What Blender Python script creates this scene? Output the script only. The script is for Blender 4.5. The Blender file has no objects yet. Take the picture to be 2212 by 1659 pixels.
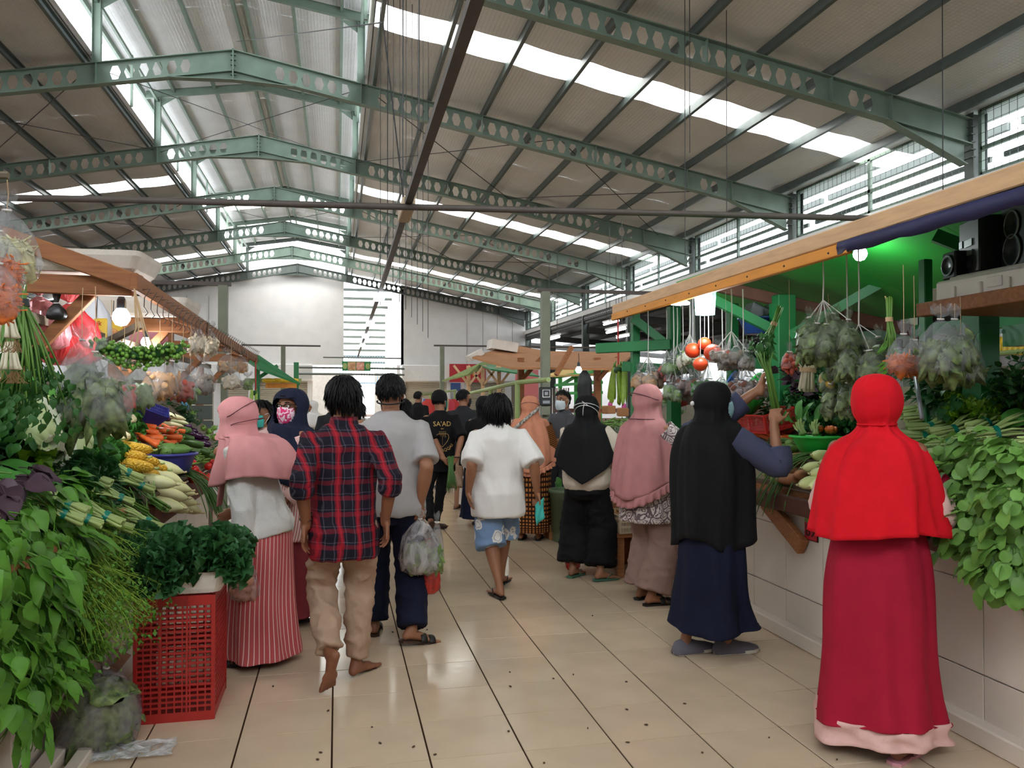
import bpy, bmesh, math, random
import numpy as np
from math import sin, cos, pi, radians, sqrt, atan2
from mathutils import Vector, Matrix, noise, Euler
random.seed(7)
SC = bpy.context.scene
COL = SC.collection
# ------------------------------------------------------------------ camera, sky, exposure
CAM_H = 1.517; FOC = 1745.8; YAW = 0.21309; PIT = 0.0138
cd = bpy.data.cameras.new('camera'); cam = bpy.data.objects.new('camera', cd); COL.objects.link(cam)
cd.sensor_fit = 'HORIZONTAL'; cd.sensor_width = 36.0; cd.lens = FOC / 2212 * 36.0
cd.clip_start = 0.05; cd.clip_end = 400
cam.location = (0, 0, CAM_H); cam.rotation_euler = (pi / 2 + PIT, 0, -YAW)
SC.camera = cam
SC.view_settings.view_transform = 'Standard'; SC.view_settings.look = 'None'
SC.view_settings.gamma = 1.0; SC.view_settings.use_curve_mapping = False
SC.view_settings.exposure = 0.15
W = bpy.data.worlds.new('overcast'); SC.world = W; W.use_nodes = True
wb = W.node_tree.nodes['Background']; wb.inputs[0].default_value = (0.90, 0.955, 1.0, 1); wb.inputs[1].default_value = 9.0
SC.cycles.max_bounces = 9; SC.cycles.diffuse_bounces = 5; SC.cycles.glossy_bounces = 3
SC.cycles.transparent_max_bounces = 24; SC.cycles.transmission_bounces = 6
SC.cycles.caustics_reflective = False; SC.cycles.caustics_refractive = False

# ------------------------------------------------------------------ pixel of the 2212x1659 photograph -> point at a real distance
_c, _s, _cp, _sp = cos(YAW), sin(YAW), cos(PIT), sin(PIT)
_R = np.array([_c, -_s, 0.]); _F = np.array([_s * _cp, _c * _cp, _sp]); _U = np.array([-_s * _sp, -_c * _sp, _cp])
_C = np.array([0, 0, CAM_H])
def ray(px, py): return _R * (px - 1106) / FOC + _U * (829.5 - py) / FOC + _F
def AY(px, py, Y): d = ray(px, py); return Vector(_C + d * (Y / d[1]))
def AX(px, py, X): d = ray(px, py); return Vector(_C + d * (X / d[0]))
def AZ(px, py, Z): d = ray(px, py); return Vector(_C + d * ((Z - CAM_H) / d[2]))

# ------------------------------------------------------------------ materials
def lin(hexs):
    hexs = hexs.lstrip('#'); o = []
    for i in (0, 2, 4):
        c = int(hexs[i:i + 2], 16) / 255.0
        o.append(c / 12.92 if c <= 0.04045 else ((c + 0.055) / 1.055) ** 2.4)
    return (*o, 1.0)
def NT(m):
    nt = m.node_tree; return nt, nt.nodes, nt.links, nt.nodes['Principled BSDF']
def M(name, col, rough=0.6, var=0.0, vscale=6.0, bump=0.0, bscale=60.0, metal=0.0, spec=0.5, rnd=0.0, transl=0.0, sheen=0.0, emit=0.0, alpha=1.0, stretch=None, col2=None):
    m = bpy.data.materials.new(name); m.use_nodes = True
    nt, N, L, b = NT(m)
    c = lin(col); b.inputs['Base Color'].default_value = c
    b.inputs['Roughness'].default_value = rough; b.inputs['Metallic'].default_value = metal
    b.inputs['Specular IOR Level'].default_value = spec
    if sheen: b.inputs['Sheen Weight'].default_value = sheen
    if alpha < 1: b.inputs['Alpha'].default_value = alpha
    if emit: b.inputs['Emission Color'].default_value = c; b.inputs['Emission Strength'].default_value = emit
    tc = N.new('ShaderNodeTexCoord'); src = tc.outputs['Object']
    if stretch:
        mp = N.new('ShaderNodeMapping'); mp.inputs['Scale'].default_value = stretch; L.new(src, mp.inputs[0]); src = mp.outputs[0]
    out = None
    if var or col2:
        n = N.new('ShaderNodeTexNoise'); n.inputs['Scale'].default_value = vscale; n.inputs['Detail'].default_value = 4; L.new(src, n.inputs['Vector'])
        mx = N.new('ShaderNodeMix'); mx.data_type = 'RGBA'
        rp = N.new('ShaderNodeMapRange'); rp.inputs[1].default_value = 0.3; rp.inputs[2].default_value = 0.7; L.new(n.outputs[0], rp.inputs[0]); L.new(rp.outputs[0], mx.inputs[0])
        if col2: a_, b_ = c, lin(col2)
        else: a_ = tuple(x * (1 - var) for x in c[:3]) + (1,); b_ = tuple(min(1, x * (1 + var)) for x in c[:3]) + (1,)
        mx.inputs[6].default_value = a_; mx.inputs[7].default_value = b_
        out = mx.outputs[2]
    if rnd:
        oi = N.new('ShaderNodeObjectInfo'); hs = N.new('ShaderNodeHueSaturation')
        mr = N.new('ShaderNodeMapRange'); mr.inputs[3].default_value = 1 - rnd; mr.inputs[4].default_value = 1 + rnd
        L.new(oi.outputs['Random'], mr.inputs[0]); L.new(mr.outputs[0], hs.inputs['Value'])
        if out: L.new(out, hs.inputs['Color'])
        else: hs.inputs['Color'].default_value = c
        out = hs.outputs[0]
    if out: L.new(out, b.inputs['Base Color'])
    if bump:
        n2 = N.new('ShaderNodeTexNoise'); n2.inputs['Scale'].default_value = bscale; n2.inputs['Detail'].default_value = 3; L.new(src, n2.inputs['Vector'])
        bp = N.new('ShaderNodeBump'); bp.inputs['Strength'].default_value = bump; bp.inputs['Distance'].default_value = 0.01; L.new(n2.outputs[0], bp.inputs['Height']); L.new(bp.outputs[0], b.inputs['Normal'])
    if transl:
        t = N.new('ShaderNodeBsdfTranslucent'); t.inputs[0].default_value = c
        if out: L.new(out, t.inputs[0])
        ms = N.new('ShaderNodeMixShader'); ms.inputs[0].default_value = transl
        L.new(b.outputs[0], ms.inputs[1]); L.new(t.outputs[0], ms.inputs[2]); L.new(ms.outputs[0], N['Material Output'].inputs[0])
    return m
def Mfilm(name, col, opac=0.25, rough=0.12, spec=0.8, bs=14.0):
    """thin plastic film: mostly see-through, wrinkled, glossy"""
    m = bpy.data.materials.new(name); m.use_nodes = True
    nt, N, L, b = NT(m); c = lin(col)
    dk_ = .55 if opac < .3 else 1.
    b.inputs['Base Color'].default_value = tuple(x * dk_ for x in c[:3]) + (1,); b.inputs['Roughness'].default_value = rough; b.inputs['Specular IOR Level'].default_value = spec
    tc = N.new('ShaderNodeTexCoord'); mp = N.new('ShaderNodeMapping'); mp.inputs['Scale'].default_value = (1, 1, 0.35); L.new(tc.outputs['Object'], mp.inputs[0])
    n = N.new('ShaderNodeTexNoise'); n.inputs['Scale'].default_value = bs; n.inputs['Detail'].default_value = 5; n.inputs['Distortion'].default_value = 1.2; L.new(mp.outputs[0], n.inputs['Vector'])
    bp = N.new('ShaderNodeBump'); bp.inputs['Strength'].default_value = 1.0; bp.inputs['Distance'].default_value = 0.03; L.new(n.outputs[0], bp.inputs['Height']); L.new(bp.outputs[0], b.inputs['Normal'])
    tr = N.new('ShaderNodeBsdfTransparent'); tr.inputs[0].default_value = tuple(0.55 + 0.45 * x for x in c[:3]) + (1,)
    rp = N.new('ShaderNodeMapRange'); rp.inputs[1].default_value = 0.35; rp.inputs[2].default_value = 0.7; rp.inputs[3].default_value = opac * 0.35; rp.inputs[4].default_value = min(1, opac * 1.9)
    L.new(n.outputs[0], rp.inputs[0])
    ms = N.new('ShaderNodeMixShader'); L.new(rp.outputs[0], ms.inputs[0]); L.new(tr.outputs[0], ms.inputs[1]); L.new(b.outputs[0], ms.inputs[2]); L.new(ms.outputs[0], N['Material Output'].inputs[0])
    return m
def Memit(name, col, s):
    m = bpy.data.materials.new(name); m.use_nodes = True; nt, N, L, b = NT(m)
    b.inputs['Emission Color'].default_value = lin(col); b.inputs['Emission Strength'].default_value = s; b.inputs['Base Color'].default_value = lin(col)
    return m

# ------------------------------------------------------------------ mesh builder
def V3(*a): return Vector(a)
class MB:
    def __init__(s): s.v = []; s.f = []; s.m = []; s.mi = 0
    def add(s, vs, fs, T=None):
        n = len(s.v)
        if T is not None: vs = [T @ Vector(v) for v in vs]
        s.v += [tuple(v) for v in vs]; s.f += [tuple(i + n for i in f) for f in fs]; s.m += [s.mi] * len(fs); return s
    def mat(s, i): s.mi = i; return s
    def box(s, c, d, R=None, bev=0.0):
        x, y, z = d[0] / 2, d[1] / 2, d[2] / 2; b = min(bev, x * .9, y * .9, z * .9); vs = []; fs = []
        if b <= 0:
            vs = [(i, j, k) for i in (-x, x) for j in (-y, y) for k in (-z, z)]
            fs = [(0, 1, 3, 2), (4, 6, 7, 5), (0, 4, 5, 1), (2, 3, 7, 6), (0, 2, 6, 4), (1, 5, 7, 3)]
        else:
            idx = {}
            for si in (-1, 1):
                for sj in (-1, 1):
                    for sk in (-1, 1):
                        for a in range(3):
                            q = [si * (x - b), sj * (y - b), sk * (z - b)]; q[a] = (si * x, sj * y, sk * z)[a]
                            idx[(si, sj, sk, a)] = len(vs); vs.append(tuple(q))
            g = lambda *k: idx[k]
            for a in range(3):
                for sg in (-1, 1):
                    o = [t for t in range(3) if t != a]; ring = []
                    for p, q in ((-1, -1), (1, -1), (1, 1), (-1, 1)):
                        t = [0, 0, 0]; t[a] = sg; t[o[0]] = p; t[o[1]] = q; ring.append(g(*t, a))
                    fs.append(tuple(ring if (sg > 0) ^ (a == 1) else ring[::-1]))
            for a in range(3):
                o = [t for t in range(3) if t != a]
                for p in (-1, 1):
                    for q in (-1, 1):
                        t1 = [0, 0, 0]; t1[a] = -1; t1[o[0]] = p; t1[o[1]] = q; t2 = list(t1); t2[a] = 1
                        fs.append((g(*t1, o[0]), g(*t2, o[0]), g(*t2, o[1]), g(*t1, o[1])))
            for si in (-1, 1):
                for sj in (-1, 1):
                    for sk in (-1, 1): fs.append((g(si, sj, sk, 0), g(si, sj, sk, 1), g(si, sj, sk, 2)))
        c = Vector(c)
        vs = [(R @ Vector(v) if R is not None else Vector(v)) + c for v in vs]
        return s.add(vs, fs)
    def bar(s, a, b, w, h, bev=0.0, up=(0, 0, 1)):
        a = Vector(a); b = Vector(b); y = (b - a); l = y.length; y.normalize(); u = Vector(up)
        if abs(y.dot(u)) > .99: u = Vector((1, 0, 0))
        x = y.cross(u).normalized(); z = x.cross(y)
        return s.box((a + b) / 2, (w, l, h), Matrix((x, y, z)).transposed(), bev)
    def tube(s, pts, r, n=8, cap=True, flat=1.0):
        pts = [Vector(p) for p in pts]; k = len(pts); rs = r if isinstance(r, (list, tuple)) else [r] * k
        t0 = (pts[1] - pts[0]).normalized(); u = t0.orthogonal().normalized(); vs = []; fs = []
        for i, p in enumerate(pts):
            t = (pts[min(i + 1, k - 1)] - pts[max(i - 1, 0)])
            t = t.normalized() if t.length > 1e-9 else t0
            u = (u - t * u.dot(t)); u = u.normalized() if u.length > 1e-6 else t.orthogonal().normalized()
            w = t.cross(u)
            for j in range(n):
                a = 2 * pi * j / n; vs.append(p + (u * cos(a) + w * sin(a) * flat) * rs[i])
        for i in range(k - 1):
            for j in range(n): fs.append((i * n + j, i * n + (j + 1) % n, (i + 1) * n + (j + 1) % n, (i + 1) * n + j))
        if cap:
            fs.append(tuple(range(n))[::-1]); fs.append(tuple(range((k - 1) * n, k * n)))
        return s.add(vs, fs)
    def loft(s, rings, cap0=True, cap1=True, closed=True):
        n = len(rings[0]); vs = [Vector(p) for r in rings for p in r]; fs = []
        m = n if closed else n - 1
        for i in range(len(rings) - 1):
            for j in range(m): fs.append((i * n + j, i * n + (j + 1) % n, (i + 1) * n + (j + 1) % n, (i + 1) * n + j))
        if cap0 and closed: fs.append(tuple(range(n))[::-1])
        if cap1 and closed: fs.append(tuple(range((len(rings) - 1) * n, len(rings) * n)))
        return s.add(vs, fs)
    def lathe(s, prof, n=20, T=None, cap0=True, cap1=True, squash=1.0):
        rings = [[(r * cos(2 * pi * j / n), r * squash * sin(2 * pi * j / n), z) for j in range(n)] for r, z in prof]
        if T is not None: rings = [[T @ Vector(p) for p in r] for r in rings]
        return s.loft(rings, cap0, cap1)
    def ell(s, c, r, n=12, m=8, R=None):
        c = Vector(c); r = r if isinstance(r, (list, tuple)) else (r, r, r); vs = []; fs = []
        for i in range(1, m):
            a = pi * i / m
            for j in range(n):
                b = 2 * pi * j / n; q = Vector((r[0] * sin(a) * cos(b), r[1] * sin(a) * sin(b), -r[2] * cos(a)))
                vs.append(c + (R @ q if R is not None else q))
        q0 = Vector((0, 0, -r[2])); q1 = Vector((0, 0, r[2]))
        vs += [c + (R @ q0 if R is not None else q0), c + (R @ q1 if R is not None else q1)]; k = (m - 1) * n
        for i in range(m - 2):
            for j in range(n): fs.append((i * n + j, i * n + (j + 1) % n, (i + 1) * n + (j + 1) % n, (i + 1) * n + j))
        for j in range(n):
            fs.append((k, (j + 1) % n, j)); fs.append((k + 1, (m - 2) * n + j, (m - 2) * n + (j + 1) % n))
        return s.add(vs, fs)
    def cap(s, a, b, ra, rb, n=10):
        a = Vector(a); b = Vector(b); d = (b - a); l = d.length
        d = d / l if l > 1e-9 else Vector((0, 0, 1)); pts = []; rs = []
        for i in range(1, 4): t = (i - 4) / 4; pts.append(a + d * ra * sin(t * pi / 2) ); rs.append(ra * cos(t * pi / 2) + 1e-4)
        pts.append(a); rs.append(ra); pts.append(b); rs.append(rb)
        for i in range(1, 4): t = i / 4; pts.append(b + d * rb * sin(t * pi / 2)); rs.append(rb * cos(t * pi / 2) + 1e-4)
        return s.tube(pts, rs, n)
    def quad(s, a, b, c, d): return s.add([a, b, c, d], [(0, 1, 2, 3)])
    def prism(s, poly, a, b):
        """closed 2D outline given as 3D points, extruded from offset a to offset b"""
        a = Vector(a); b = Vector(b); n = len(poly); vs = [Vector(p) + a for p in poly] + [Vector(p) + b for p in poly]
        fs = [tuple(range(n))[::-1], tuple(range(n, 2 * n))] + [(i, (i + 1) % n, n + (i + 1) % n, n + i) for i in range(n)]
        return s.add(vs, fs)
    def mesh(s, name, mats=(), smooth=False, off=None):
        me = bpy.data.meshes.new(name)
        vs = s.v if off is None else [(v[0] - off[0], v[1] - off[1], v[2] - off[2]) for v in s.v]
        me.from_pydata(vs, [], s.f)
        for m in (mats if isinstance(mats, (list, tuple)) else [mats]): me.materials.append(m)
        if any(s.m): me.polygons.foreach_set('material_index', s.m)
        if smooth: me.shade_smooth()
        me.update(); return me
def tag(o, label=None, cat=None, group=None, kind=None):
    if label: o['label'] = label
    if cat: o['category'] = cat
    if group: o['group'] = group
    if kind: o['kind'] = kind
    return o
def E(name, loc=(0, 0, 0), label=None, cat=None, group=None, kind=None, rz=0.0, parent=None, rot=None):
    o = bpy.data.objects.new(name, None); COL.objects.link(o); o.location = loc
    o.rotation_euler = rot if rot is not None else (0, 0, rz); o.empty_display_size = .05
    if parent: o.parent = parent
    return tag(o, label, cat, group, kind)
def O(name, mb, mats, parent=None, label=None, cat=None, group=None, kind=None, smooth=False, loc=None, rot=None, world=False):
    """one mesh object; world=True: the mesh was built in world coordinates under an unrotated parent"""
    if isinstance(mb, MB):
        off = None
        if world and parent is not None:
            off = parent.location.copy(); q = parent.parent
            while q: off += q.location; q = q.parent
        if world and parent is None and loc is not None: off = Vector(loc)
        me = mb.mesh(name, mats, smooth, off)
    else: me = mb
    o = bpy.data.objects.new(name, me); COL.objects.link(o)
    if parent: o.parent = parent
    if loc is not None: o.location = loc
    if rot is not None: o.rotation_euler = rot
    return tag(o, label, cat, group, kind)
def dup(o, parent=None):
    c = o.copy(); COL.objects.link(c)
    if parent is not None: c.parent = parent
    for ch in list(o.children): dup(ch, c)
    return c
def put(o, loc=None, rot=None, sc=None, label=None, group=None, cat=None):
    if loc is not None: o.location = loc
    if rot is not None: o.rotation_euler = rot
    if sc is not None: o.scale = (sc, sc, sc) if not isinstance(sc, (tuple, list)) else sc
    return tag(o, label, cat, group)
def U(a, b): return random.uniform(a, b)
def lerp(a, b, t): return a + (b - a) * t
def ORD(i): return ['first', 'second', 'third', 'fourth', 'fifth', 'sixth', 'seventh', 'eighth', 'ninth', 'tenth', 'eleventh', 'twelfth', 'thirteenth', 'fourteenth', 'fifteenth', 'sixteenth', 'seventeenth', 'eighteenth', 'nineteenth', 'twentieth'][i]
# ================================================================== THE HALL
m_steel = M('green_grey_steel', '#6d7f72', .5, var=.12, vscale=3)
m_steel_dk = M('dark_shaded_steel', '#4c544f', .5, var=.1)  # frame steel's shaded tone put into the colour; other dark steel too
m_purlin = M('purlin_steel', '#4f5a58', .45, var=.1)
m_rust = M('brown_pipe', '#4b423c', .6, var=.15)
m_foil = M('foil_insulation', '#d6d6d6', .5, var=.05, vscale=1.2, metal=.25)
nt, N, L, b = NT(m_foil)
tc = N.new('ShaderNodeTexCoord'); wv = N.new('ShaderNodeTexBrick'); mp = N.new('ShaderNodeMapping'); L.new(tc.outputs['UV'], mp.inputs[0])
L.new(tc.outputs['Object'], mp.inputs[0]); mp.inputs['Scale'].default_value = (1, 1, 0)
wv.offset = 0; wv.inputs['Scale'].default_value = 1; wv.inputs['Brick Width'].default_value = .075; wv.inputs['Row Height'].default_value = .075
wv.inputs['Mortar Size'].default_value = .006; wv.inputs['Mortar Smooth'].default_value = 1; L.new(mp.outputs[0], wv.inputs['Vector'])
nz = N.new('ShaderNodeTexNoise'); nz.inputs['Scale'].default_value = 7; L.new(tc.outputs['Object'], nz.inputs['Vector'])
ad = N.new('ShaderNodeMath'); ad.operation = 'SUBTRACT'; L.new(nz.outputs[0], ad.inputs[0]); L.new(wv.outputs['Fac'], ad.inputs[1])
bp = N.new('ShaderNodeBump'); bp.inputs['Strength'].default_value = .55; bp.inputs['Distance'].default_value = .02; L.new(ad.outputs[0], bp.inputs['Height']); L.new(bp.outputs[0], b.inputs['Normal'])
m_skyl = M('translucent_sheet', '#fffaf0', .4, transl=.85)
m_wall = M('white_plaster', '#d3d0ce', .8, var=.05, vscale=1.5, bump=.1)
m_white = M('white_paint', '#dcdad8', .6, var=.04)
m_shut = M('roller_shutter', '#b3a893', .5, var=.05)
m_tile = M('cream_floor_tile', '#c9b399', .12, var=.05, vscale=4, rnd=.04, spec=.5)
nt, N, L, b = NT(m_tile)
nz = N.new('ShaderNodeTexNoise'); nz.inputs['Scale'].default_value = 9; tc = N.new('ShaderNodeTexCoord'); L.new(tc.outputs['Generated'], nz.inputs['Vector'])
rr = N.new('ShaderNodeMapRange'); rr.inputs[3].default_value = .06; rr.inputs[4].default_value = .2; L.new(nz.outputs[0], rr.inputs[0]); L.new(rr.outputs[0], b.inputs['Roughness'])
m_grout = M('floor_grout', '#3a2616', .95, spec=.1)
m_wtile = M('white_wall_tile', '#cbbfb2', .3, var=.06, vscale=2.5, rnd=.03)
m_wgrout = M('wall_grout', '#5a4a3c', .9)
m_mesh = M('wire_mesh', '#5b6163', .5, metal=.4)
m_dark = M('dark_gutter', '#3d3c3a', .6)
m_lamp = Memit('lamp_glow', '#f2f8ff', 14)
m_tube = Memit('fluorescent_tube', '#f4f8ff', 9)

XR = -2.27; SL = .188; ZR = 9.15
def ztop(X): return ZR - SL * abs(X - XR)
FY = [6.71, 12.72, 18.73, 24.73, 30.74, 36.75, 42.76, 48.5]
XE = 11.4; XW = 2 * XR - XE
# ------------------------------------------------ floor
TX0, TY0, TS = -.0173, 4.5795, .4
fl = E('floor', (0, 0, 0), kind='structure', label='cream tiled floor of the market aisle')
O('grout', MB().box((0, 20, -.055), (60, 90, .1)), m_grout, fl)
tme = MB().box((0, 0, -.01), (TS - .008, TS - .005, .02), bev=.0007).mesh('tile', m_tile)
for r in range(-5, 25):
    for j in range(-3, 7):
        O('tile', tme, None, fl, loc=(TX0 + TS * (j + .5), TY0 + TS * (r + .5), U(-.0006, .0004)), rot=(U(-.002, .002), U(-.002, .002), 0))
mb = MB()
for r in range(-9, 112):
    for j in range(-14, 30):
        if -5 <= r < 25 and -3 <= j < 7: continue
        if r > 60 and not -6 <= j <= 12: continue
        x, y = TX0 + TS * (j + .5), TY0 + TS * (r + .5); a, c = TS / 2 - .0035, TS / 2 - .002
        mb.quad((x - a, y - c, 0), (x + a, y - c, 0), (x + a, y + c, 0), (x - a, y + c, 0))
O('tile', mb, m_tile, fl, kind='stuff')
gr = O('ground', MB().box((0, 40, -.2), (400, 400, .1)), M('outside_ground', '#8a857c', .9, var=.1), kind='structure')
# ------------------------------------------------ steel frames with hexagonal web holes
def web(mb, P, x0, x1, H, pitch, holes, T):
    """web plate along local x from x0 to x1, height H under the top line, hexagonal holes where holes(x) is true"""
    n = max(1, round((x1 - x0) / pitch)); p = (x1 - x0) / n; h = H / 2; a, b_ = p * .19, p * .37; hh = H * .31
    for i in range(n):
        u, w = x0 + p * i, x0 + p * (i + 1); c = (u + w) / 2
        if not holes(c): mb.quad(T(u, -H), T(w, -H), T(w, 0), T(u, 0)); continue
        hx = [(c - a, -h + hh), (c + a, -h + hh), (c + b_, -h), (c + a, -h - hh), (c - a, -h - hh), (c - b_, -h)]
        vs = [T(u, 0), T(w, 0), T(w, -h), T(w, -H), T(u, -H), T(u, -h)] + [T(*q) for q in hx]
        mb.add(vs, [(0, 1, 7, 6), (1, 2, 8, 7), (2, 3, 9, 8), (3, 4, 10, 9), (4, 5, 11, 10), (5, 0, 6, 11)])
HB = .46
def frame(Y, last=False):
    fr = E('steel_frame', (0, Y, 0), kind='structure', label='green grey portal frame with hexagonal web holes')
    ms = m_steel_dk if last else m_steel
    for sg in (-1, 1):
        L_ = (XE - XR); cs = 1 / sqrt(1 + SL * SL)
        T = lambda u, v, sg=sg: (XR + sg * u, 0, ZR - SL * u + v)
        mb = MB()
        def hol(u): return (.95 < u < 2.6) or (3.1 < u < L_ - 3.1) or (L_ - 2.55 < u < L_ - 1.9)
        web(mb, None, 0, L_, HB, .285, hol, T)
        for v in (0, -HB):
            e0 = Vector(T(0, v)); e1 = Vector(T(L_, v)); mb.bar(e0, e1, .2, .018)
        O('rafter', mb, ms, fr)
        mb = MB()
        for u in (2.79, 5.6, 8.4, L_ - 2.9, L_ - 1.7): mb.box(T(u, -HB / 2), (.016, .2, HB - .01))
        O('stiffener', mb, ms, fr)
        # haunch wedge at the eaves
        mb = MB(); w0, w1 = L_ - 1.75, L_ - .14
        for q in (-.006, .006): mb.add([(T(w0, -HB)[0], q, T(w0, -HB)[2]), (T(w1, -HB)[0], q, T(w1, -HB)[2]), (T(w1, -HB - .4)[0], q, T(w1, -HB - .4)[2])], [(0, 1, 2)])
        mb.bar(T(w0, -HB), T(w1, -HB - .4), .2, .016)
        O('haunch', mb, ms, fr)
        # ridge haunch
        mb = MB()
        for q in (-.006, .006): mb.add([(XR + sg * 1.35, q, ztop(XR + 1.35) - HB), (XR, q, ZR - HB), (XR, q, ZR - HB - .2)], [(0, 1, 2)])
        mb.bar((XR + sg * 1.35, 0, ztop(XR + 1.35) - HB), (XR, 0, ZR - HB - .2), .2, .016)
        O('ridge_haunch', mb, ms, fr)
        cx = XR + sg * (L_ + .12); zt = ztop(XE) + .12
        mb = MB(); mb.box((cx, 0, zt / 2), (.3, .012, zt))
        for q in (-.15, .15): mb.box((cx + q, 0, zt / 2), (.016, .22, zt))
        for k in range(6): mb.box((cx - sg * .15, 0, zt - .12 - k * .14), (.09, .23, .02))
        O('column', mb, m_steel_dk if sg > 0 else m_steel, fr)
        # clerestory post and its rafter
        px = XR + sg * 2.79; zb = ztop(px)
        mb = MB(); mb.box((px, 0, (zb + 10.1) / 2), (.16, .012, 10.1 - zb))
        for q in (-.08, .08): mb.box((px + q, 0, (zb + 10.1) / 2), (.012, .15, 10.1 - zb))
        O('post', mb, ms, fr)
        mb = MB(); e0 = Vector((XR, 0, 10.5)); e1 = Vector((XR + sg * 3.1, 0, 10.02))
        for dz in (0, .2): mb.bar(e0 + V3(0, 0, dz), e1 + V3(0, 0, dz), .1, .012)
        for q in (-.004, .004): mb.quad(e0 + V3(0, q, 0), e1 + V3(0, q, 0), e1 + V3(0, q, .2), e0 + V3(0, q, .2))
        mb.add([(px - sg * .5, 0, 10.1), (px, 0, 10.05), (px, 0, 9.75)], [(0, 1, 2)])
        O('clerestory_rafter', mb, ms, fr)
    mb = MB(); mb.box((XR, 0, ZR - HB / 2 - .08), (.03, .2, HB + .22))
    for k in range(5): mb.box((XR, 0, ZR - .1 - k * .11), (.11, .15, .022))
    O('ridge_plate', mb, ms, fr)
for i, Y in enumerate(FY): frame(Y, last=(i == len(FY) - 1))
# ------------------------------------------------ roof: purlins, foil strips, translucent strips
cl = E('ceiling', (0, 0, 0), kind='structure', label='foil lined sloping roof with translucent strips and purlins')
YA, YB = -6.0, 49.0
def strip(Y0, Y1, x0, x1, zf, step, sag, mt, name):
    n = max(2, int(abs(x1 - x0) / step) * 6); rings = []; dz_ = .006 * (int(round(Y0 * 10)) % 2)
    for i in range(n + 1):
        x = lerp(x0, x1, i / n); sg = sag * (sin(pi * ((i % 6) / 6)))
        rings.append([(x, y, zf(x) - sg * (1 if k else .9) + dz_) for k, y in enumerate((Y0 - .012, (Y0 + Y1) / 2, Y1 + .012))])
    mb = MB().loft(rings, closed=False)
    return O(name, mb, mt, cl, smooth=True)
zm = lambda x: ztop(x) + .2
SKY = [(1.6, 2.7), (15.0, 16.05), (28.25, 29.35), (41.9, 42.95)]
def cuts(a, b, sky, w):
    ys = [a]; out = []
    edges = sorted([a, b] + [q for s in sky for q in s])
    for e0, e1 in zip(edges[:-1], edges[1:]):
        issky = any(abs(e0 - s[0]) < 1e-6 for s in sky)
        k = 1 if issky else max(1, round((e1 - e0) / w))
        for i in range(k): out.append((lerp(e0, e1, i / k), lerp(e0, e1, (i + 1) / k), issky))
    return out
for sg in (-1, 1):
    for (a, b_, sk) in cuts(YA, YB, SKY, 1.22):
        strip(a, b_, XR + sg * 2.85, XR + sg * 14.3, zm, 1.28, .012 if sk else .035, m_skyl if sk else m_foil, 'skylight_strip' if sk else 'foil_strip')
    for k in range(9):
        x = XR + sg * (3.05 + 1.28 * k); z = ztop(x) + .1; mb = MB()
        mb.box((x, (YA + YB) / 2, z), (.012, YB - YA, .17)); mb.box((x + .035, (YA + YB) / 2, z + .085), (.07, YB - YA, .01)); mb.box((x + .035, (YA + YB) / 2, z - .085), (.07, YB - YA, .01))
        O('purlin', mb, m_purlin, cl)
zc = lambda x: 10.78 - .16 * abs(x - XR)
MSK = [(37.3, 40.5), (43.8, 47.0)]
for sg in (-1, 1):
    for (a, b_, sk) in cuts(YA, YB, MSK, 1.22):
        strip(a, b_, XR, XR + sg * 3.45, zc, 1.1, .02, m_skyl if sk else m_foil, 'skylight_strip' if sk else 'foil_strip')
    for dx in (.14, 1.25, 2.35, 3.2):
        x = XR + sg * dx; O('purlin', MB().box((x, (YA + YB) / 2, zc(x) - .09), (.07, YB - YA, .14)), m_steel, cl)
    # perforated trim along the clerestory foot
    x = XR + sg * 2.95; zb = ztop(x)
    mb = MB().box((x, (YA + YB) / 2, zb + .26), (.02, YB - YA, .16)); O('clerestory_trim', mb, m_dark, cl)
    mb = MB()
    for k in range(230): mb.box((x - sg * .012, YA + .1 + k * .24, zb + .24), (.012, .11, .03))
    O('perforation', mb, m_skyl, cl, kind='stuff')
    O('clerestory_rail', MB().box((XR + sg * 2.79, (YA + YB) / 2, 9.98), (.06, YB - YA, .08)), m_steel, cl)
    for Y in [q + 3 for q in FY[:-1]]: O('mullion', MB().box((XR + sg * 2.79, Y, 9.4), (.06, .06, 1.3)), m_steel, cl)
# bracing rods
mb = MB()
for y0, y1 in ((18.73, 24.73), (30.74, 36.75)):
    for sg in (-1, 1):
        for u0, u1 in ((2.9, 7.5), (7.5, 12.5)):
            for a, b_ in ((y0, y1), (y1, y0)):
                mb.tube([(XR + sg * u0, a, ztop(XR + u0) - .05), (XR + sg * u1, b_, ztop(XR + u1) - .05)], .012, 5)
    mb.tube([(XR - 2.7, y0, 8.5), (XR + 2.7, y1, 8.5)], .01, 5); mb.tube([(XR + 2.7, y0, 8.5), (XR - 2.7, y1, 8.5)], .01, 5)
O('bracing_rod', mb, m_dark, cl)
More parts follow.
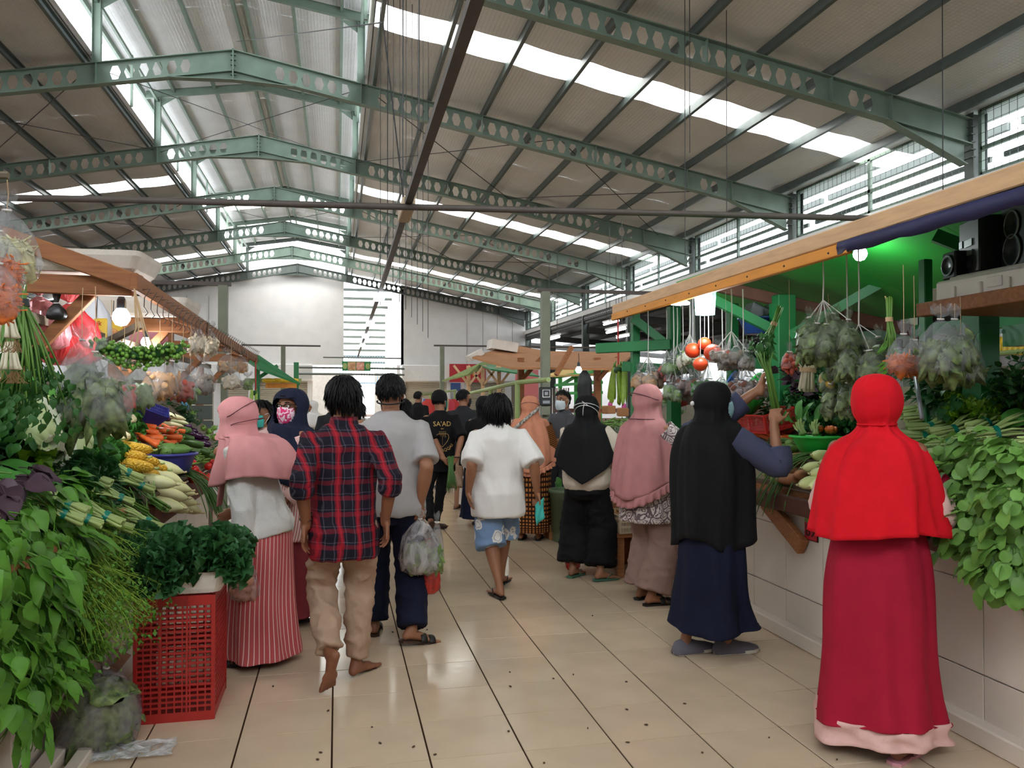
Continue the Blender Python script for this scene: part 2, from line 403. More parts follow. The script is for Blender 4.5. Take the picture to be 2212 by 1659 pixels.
# ------------------------------------------------ right eaves: window band, sill, gutter (and the same on the left)
def side(sg):
    x = XR + sg * (XE - XR + .1)
    nm = 'right' if sg > 0 else 'left'; wi = 0
    for Y0, Y1 in zip([0.7] + FY[:-1], FY):
        if sg < 0 and Y0 > 20: pass
        wi += 1
        w = E('window_%d' % (wi if sg > 0 else wi + 20), (x, (Y0 + Y1) / 2, 5.5), kind='structure')
        a, b_ = Y0 + .16, Y1 - .16
        mb = MB()
        for z in (5.55, 6.02, 6.72): mb.box((x, (a + b_) / 2, z), (.07, b_ - a, .07))
        for y in (a, (Y0 + Y1) / 2, b_): mb.box((x, y, 6.13), (.07, .08, 1.2))
        O('window_frame', mb, m_steel, w, world=True)
        mb = MB(); k = int((b_ - a) / .17)
        for i in range(k): mb.box((x - sg * .06, a + (b_ - a) * i / k, 6.13), (.007, .007, 1.18))
        for i in range(7): mb.box((x - sg * .06, (a + b_) / 2, 5.6 + i * .17), (.007, b_ - a, .007))
        O('wire_mesh', mb, m_mesh, w, world=True, kind='stuff')
        mb = MB(); mb.bar((x + sg * .9, a, 6.6), (x + sg * .9, b_, 6.6), .1, .14); mb.bar((x + sg * .5, a, 5.95), (x + sg * .5, b_, 5.95), .06, .1)
        O('outer_rail', mb, m_steel_dk, w, world=True)
    O('trim_%d' % (1 if sg > 0 else 2), MB().box((x, 24.5, 5.38), (.3, 50, .22)), m_white, kind='structure')
    g = O('trim_%d' % (3 if sg > 0 else 4), MB().box((x, 24.5, 5.14), (.2, 50, .2)).box((x, 24.5, 4.95), (.1, 50, .1)), m_dark, kind='structure')
    mb = MB()
    for k in range(190): mb.box((x - sg * .105, 1 + k * .25, 5.15), (.012, .12, .03))
    O('perforation', mb, m_white, g, kind='stuff')
for sg in (1, -1): side(sg)
# neighbouring lower shed seen under the right eaves
sh = E('ceiling_side', (18, 24, 4.7), kind='structure', label='dark low roof of the neighbouring shed')
for k in range(24): O('roof_sheet', MB().bar((11.7, -2 + 2.1 * k, 4.95), (27, -2 + 2.1 * k, 3.9), 2.08, .03), m_steel_dk, sh, world=True)
for k in range(9): O('purlin', MB().box((12.5 + 1.7 * k, 24, 4.78 - .068 * 1.7 * k), (.08, 52, .16)), m_dark, sh, world=True)
for Y in FY[1:]: O('rafter', MB().bar((11.6, Y, 4.6), (27, Y, 3.55), .14, .3), m_dark, sh, world=True)
O('wall_right', MB().box((27, 24, 2), (.2, 60, 4.2)), m_wall, kind='structure')
O('wall_added_far', MB().box((19.5, 51, 2.5), (15.4, .2, 5)), m_wall, kind='structure')  # shed end wall added to close off the bright sky
O('wall_added_side', MB().box((-17, 49.2, 2.7), (5, .2, 5.4)), m_wall, kind='structure')  # left end wall added to cut the brightness there
O('wall_added_front', MB().box((0, -6.2, 3.4), (46, .2, 6.8)), m_wall, kind='structure')  # unseen end wall added behind the camera to keep rear light out
O('wall_left', MB().box((-19.5, 24, 2.7), (.2, 60, 5.4)), m_wall, kind='structure')
for i, (px, py, d) in enumerate([(1320, 697, 21), (1330, 714, 17), (1345, 727, 27), (1195, 731, 21)]):
    p = AY(px, py, d)
    t = E('fluorescent_lamp', p, 'white fluorescent tube lamp under the side shed roof, %s of four' % ['uppermost', 'second', 'lowest', 'lone left'][i], 'lamp', 'tube lamps under the side shed')
    O('tube', MB().tube([p - V3(0, .6, 0), p + V3(0, .6, 0)], .028, 8), m_tube, t, world=True)
    O('housing', MB().box(p + V3(0, 0, .07), (.08, 1.25, .04)), m_white, t, world=True)
    mb = MB()
    for q in (-.4, .4): mb.tube([p + V3(0, q, .08), (p.x, p.y + q, 4.95 - .068 * (p.x - 11.7))], .008, 5)
    O('hanger', mb, m_dark, t, world=True)
# ------------------------------------------------ back wall
YBK = 48.9
bw = E('wall_back', (0, YBK, 0), kind='structure', label='white plastered gable wall with an opening in the middle')
def gable(x0, x1, zb):
    xs = sorted([x0, x1] + ([XR] if x0 < XR < x1 else []))
    poly = [(x0, 0, zb), (x1, 0, zb)] + [(x, 0, ztop(x) + .15) for x in reversed(xs)]
    return MB().prism(poly, (0, 0, 0), (0, .2, 0))
O('wall_panel', gable(-14.5, .37, 3.3), m_wall, bw)
O('wall_panel', gable(3.75, 12.4, 3.3), m_wall, bw)
O('wall_return', MB().prism([(3.75, 0, 3.3), (3.75, 0, 7.9), (3.05, 4.2, 7.9), (3.05, 4.2, 3.3)], (0, 0, 0), (.15, 0, 0)), m_wall, bw)
mb = MB()
for x in (7.75, 8.75, 9.65, 10.6, -7.2, -8.4): mb.box((x, -.01, 5.0 if x > 0 else 5.6), (.02, .02, 3.2))
O('wall_joint', mb, M('joint_grey', '#8f8b88', .9), bw)  # thin grey strips along the panel joints
for x0, x1 in ((-14.5, -1.4), (3.75, 12.4)):
    O('fascia', MB().box(((x0 + x1) / 2, -.22, 2.83), (x1 - x0, .5, 1.0), bev=.05), m_white, bw)
O('fascia_return', MB().box((3.6, 1.4, 2.83), (.2, 3.0, 1.0)), m_white, bw)
si = 0
for x0, x1 in ((-14.3, -8.2), (-8.0, -4.9), (-4.7, -1.6), (3.9, 6.6), (7.6, 10.2), (10.4, 12.3)):
    si += 1
    dr = E('door_%d' % si, ((x0 + x1) / 2, YBK, 0), kind='structure', label='beige roller shutter in the back wall')
    for k in range(19):
        O('slat', MB().box((0, 0, .06 + .122 * k), (x1 - x0, .05, .112), bev=.02), m_shut, dr)
    O('backing', MB().box((0, .06, 1.15), (x1 - x0, .03, 2.35)), m_shut, dr)
    for x in (x0, x1): O('jamb', MB().box((x - (x0 + x1) / 2, -.05, 1.15), (.2, .3, 2.35)), m_white, dr)
for x0, x1 in ((-14.5, -1.4), (3.75, 12.4)): O('base_panel', MB().box(((x0 + x1) / 2, .12, 1.2), (x1 - x0, .08, 2.4)), m_wall, bw)
O('wall_outside', MB().box((-1.2, 58, 1.55), (4.6, .2, 3.1)).box((5.2, 58, 1.55), (5.2, .2, 3.1)), M('outside_wall', '#9a938a', .8, var=.1), kind='structure')
# lean-to roof beyond the opening, seen from below, and the grille under it
lt = E('roof_outside', (2, 52, 0), kind='structure', label='ribbed translucent lean-to roof beyond the back opening')
d0, z0 = 50.2, 7.95
for k in range(11):
    y0, z_ = d0 + 1.13 * k, z0 - .4 * k
    mb = MB(); n = 46; rings = []
    for i in range(n + 1):
        x = -2 + 9 * i / n; rip = .03 * (i % 2)
        rings.append([(x, y0, z_ + .1 + rip), (x, y0 + 1.13, z_ - .3 + rip)])
    mb.loft(rings, closed=False); O('roof_sheet', mb, m_skyl, lt, world=True)
    O('purlin', MB().box((2.5, y0, z_), (9, .09, .16)), m_steel_dk, lt, world=True)
m_blue = M('blue_grille', '#6d93b5', .4)
gl = E('door_%d' % (si + 1), (1.9, 53.6, 0), kind='structure', label='blue barred grille beyond the back opening')
for k in range(22): O('bar', MB().box((.2 + k * .17, 53.6, 3.2), (.04, .04, 2.2)), m_blue, gl, world=True)
O('rail', MB().box((1.9, 53.6, 2.3), (3.8, .06, .08)).box((1.9, 53.6, 3.3), (3.8, .06, .06)), m_blue, gl, world=True)
O('trim_5', MB().tube([(-2.2, 48.2, 3.12), (3.9, 48.2, 3.08)], .06, 8).tube([(-2.2, 48.2, 2.75), (3.9, 48.2, 2.72)], .06, 8), m_steel_dk, kind='structure')
# ================================================================== STALL STRUCTURES, POSTS, PIPES
m_wood = M('orange_brown_timber', '#9a6238', .7, col2='#7f4d2a', vscale=5, stretch=(1, 12, 12), bump=.15)
m_woodg = M('grey_timber', '#6f6250', .8, var=.2, vscale=6, stretch=(1, 8, 8))
m_wooddk = M('dark_red_timber', '#5a3226', .7, var=.15, vscale=6)
m_woodpale = M('pale_timber', '#c9a27a', .7, var=.12, vscale=5, stretch=(8, 1, 8))
m_foam = M('styrofoam', '#d6cdc2', .75, var=.08, vscale=8, bump=.25, bscale=220)
m_greenp = M('green_paint', '#1a6e3a', .5, var=.12, vscale=4); m_greenroof = M('green_board', '#158026', .6, var=.1, vscale=2)
m_orange = M('orange_plank', '#d2892c', .6, var=.12, vscale=3, stretch=(8, 1, 8)); m_tarp = M('navy_tarp', '#1d1e48', .6, var=.15)
m_card = M('cardboard', '#a8744c', .85, var=.1, vscale=4); m_olive = M('olive_paint', '#6f7360', .55, var=.1); m_pgreen = M('pale_green_paint', '#8a9a5e', .6, var=.1)
m_rope = M('white_cord', '#cfcac4', .8); m_raffia = M('raffia_string', '#c2a27c', .8); m_hook = M('wire_hook', '#4a3f38', .5, metal=.6)
m_glow = Memit('bulb_glow', '#f4faff', 28); m_sock = M('bulb_socket', '#2c3036', .5); m_steelp = M('grey_metal', '#8f9296', .4, metal=.5)
m_red = M('red_plastic', '#b32420', .38, var=.05); m_redbr = M('bright_red_plastic', '#c9261d', .35); m_blue = M('blue_plastic', '#3b3f9c', .35); m_blue2 = M('deep_blue_plastic', '#23427f', .35); m_lime = M('lime_plastic', '#2fb646', .35)
m_black = M('black_matte', '#101013', .5); m_signg = M('green_sign', '#7d9a4c', .5); m_signr = M('red_sign', '#b1202c', .5)
def text(name, body, size, loc, rot, mat, parent, align='CENTER', sx=1.):
    cu = bpy.data.curves.new('t', 'FONT'); cu.body = body; cu.size = size; cu.align_x = align; cu.align_y = 'CENTER'; cu.extrude = .0012; cu.resolution_u = 3
    o = bpy.data.objects.new('t', cu); COL.objects.link(o); dg = bpy.context.evaluated_depsgraph_get(); dg.update(); me = bpy.data.meshes.new_from_object(o.evaluated_get(dg)); bpy.data.objects.remove(o)
    me.materials.clear(); me.materials.append(mat); t = O(name, me, None, parent); t.location = loc; t.rotation_euler = rot; t.scale = (sx, 1, 1); return t
def bulb(p, top, label, r=.05):
    t = E('light_bulb', p, label, 'lamp'); p = Vector(p)
    O('globe', MB().lathe([(.004, -r * 1.05), (r * .6, -r * .9), (r * .95, -r * .35), (r, 0), (r * .85, r * .5), (r * .5, r)], 16), m_glow, t, smooth=True)
    O('socket', MB().lathe([(r * .45, r * .9), (r * .52, r * 1.1), (r * .5, r * 2), (r * .25, r * 2.5)], 14), m_sock, t, smooth=True)
    O('cord', MB().tube([(0, 0, r * 2.4), (.004, 0, (top - p.z) * .6), (0, 0, top - p.z)], .004, 6), m_black, t)
    ld = bpy.data.lights.new('bulb_light', 'POINT'); ld.energy = 9; ld.color = (.93, .97, 1); ld.shadow_soft_size = r * 1.3; lo = bpy.data.objects.new('bulb_light', ld); COL.objects.link(lo); lo.parent = t; lo.location = (0, 0, -r * 1.5)
    return t
# ---------------- tiled counters
def tiled(root, X, y0, y1, z1, sg, n=.4):
    """wall of square tiles facing the aisle (sg = +1 faces -X, -1 faces +X); each tile a part"""
    me = MB().box((0, 0, 0), (.02, n - .006, n - .006), bev=.002).mesh('wall_tile', m_wtile)
    O('counter_wall', MB().box((X + sg * .09, (y0 + y1) / 2, z1 / 2), (.16, y1 - y0, z1)), m_wgrout, root, world=True)
    k = int((y1 - y0) / n); zs = [z1 - .19, z1 - .19 - n] if z1 > .7 else [.2, .6]
    for i in range(k):
        for z in (.485, .085, .785):
            o = O('tile', me, None, root); h = n if z == .485 else (.36 if z == .085 else .2)
            o.location = V3(X, y0 + n * (i + .5), z if z != .085 else .105) - root.location; o.scale = (1, 1, h / n)
# right counter
RS = E('market_stall', (3.6, 4.9, 0), 'tiled right stall with red brown shelf edge and green board canopy', 'stall')
tiled(RS, 2.79, 1.85, 8.25, .885, 1)
O('plinth', MB().box((2.755, 5.05, .045), (.09, 6.4, .09), bev=.008), m_wtile, RS, world=True)
O('counter_top', MB().box((3.62, 5.05, .905), (1.72, 6.4, .045), bev=.008), m_wood, RS, world=True)
O('shelf_edge', MB().box((2.70, 5.05, .85), (.05, 6.4, .1), bev=.008), m_wooddk, RS, world=True)
O('sloped_board', MB().bar((2.74, 5.05, .955), (3.72, 5.05, 1.56), 6.3, .03), m_woodg, RS, world=True)
for y in (2.75, 4.55, 6.4): O('bracket', MB().bar((2.71, y + .22, .83), (2.74, y - .16, .60), .05, .1, .004), m_wood, RS, world=True)
# posts, canopy
ex = 2.5; E0 = AX(1330, 683, ex); E1 = Vector((ex, 1.9, 2.27))
yE = E0.y
PF = [(3.28, y) for y in (7.25, 6.55, 4.22)]
for px, Y, w_, mt in ((1372, 6.9, .07, m_greenp), (1455, 6.7, .10, m_greenp), (1582, 6.35, .08, m_greenp), (1690, 5.75, .15, m_greenp), (2000, 4.05, .055, m_greenp), (2118, 3.75, .13, m_greenp)):
    p = AY(px, 700, Y); O('post', MB().box((p.x, Y, 1.6), (w_, w_, 1.4), bev=.005), mt, RS, world=True)
def roofz(x): return 2.27 + .45 * (x - ex) if x < 3.25 else 2.6075 - .40 * (x - 3.25)
for a, b_, nm, y9 in ((2.5, 3.25, 'roof_board', yE - .3), (3.25, 4.45, 'roof_board', 7.4)):
    for k in range(5):
        y0, y1 = 1.9 + (y9 - 1.9) * k / 5, 1.9 + (y9 - 1.9) * (k + 1) / 5
        O(nm, MB().prism([(a, 0, roofz(a)), (b_, 0, roofz(b_)), (b_, 0, roofz(b_) + .02), (a, 0, roofz(a) + .02)], (0, y0 + .004, 0), (0, y1 - .004, 0)), m_greenroof, RS, world=True)
O('edge_beam', MB().bar((ex - .01, yE, 2.3), (ex - .01, 1.9, 2.34), .05, .085, .006), m_woodpale, RS, world=True)
O('edge_plank', MB().bar((ex - .02, yE + .02, 2.232), (ex - .02, 3.55, 2.25), .035, .06, .004), m_orange, RS, world=True)
mb = MB()
for k in range(9): mb.ell((ex - .039, 3.7 + k * .42, 2.245), .006, 8, 6)
O('nail', mb, m_black, RS, world=True, kind='stuff')
O('tarp_edge', MB().loft([[(ex - .042 + .004 * sin(i * 2.3), 3.62 - i * .09, 2.285), (ex - .048, 3.62 - i * .09, 2.26), (ex - .04 + .008 * sin(i), 3.62 - i * .09, 2.222 + .007 * sin(i * 1.7) - .0008 * i), (ex + .05, 3.62 - i * .09, 2.25)] for i in range(20)], closed=False), m_tarp, RS, world=True, smooth=True).modifiers.new('s', 'SOLIDIFY').thickness = .006
for a, b_ in (((3.45, 5.75, 1.98), (2.75, 5.9, 2.34)), ((3.45, 5.7, 1.98), (4.2, 5.2, 2.5)), ((3.1, 6.6, 1.75), (2.55, 6.75, 2.2)), ((3.3, 3.95, 2.42), (3.9, 3.5, 2.02)), ((4.0, 3.75, 1.9), (4.6, 3.6, 2.35))): O('brace', MB().bar(a, b_, .07, .07), m_greenp, RS, world=True)
for a, b_, mt in (((4.45, 2.2, 2.02), (4.45, 7.4, 2.02), m_greenp), ((2.95, 5.9, 2.38), (4.75, 5.5, 1.95), m_wooddk), ((3.6, 4.4, 2.13), (3.9, 3.0, 2.11), m_woodg), ((2.3, 7.0, 1.94), (2.85, 6.6, 1.96), m_greenp), ((2.55, 7.0, 1.78), (3.0, 6.7, 1.74), m_greenp), ((3.2, 6.2, 1.78), (3.9, 5.9, 1.78), m_greenp)):
    O('cross_beam', MB().bar(a, b_, .07, .09, .004), mt, RS, world=True)
# hanging shelf with box and speakers
SH = E('hanging_shelf', (3.5, 3.3, 1.93), 'wooden hanging shelf under the right canopy holding the white foam box', 'shelf')
O('board', MB().bar((3.02, 3.72, 1.965), (3.02, 2.2, 1.985), .06, .07, .004), m_wood, SH, world=True); O('board', MB().box((3.35, 2.95, 1.955), (.6, 1.5, .03)), m_wood, SH, world=True)
O('rail', MB().bar((3.85, 4.0, 1.86), (3.6, 2.2, 1.86), .1, .12), m_greenp, SH, world=True)
for y in (2.35, 3.5): O('hanger', MB().bar((3.55, y, 1.95), (3.55, y, roofz(3.55)), .05, .05), m_woodg, SH, world=True)
O('support_post', MB().box((3.75, 3.35, 1.45), (.12, .12, .95)), m_wood, SH, world=True)
fb = E('foam_box', (3.22, 3.0, 1.985), 'white styrofoam box lid with ribbed sides on the hanging shelf', 'box')
prof = [(0, 0), (.0, .1), (.03, .125), (.32, .125), (.35, .1), (.35, 0)]
O('box_body', MB().box((0, -.02, .06), (.36, 1.32, .12), bev=.012).box((0, -.02, .125), (.3, 1.2, .03), bev=.01), m_foam, fb)
for k in range(7): O('rib', MB().box((-.185, .5 - .17 * k, .04), (.016, .02, .08), bev=.003), m_foam, fb)
for k in (1.5, 4.5): O('moulded_label', MB().box((-.183, .5 - .17 * k, .07), (.008, .09, .05), bev=.003), m_foam, fb)
def speaker(name, p, d, label, rz):
    t = E(name, p, label, 'speaker', rz=rz); O('cabinet', MB().box((0, 0, d[2] / 2), d, bev=.008), m_black, t)
    for z, r in ((.68, .065), (.27, .075)) if d[2] > .25 else ((.5, .05),):
        O('cone', MB().lathe([(r * .25, -.02), (r * .8, -.006), (r * .8, .004), (r, .006), (r, 0)], 20, Matrix.Translation((-d[0] / 2 - .002, 0, d[2] * z)) @ Matrix.Rotation(-pi / 2, 4, 'Y')), m_sock, t, smooth=True)
        O('ring', MB().tube([(-d[0] / 2 - .006, r * cos(q), d[2] * z + r * sin(q)) for q in [2 * pi * i / 24 for i in range(25)]], .004, 6), m_steelp, t, smooth=True)
    return t
st_ = E('stereo', (3.22, 3.47, 2.127), 'black stereo speaker cabinet with control face and pale stickers on the foam box', 'stereo', rz=-.35)
O('cabinet', MB().box((0, 0, .14), (.2, .24, .28), bev=.008), m_black, st_)
for y, z, w_, h_ in ((.0, .16, .09, .035), (.0, .11, .09, .025), (.09, .165, .04, .035), (0, .05, .08, .03)): O('sticker', MB().box((-.102, y, z), (.004, w_, h_)), m_steelp if z != .05 else m_sock, st_)
speaker('speaker', (3.24, 3.22, 2.127), (.2, .22, .3), 'tall black two cone speaker right of the stereo', -.3)
speaker('speaker', (3.14, 3.58, 2.115), (.12, .12, .14), 'small black one cone speaker left of the stereo', -.2)
O('wood_offcut', MB().bar((3.09, 3.1, 2.11), (3.1, 3.1, 2.3), .035, .03, .002), m_wood, label='upright timber offcut standing in front of the tall speaker', cat='timber', world=False)
# sign L 89
def stall_sign(y, label, num, h=.0):
    s = E('stall_sign', (2.772, y[1], y[2]), label, 'sign'); 
    O('panel', MB().box((0, 0, .05), (.008, .125, .1)), m_signg, s); O('panel', MB().box((0, 0, -.05), (.008, .125, .1)), m_signr, s); O('frame', MB().box((.002, 0, 0), (.006, .135, .21)), m_black, s)
    text('letter', 'L', .1, (-.006, 0, .05), (pi / 2, 0, -pi / 2), m_black, s); text('number', num, .1, (-.006, 0, -.05), (pi / 2, 0, -pi / 2), m_black, s)
stall_sign(AX(1752, 1130, 2.772), 'green and red stall number plate reading L 89', '89'); stall_sign(AX(1463, 1075, 2.772), 'green and red stall number plate mostly hidden beside the paisley tunic', '88')
# lamps of the right stall
bulb(AX(1858, 548, 3.35), roofz(3.35), 'round lit bulb glowing under the green canopy board', .045)
lp = AX(1523, 655, 2.62); t = E('lantern', lp, 'bright lamp inside a clear plastic bucket hung from the orange plank', 'lamp')
O('tube_lamp', MB().lathe([(.01, -.075), (.05, -.07), (.058, .03), (.05, .07), (.01, .075)], 16), m_glow, t, smooth=True)
O('bucket', MB().lathe([(.07, -.085), (.082, .11), (.085, .13)], 20, cap1=False), Mfilm('clear_bucket', '#bfe0dc', .35), t, smooth=True); O('cord', MB().tube([(0, 0, .07), (0, 0, 2.27 - lp.z)], .004, 6), m_black, t)
ld = bpy.data.lights.new('lantern_light', 'POINT'); ld.energy = 14; ld.color = (.9, .96, 1); ld.shadow_soft_size = .09; lo = bpy.data.objects.new('lantern_light', ld); COL.objects.link(lo); lo.parent = t; lo.location = (0, 0, -.12)
q = AX(1470, 653, 3.2); t = E('dish_lamp', q, 'small white dish lamp left of the bucket lantern', 'lamp'); O('shade', MB().lathe([(.09, -.02), (.085, .0), (.03, .03), (.01, .03)], 18), m_glow, t, smooth=True); O('cord', MB().tube([(0, 0, .03), (0, 0, 2.25 - q.z)], .004, 6), m_black, t)
# ---------------- left stall
LS = E('market_stall', (-1.8, 5.0, 0), 'timber framed left stall with white tiled counter and open rafters', 'stall')
tiled(LS, -1.21, 2.2, 8.6, .885, -1)
O('counter_top', MB().box((-1.85, 5.4, .905), (1.55, 6.4, .045), bev=.008), m_wood, LS, world=True)
O('kerb_strip', MB().box((-1.13, 5.4, .03), (.08, 6.4, .06), bev=.006).box((-1.02, 3.0, .025), (.06, 2.4, .05), bev=.006), m_wtile, LS, world=True)
O('sloped_board', MB().bar((-1.02, 6.65, .93), (-1.75, 6.65, 1.64), 3.8, .03), m_woodg, LS, world=True); O('sloped_board', MB().bar((-1.25, 3.5, .94), (-2.0, 3.5, 1.45), 2.4, .03), m_woodg, LS, world=True)
O('front_lip', MB().box((-1.0, 6.3, .84), (.03, 3.0, .14)), m_wooddk, LS, world=True)
bx = -1.05
for Y, z in ((4.69, 2.10), (6.65, 2.05), (8.7, 2.01), (10.6, 1.98)):
    O('tie_beam', MB().bar((bx - .03, Y, z), (bx - 2.3, Y, z + .03), .05, .1, .004), m_wood, LS, world=True)
    O('rafter', MB().bar((bx + .02, Y - .06, z + .01), (bx - 1.5, Y - .06, z + .55), .05, .09, .004), m_wood, LS, world=True)
    O('brace', MB().bar((bx - .25, Y + .06, z - .03), (bx - .62, Y + .06, z - .45), .05, .06, .004), m_wood, LS, world=True)
    O('post', MB().box((bx - .62, Y + .06, 1.2), (.08, .08, 1.9), bev=.004), m_wood, LS, world=True)
for Y0, Y1, z0, z1 in ((4.45, 6.75, 2.1, 2.05), (6.7, 8.8, 2.05, 2.01), (8.75, 10.9, 2.01, 1.98)):
    O('edge_plank', MB().bar((bx + .03, Y0, z0), (bx + .03, Y1, z1), .035, .09, .004), m_wood, LS, world=True)
    k = int((Y1 - Y0) / .16)
    for i in range(k): y = lerp(Y0 + .1, Y1, i / k); O('hook', MB().tube([(bx + .05, y, 2.07), (bx + .085, y + .01, 2.075), (bx + .06, y, 2.03), (bx + .058, y, 1.98), (bx + .075, y + .01, 1.95), (bx + .06, y + .02, 1.935)], .0028, 5), m_hook, LS, world=True)
O('rear_rail', MB().bar((bx - .5, 3.2, 1.93), (bx - .5, 10.6, 1.87), .04, .05), m_woodg, LS, world=True)
for Y in (5.6, 7.6): O('cross_strut', MB().bar((bx - .1, Y - .4, 1.94), (bx - .6, Y + .5, 1.84), .035, .04), m_woodg, LS, world=True)
def foam_tray(a, b_, w_, h_, label, tilt=0.):
    a = Vector(a); b_ = Vector(b_); c = (a + b_) / 2; L_ = (b_ - a).length; t = E('foam_tray', c, label, 'tray'); R = Matrix.Rotation(atan2((b_ - a).y, (b_ - a).x), 3, 'Z')
    mb = MB(); o1 = [(-L_ / 2, -w_ / 2), (L_ / 2, -w_ / 2), (L_ / 2, w_ / 2), (-L_ / 2, w_ / 2)]
    def rect(s, z, n=5):
        pts = []; l, w2 = L_ / 2 * s, w_ / 2 - L_ / 2 * (1 - s); r = .05
        for cx, cy, a0 in ((l - r, w2 - r, 0), (-l + r, w2 - r, pi / 2), (-l + r, -w2 + r, pi), (l - r, -w2 + r, 1.5 * pi)):
            for i in range(n): q = a0 + pi / 2 * i / (n - 1); pts.append(R @ V3(cx + r * cos(q), cy + r * sin(q), z))
        return pts
    mb.loft([rect(.9, 0), rect(.94, .02), rect(1, h_ * .75), rect(1.01, h_), rect(.93, h_), rect(.88, h_ * .35)]); O('tray_body', mb, m_foam, t, smooth=False)
    return t
foam_tray((-1.02, 4.85, 2.15), (-2.0, 4.9, 2.2), .5, .11, 'shallow white foam tray lying on the nearest left rafters')
foam_tray((-1.1, 6.72, 2.1), (-2.0, 6.75, 2.12), .6, .14, 'grey white foam box on the second left tie beam')
bulb(AX(262, 685, -1.18), 2.08, 'large lit bulb in a black socket hanging under the nearest left beam', .048)
bulb(AX(315, 739, -1.42), 1.9, 'small lit bulb hanging behind the green berry cluster', .036)
# ---------------- T posts, pipes, cable rail with lamps
def tpost(x, y, h, w_, l, label, meter=False):
    t = E('lamp_post', (x, y, 0), label, 'post'); O('pole', MB().box((0, 0, h / 2), (w_, w_, h), bev=.004), m_olive, t); O('cross_bar', MB().bar((-l[0], 0, h + .02), (l[1], 0, h + .02), .06, .05), m_rust if not meter else m_olive, t)
    O('base_plate', MB().box((0, 0, .01), (w_ * 2, w_ * 2, .02)), m_olive, t); return t
tpost(-1.51, 11.5, 3.0, .12, (.9, .1), 'olive T shaped post at the left of the aisle with a crossbar'); tpost(2.91, 11.2, 3.0, .12, (.12, 3.4), 'olive T shaped post at the right of the aisle carrying the meter box')
tpost(3.11, 24.4, 3.0, .13, (.25, 6.5), 'slimmer far olive post before the back wall right of the opening'); tpost(-1.6, 25.4, 3.0, .13, (1.2, 1.1), 'slimmer far olive post above the left green canopy')
mt_ = E('meter_box', (2.88, 11.08, 1.5), 'black electric meter box with a white square on the olive post', 'meter'); O('case', MB().box((0, 0, 0), (.17, .1, .26), bev=.01), m_black, mt_); O('window', MB().tube([(-.05, -.055, -.01), (.05, -.055, -.01), (.05, -.055, .09), (-.05, -.055, .09), (-.05, -.055, -.01)], .007, 5), m_white, mt_); O('window_core', MB().box((0, -.052, .04), (.045, .01, .045)).box((0, -.052, -.08), (.1, .01, .04)), m_steelp, mt_); O('bracket', MB().box((0, .02, -.2), (.12, .1, .12)), m_olive, mt_)
O('pipe', MB().tube([AZ(-40, 427, 3.0), AZ(200, 430, 3.0), AZ(870, 447, 3.0), AZ(1400, 460, 3.0), AZ(1960, 474, 3.0)], .026, 10), m_rust, label='long brown pipe spanning high across the whole aisle', cat='pipe', smooth=True)
pst = O('pipe_post', MB().box((-2.62, 6.75, 1.5), (.08, .08, 3.0)), m_olive, label='olive post behind the left stall holding up the brown pipe', cat='post'); pst2 = O('pipe_post', MB().box((4.72, 5.94, 1.5), (.08, .08, 3.0)), m_olive, label='olive post behind the right stall holding up the brown pipe', cat='post')
rl = E('lamp_rail', (.6, 12, 3.05), 'long dark cable rail running down the aisle with lamps on it', 'rail')
rp = [(.51, 1.0), (.52, 3.03), (.55, 6.73), (.62, 12.21), (.66, 16.88), (.8, 32.5)]
for (a, b_), (c, d) in zip(rp[:-1], rp[1:]): O('rail_bar', MB().bar((a, b_, 3.05), (c, d, 3.05), .055, .05), m_rust, rl, world=True)
O('joint_box', MB().box((.555, 6.7, 3.05), (.1, .55, .1), bev=.008), M('pale_joint', '#b59f84', .6), rl, world=True)
O('wire', MB().tube([(.5, 6.3, 3.06), (.35, 6.5, 4.5), AY(510, 90, 18.6)], .006, 5).tube([(.72, 14, 3.06), (.72, 14.2, 8.3)], .006, 5).tube([(.6, 10, 3.06), (.6, 10.1, 8.4)], .006, 5), m_black, rl, world=True, kind='stuff')
for k in range(7): O('hanging_wire', MB().tube([(.9 + .13 * k, 13.5 + k * .3, 8.5), (.9 + .13 * k, 13.5 + k * .3, 3.2 - .1 * k)], .006, 5), m_black, rl, world=True)
for (x, y) in ((.62, 12.3), (.66, 16.9), (.69, 20.5), (.72, 24.2)): O('lamp', MB().box((x, y, 2.99), (.16, .5, .07), bev=.02), m_lamp, rl, world=True)
for px, py0, py1, Y in ((1490, 0, 330, 11), (1570, 150, 520, 12), (2037, 30, 420, 9), (1480, 120, 560, 12), (870, 0, 430, 8), (905, 0, 280, 8)):
    a = AY(px, py0, Y); b_ = AY(px, py1, Y); O('hanging_wire', MB().tube([(a.x, Y, min(8.8, a.z + 3)), (b_.x, Y, b_.z)], .007, 5), m_black, rl, world=True)
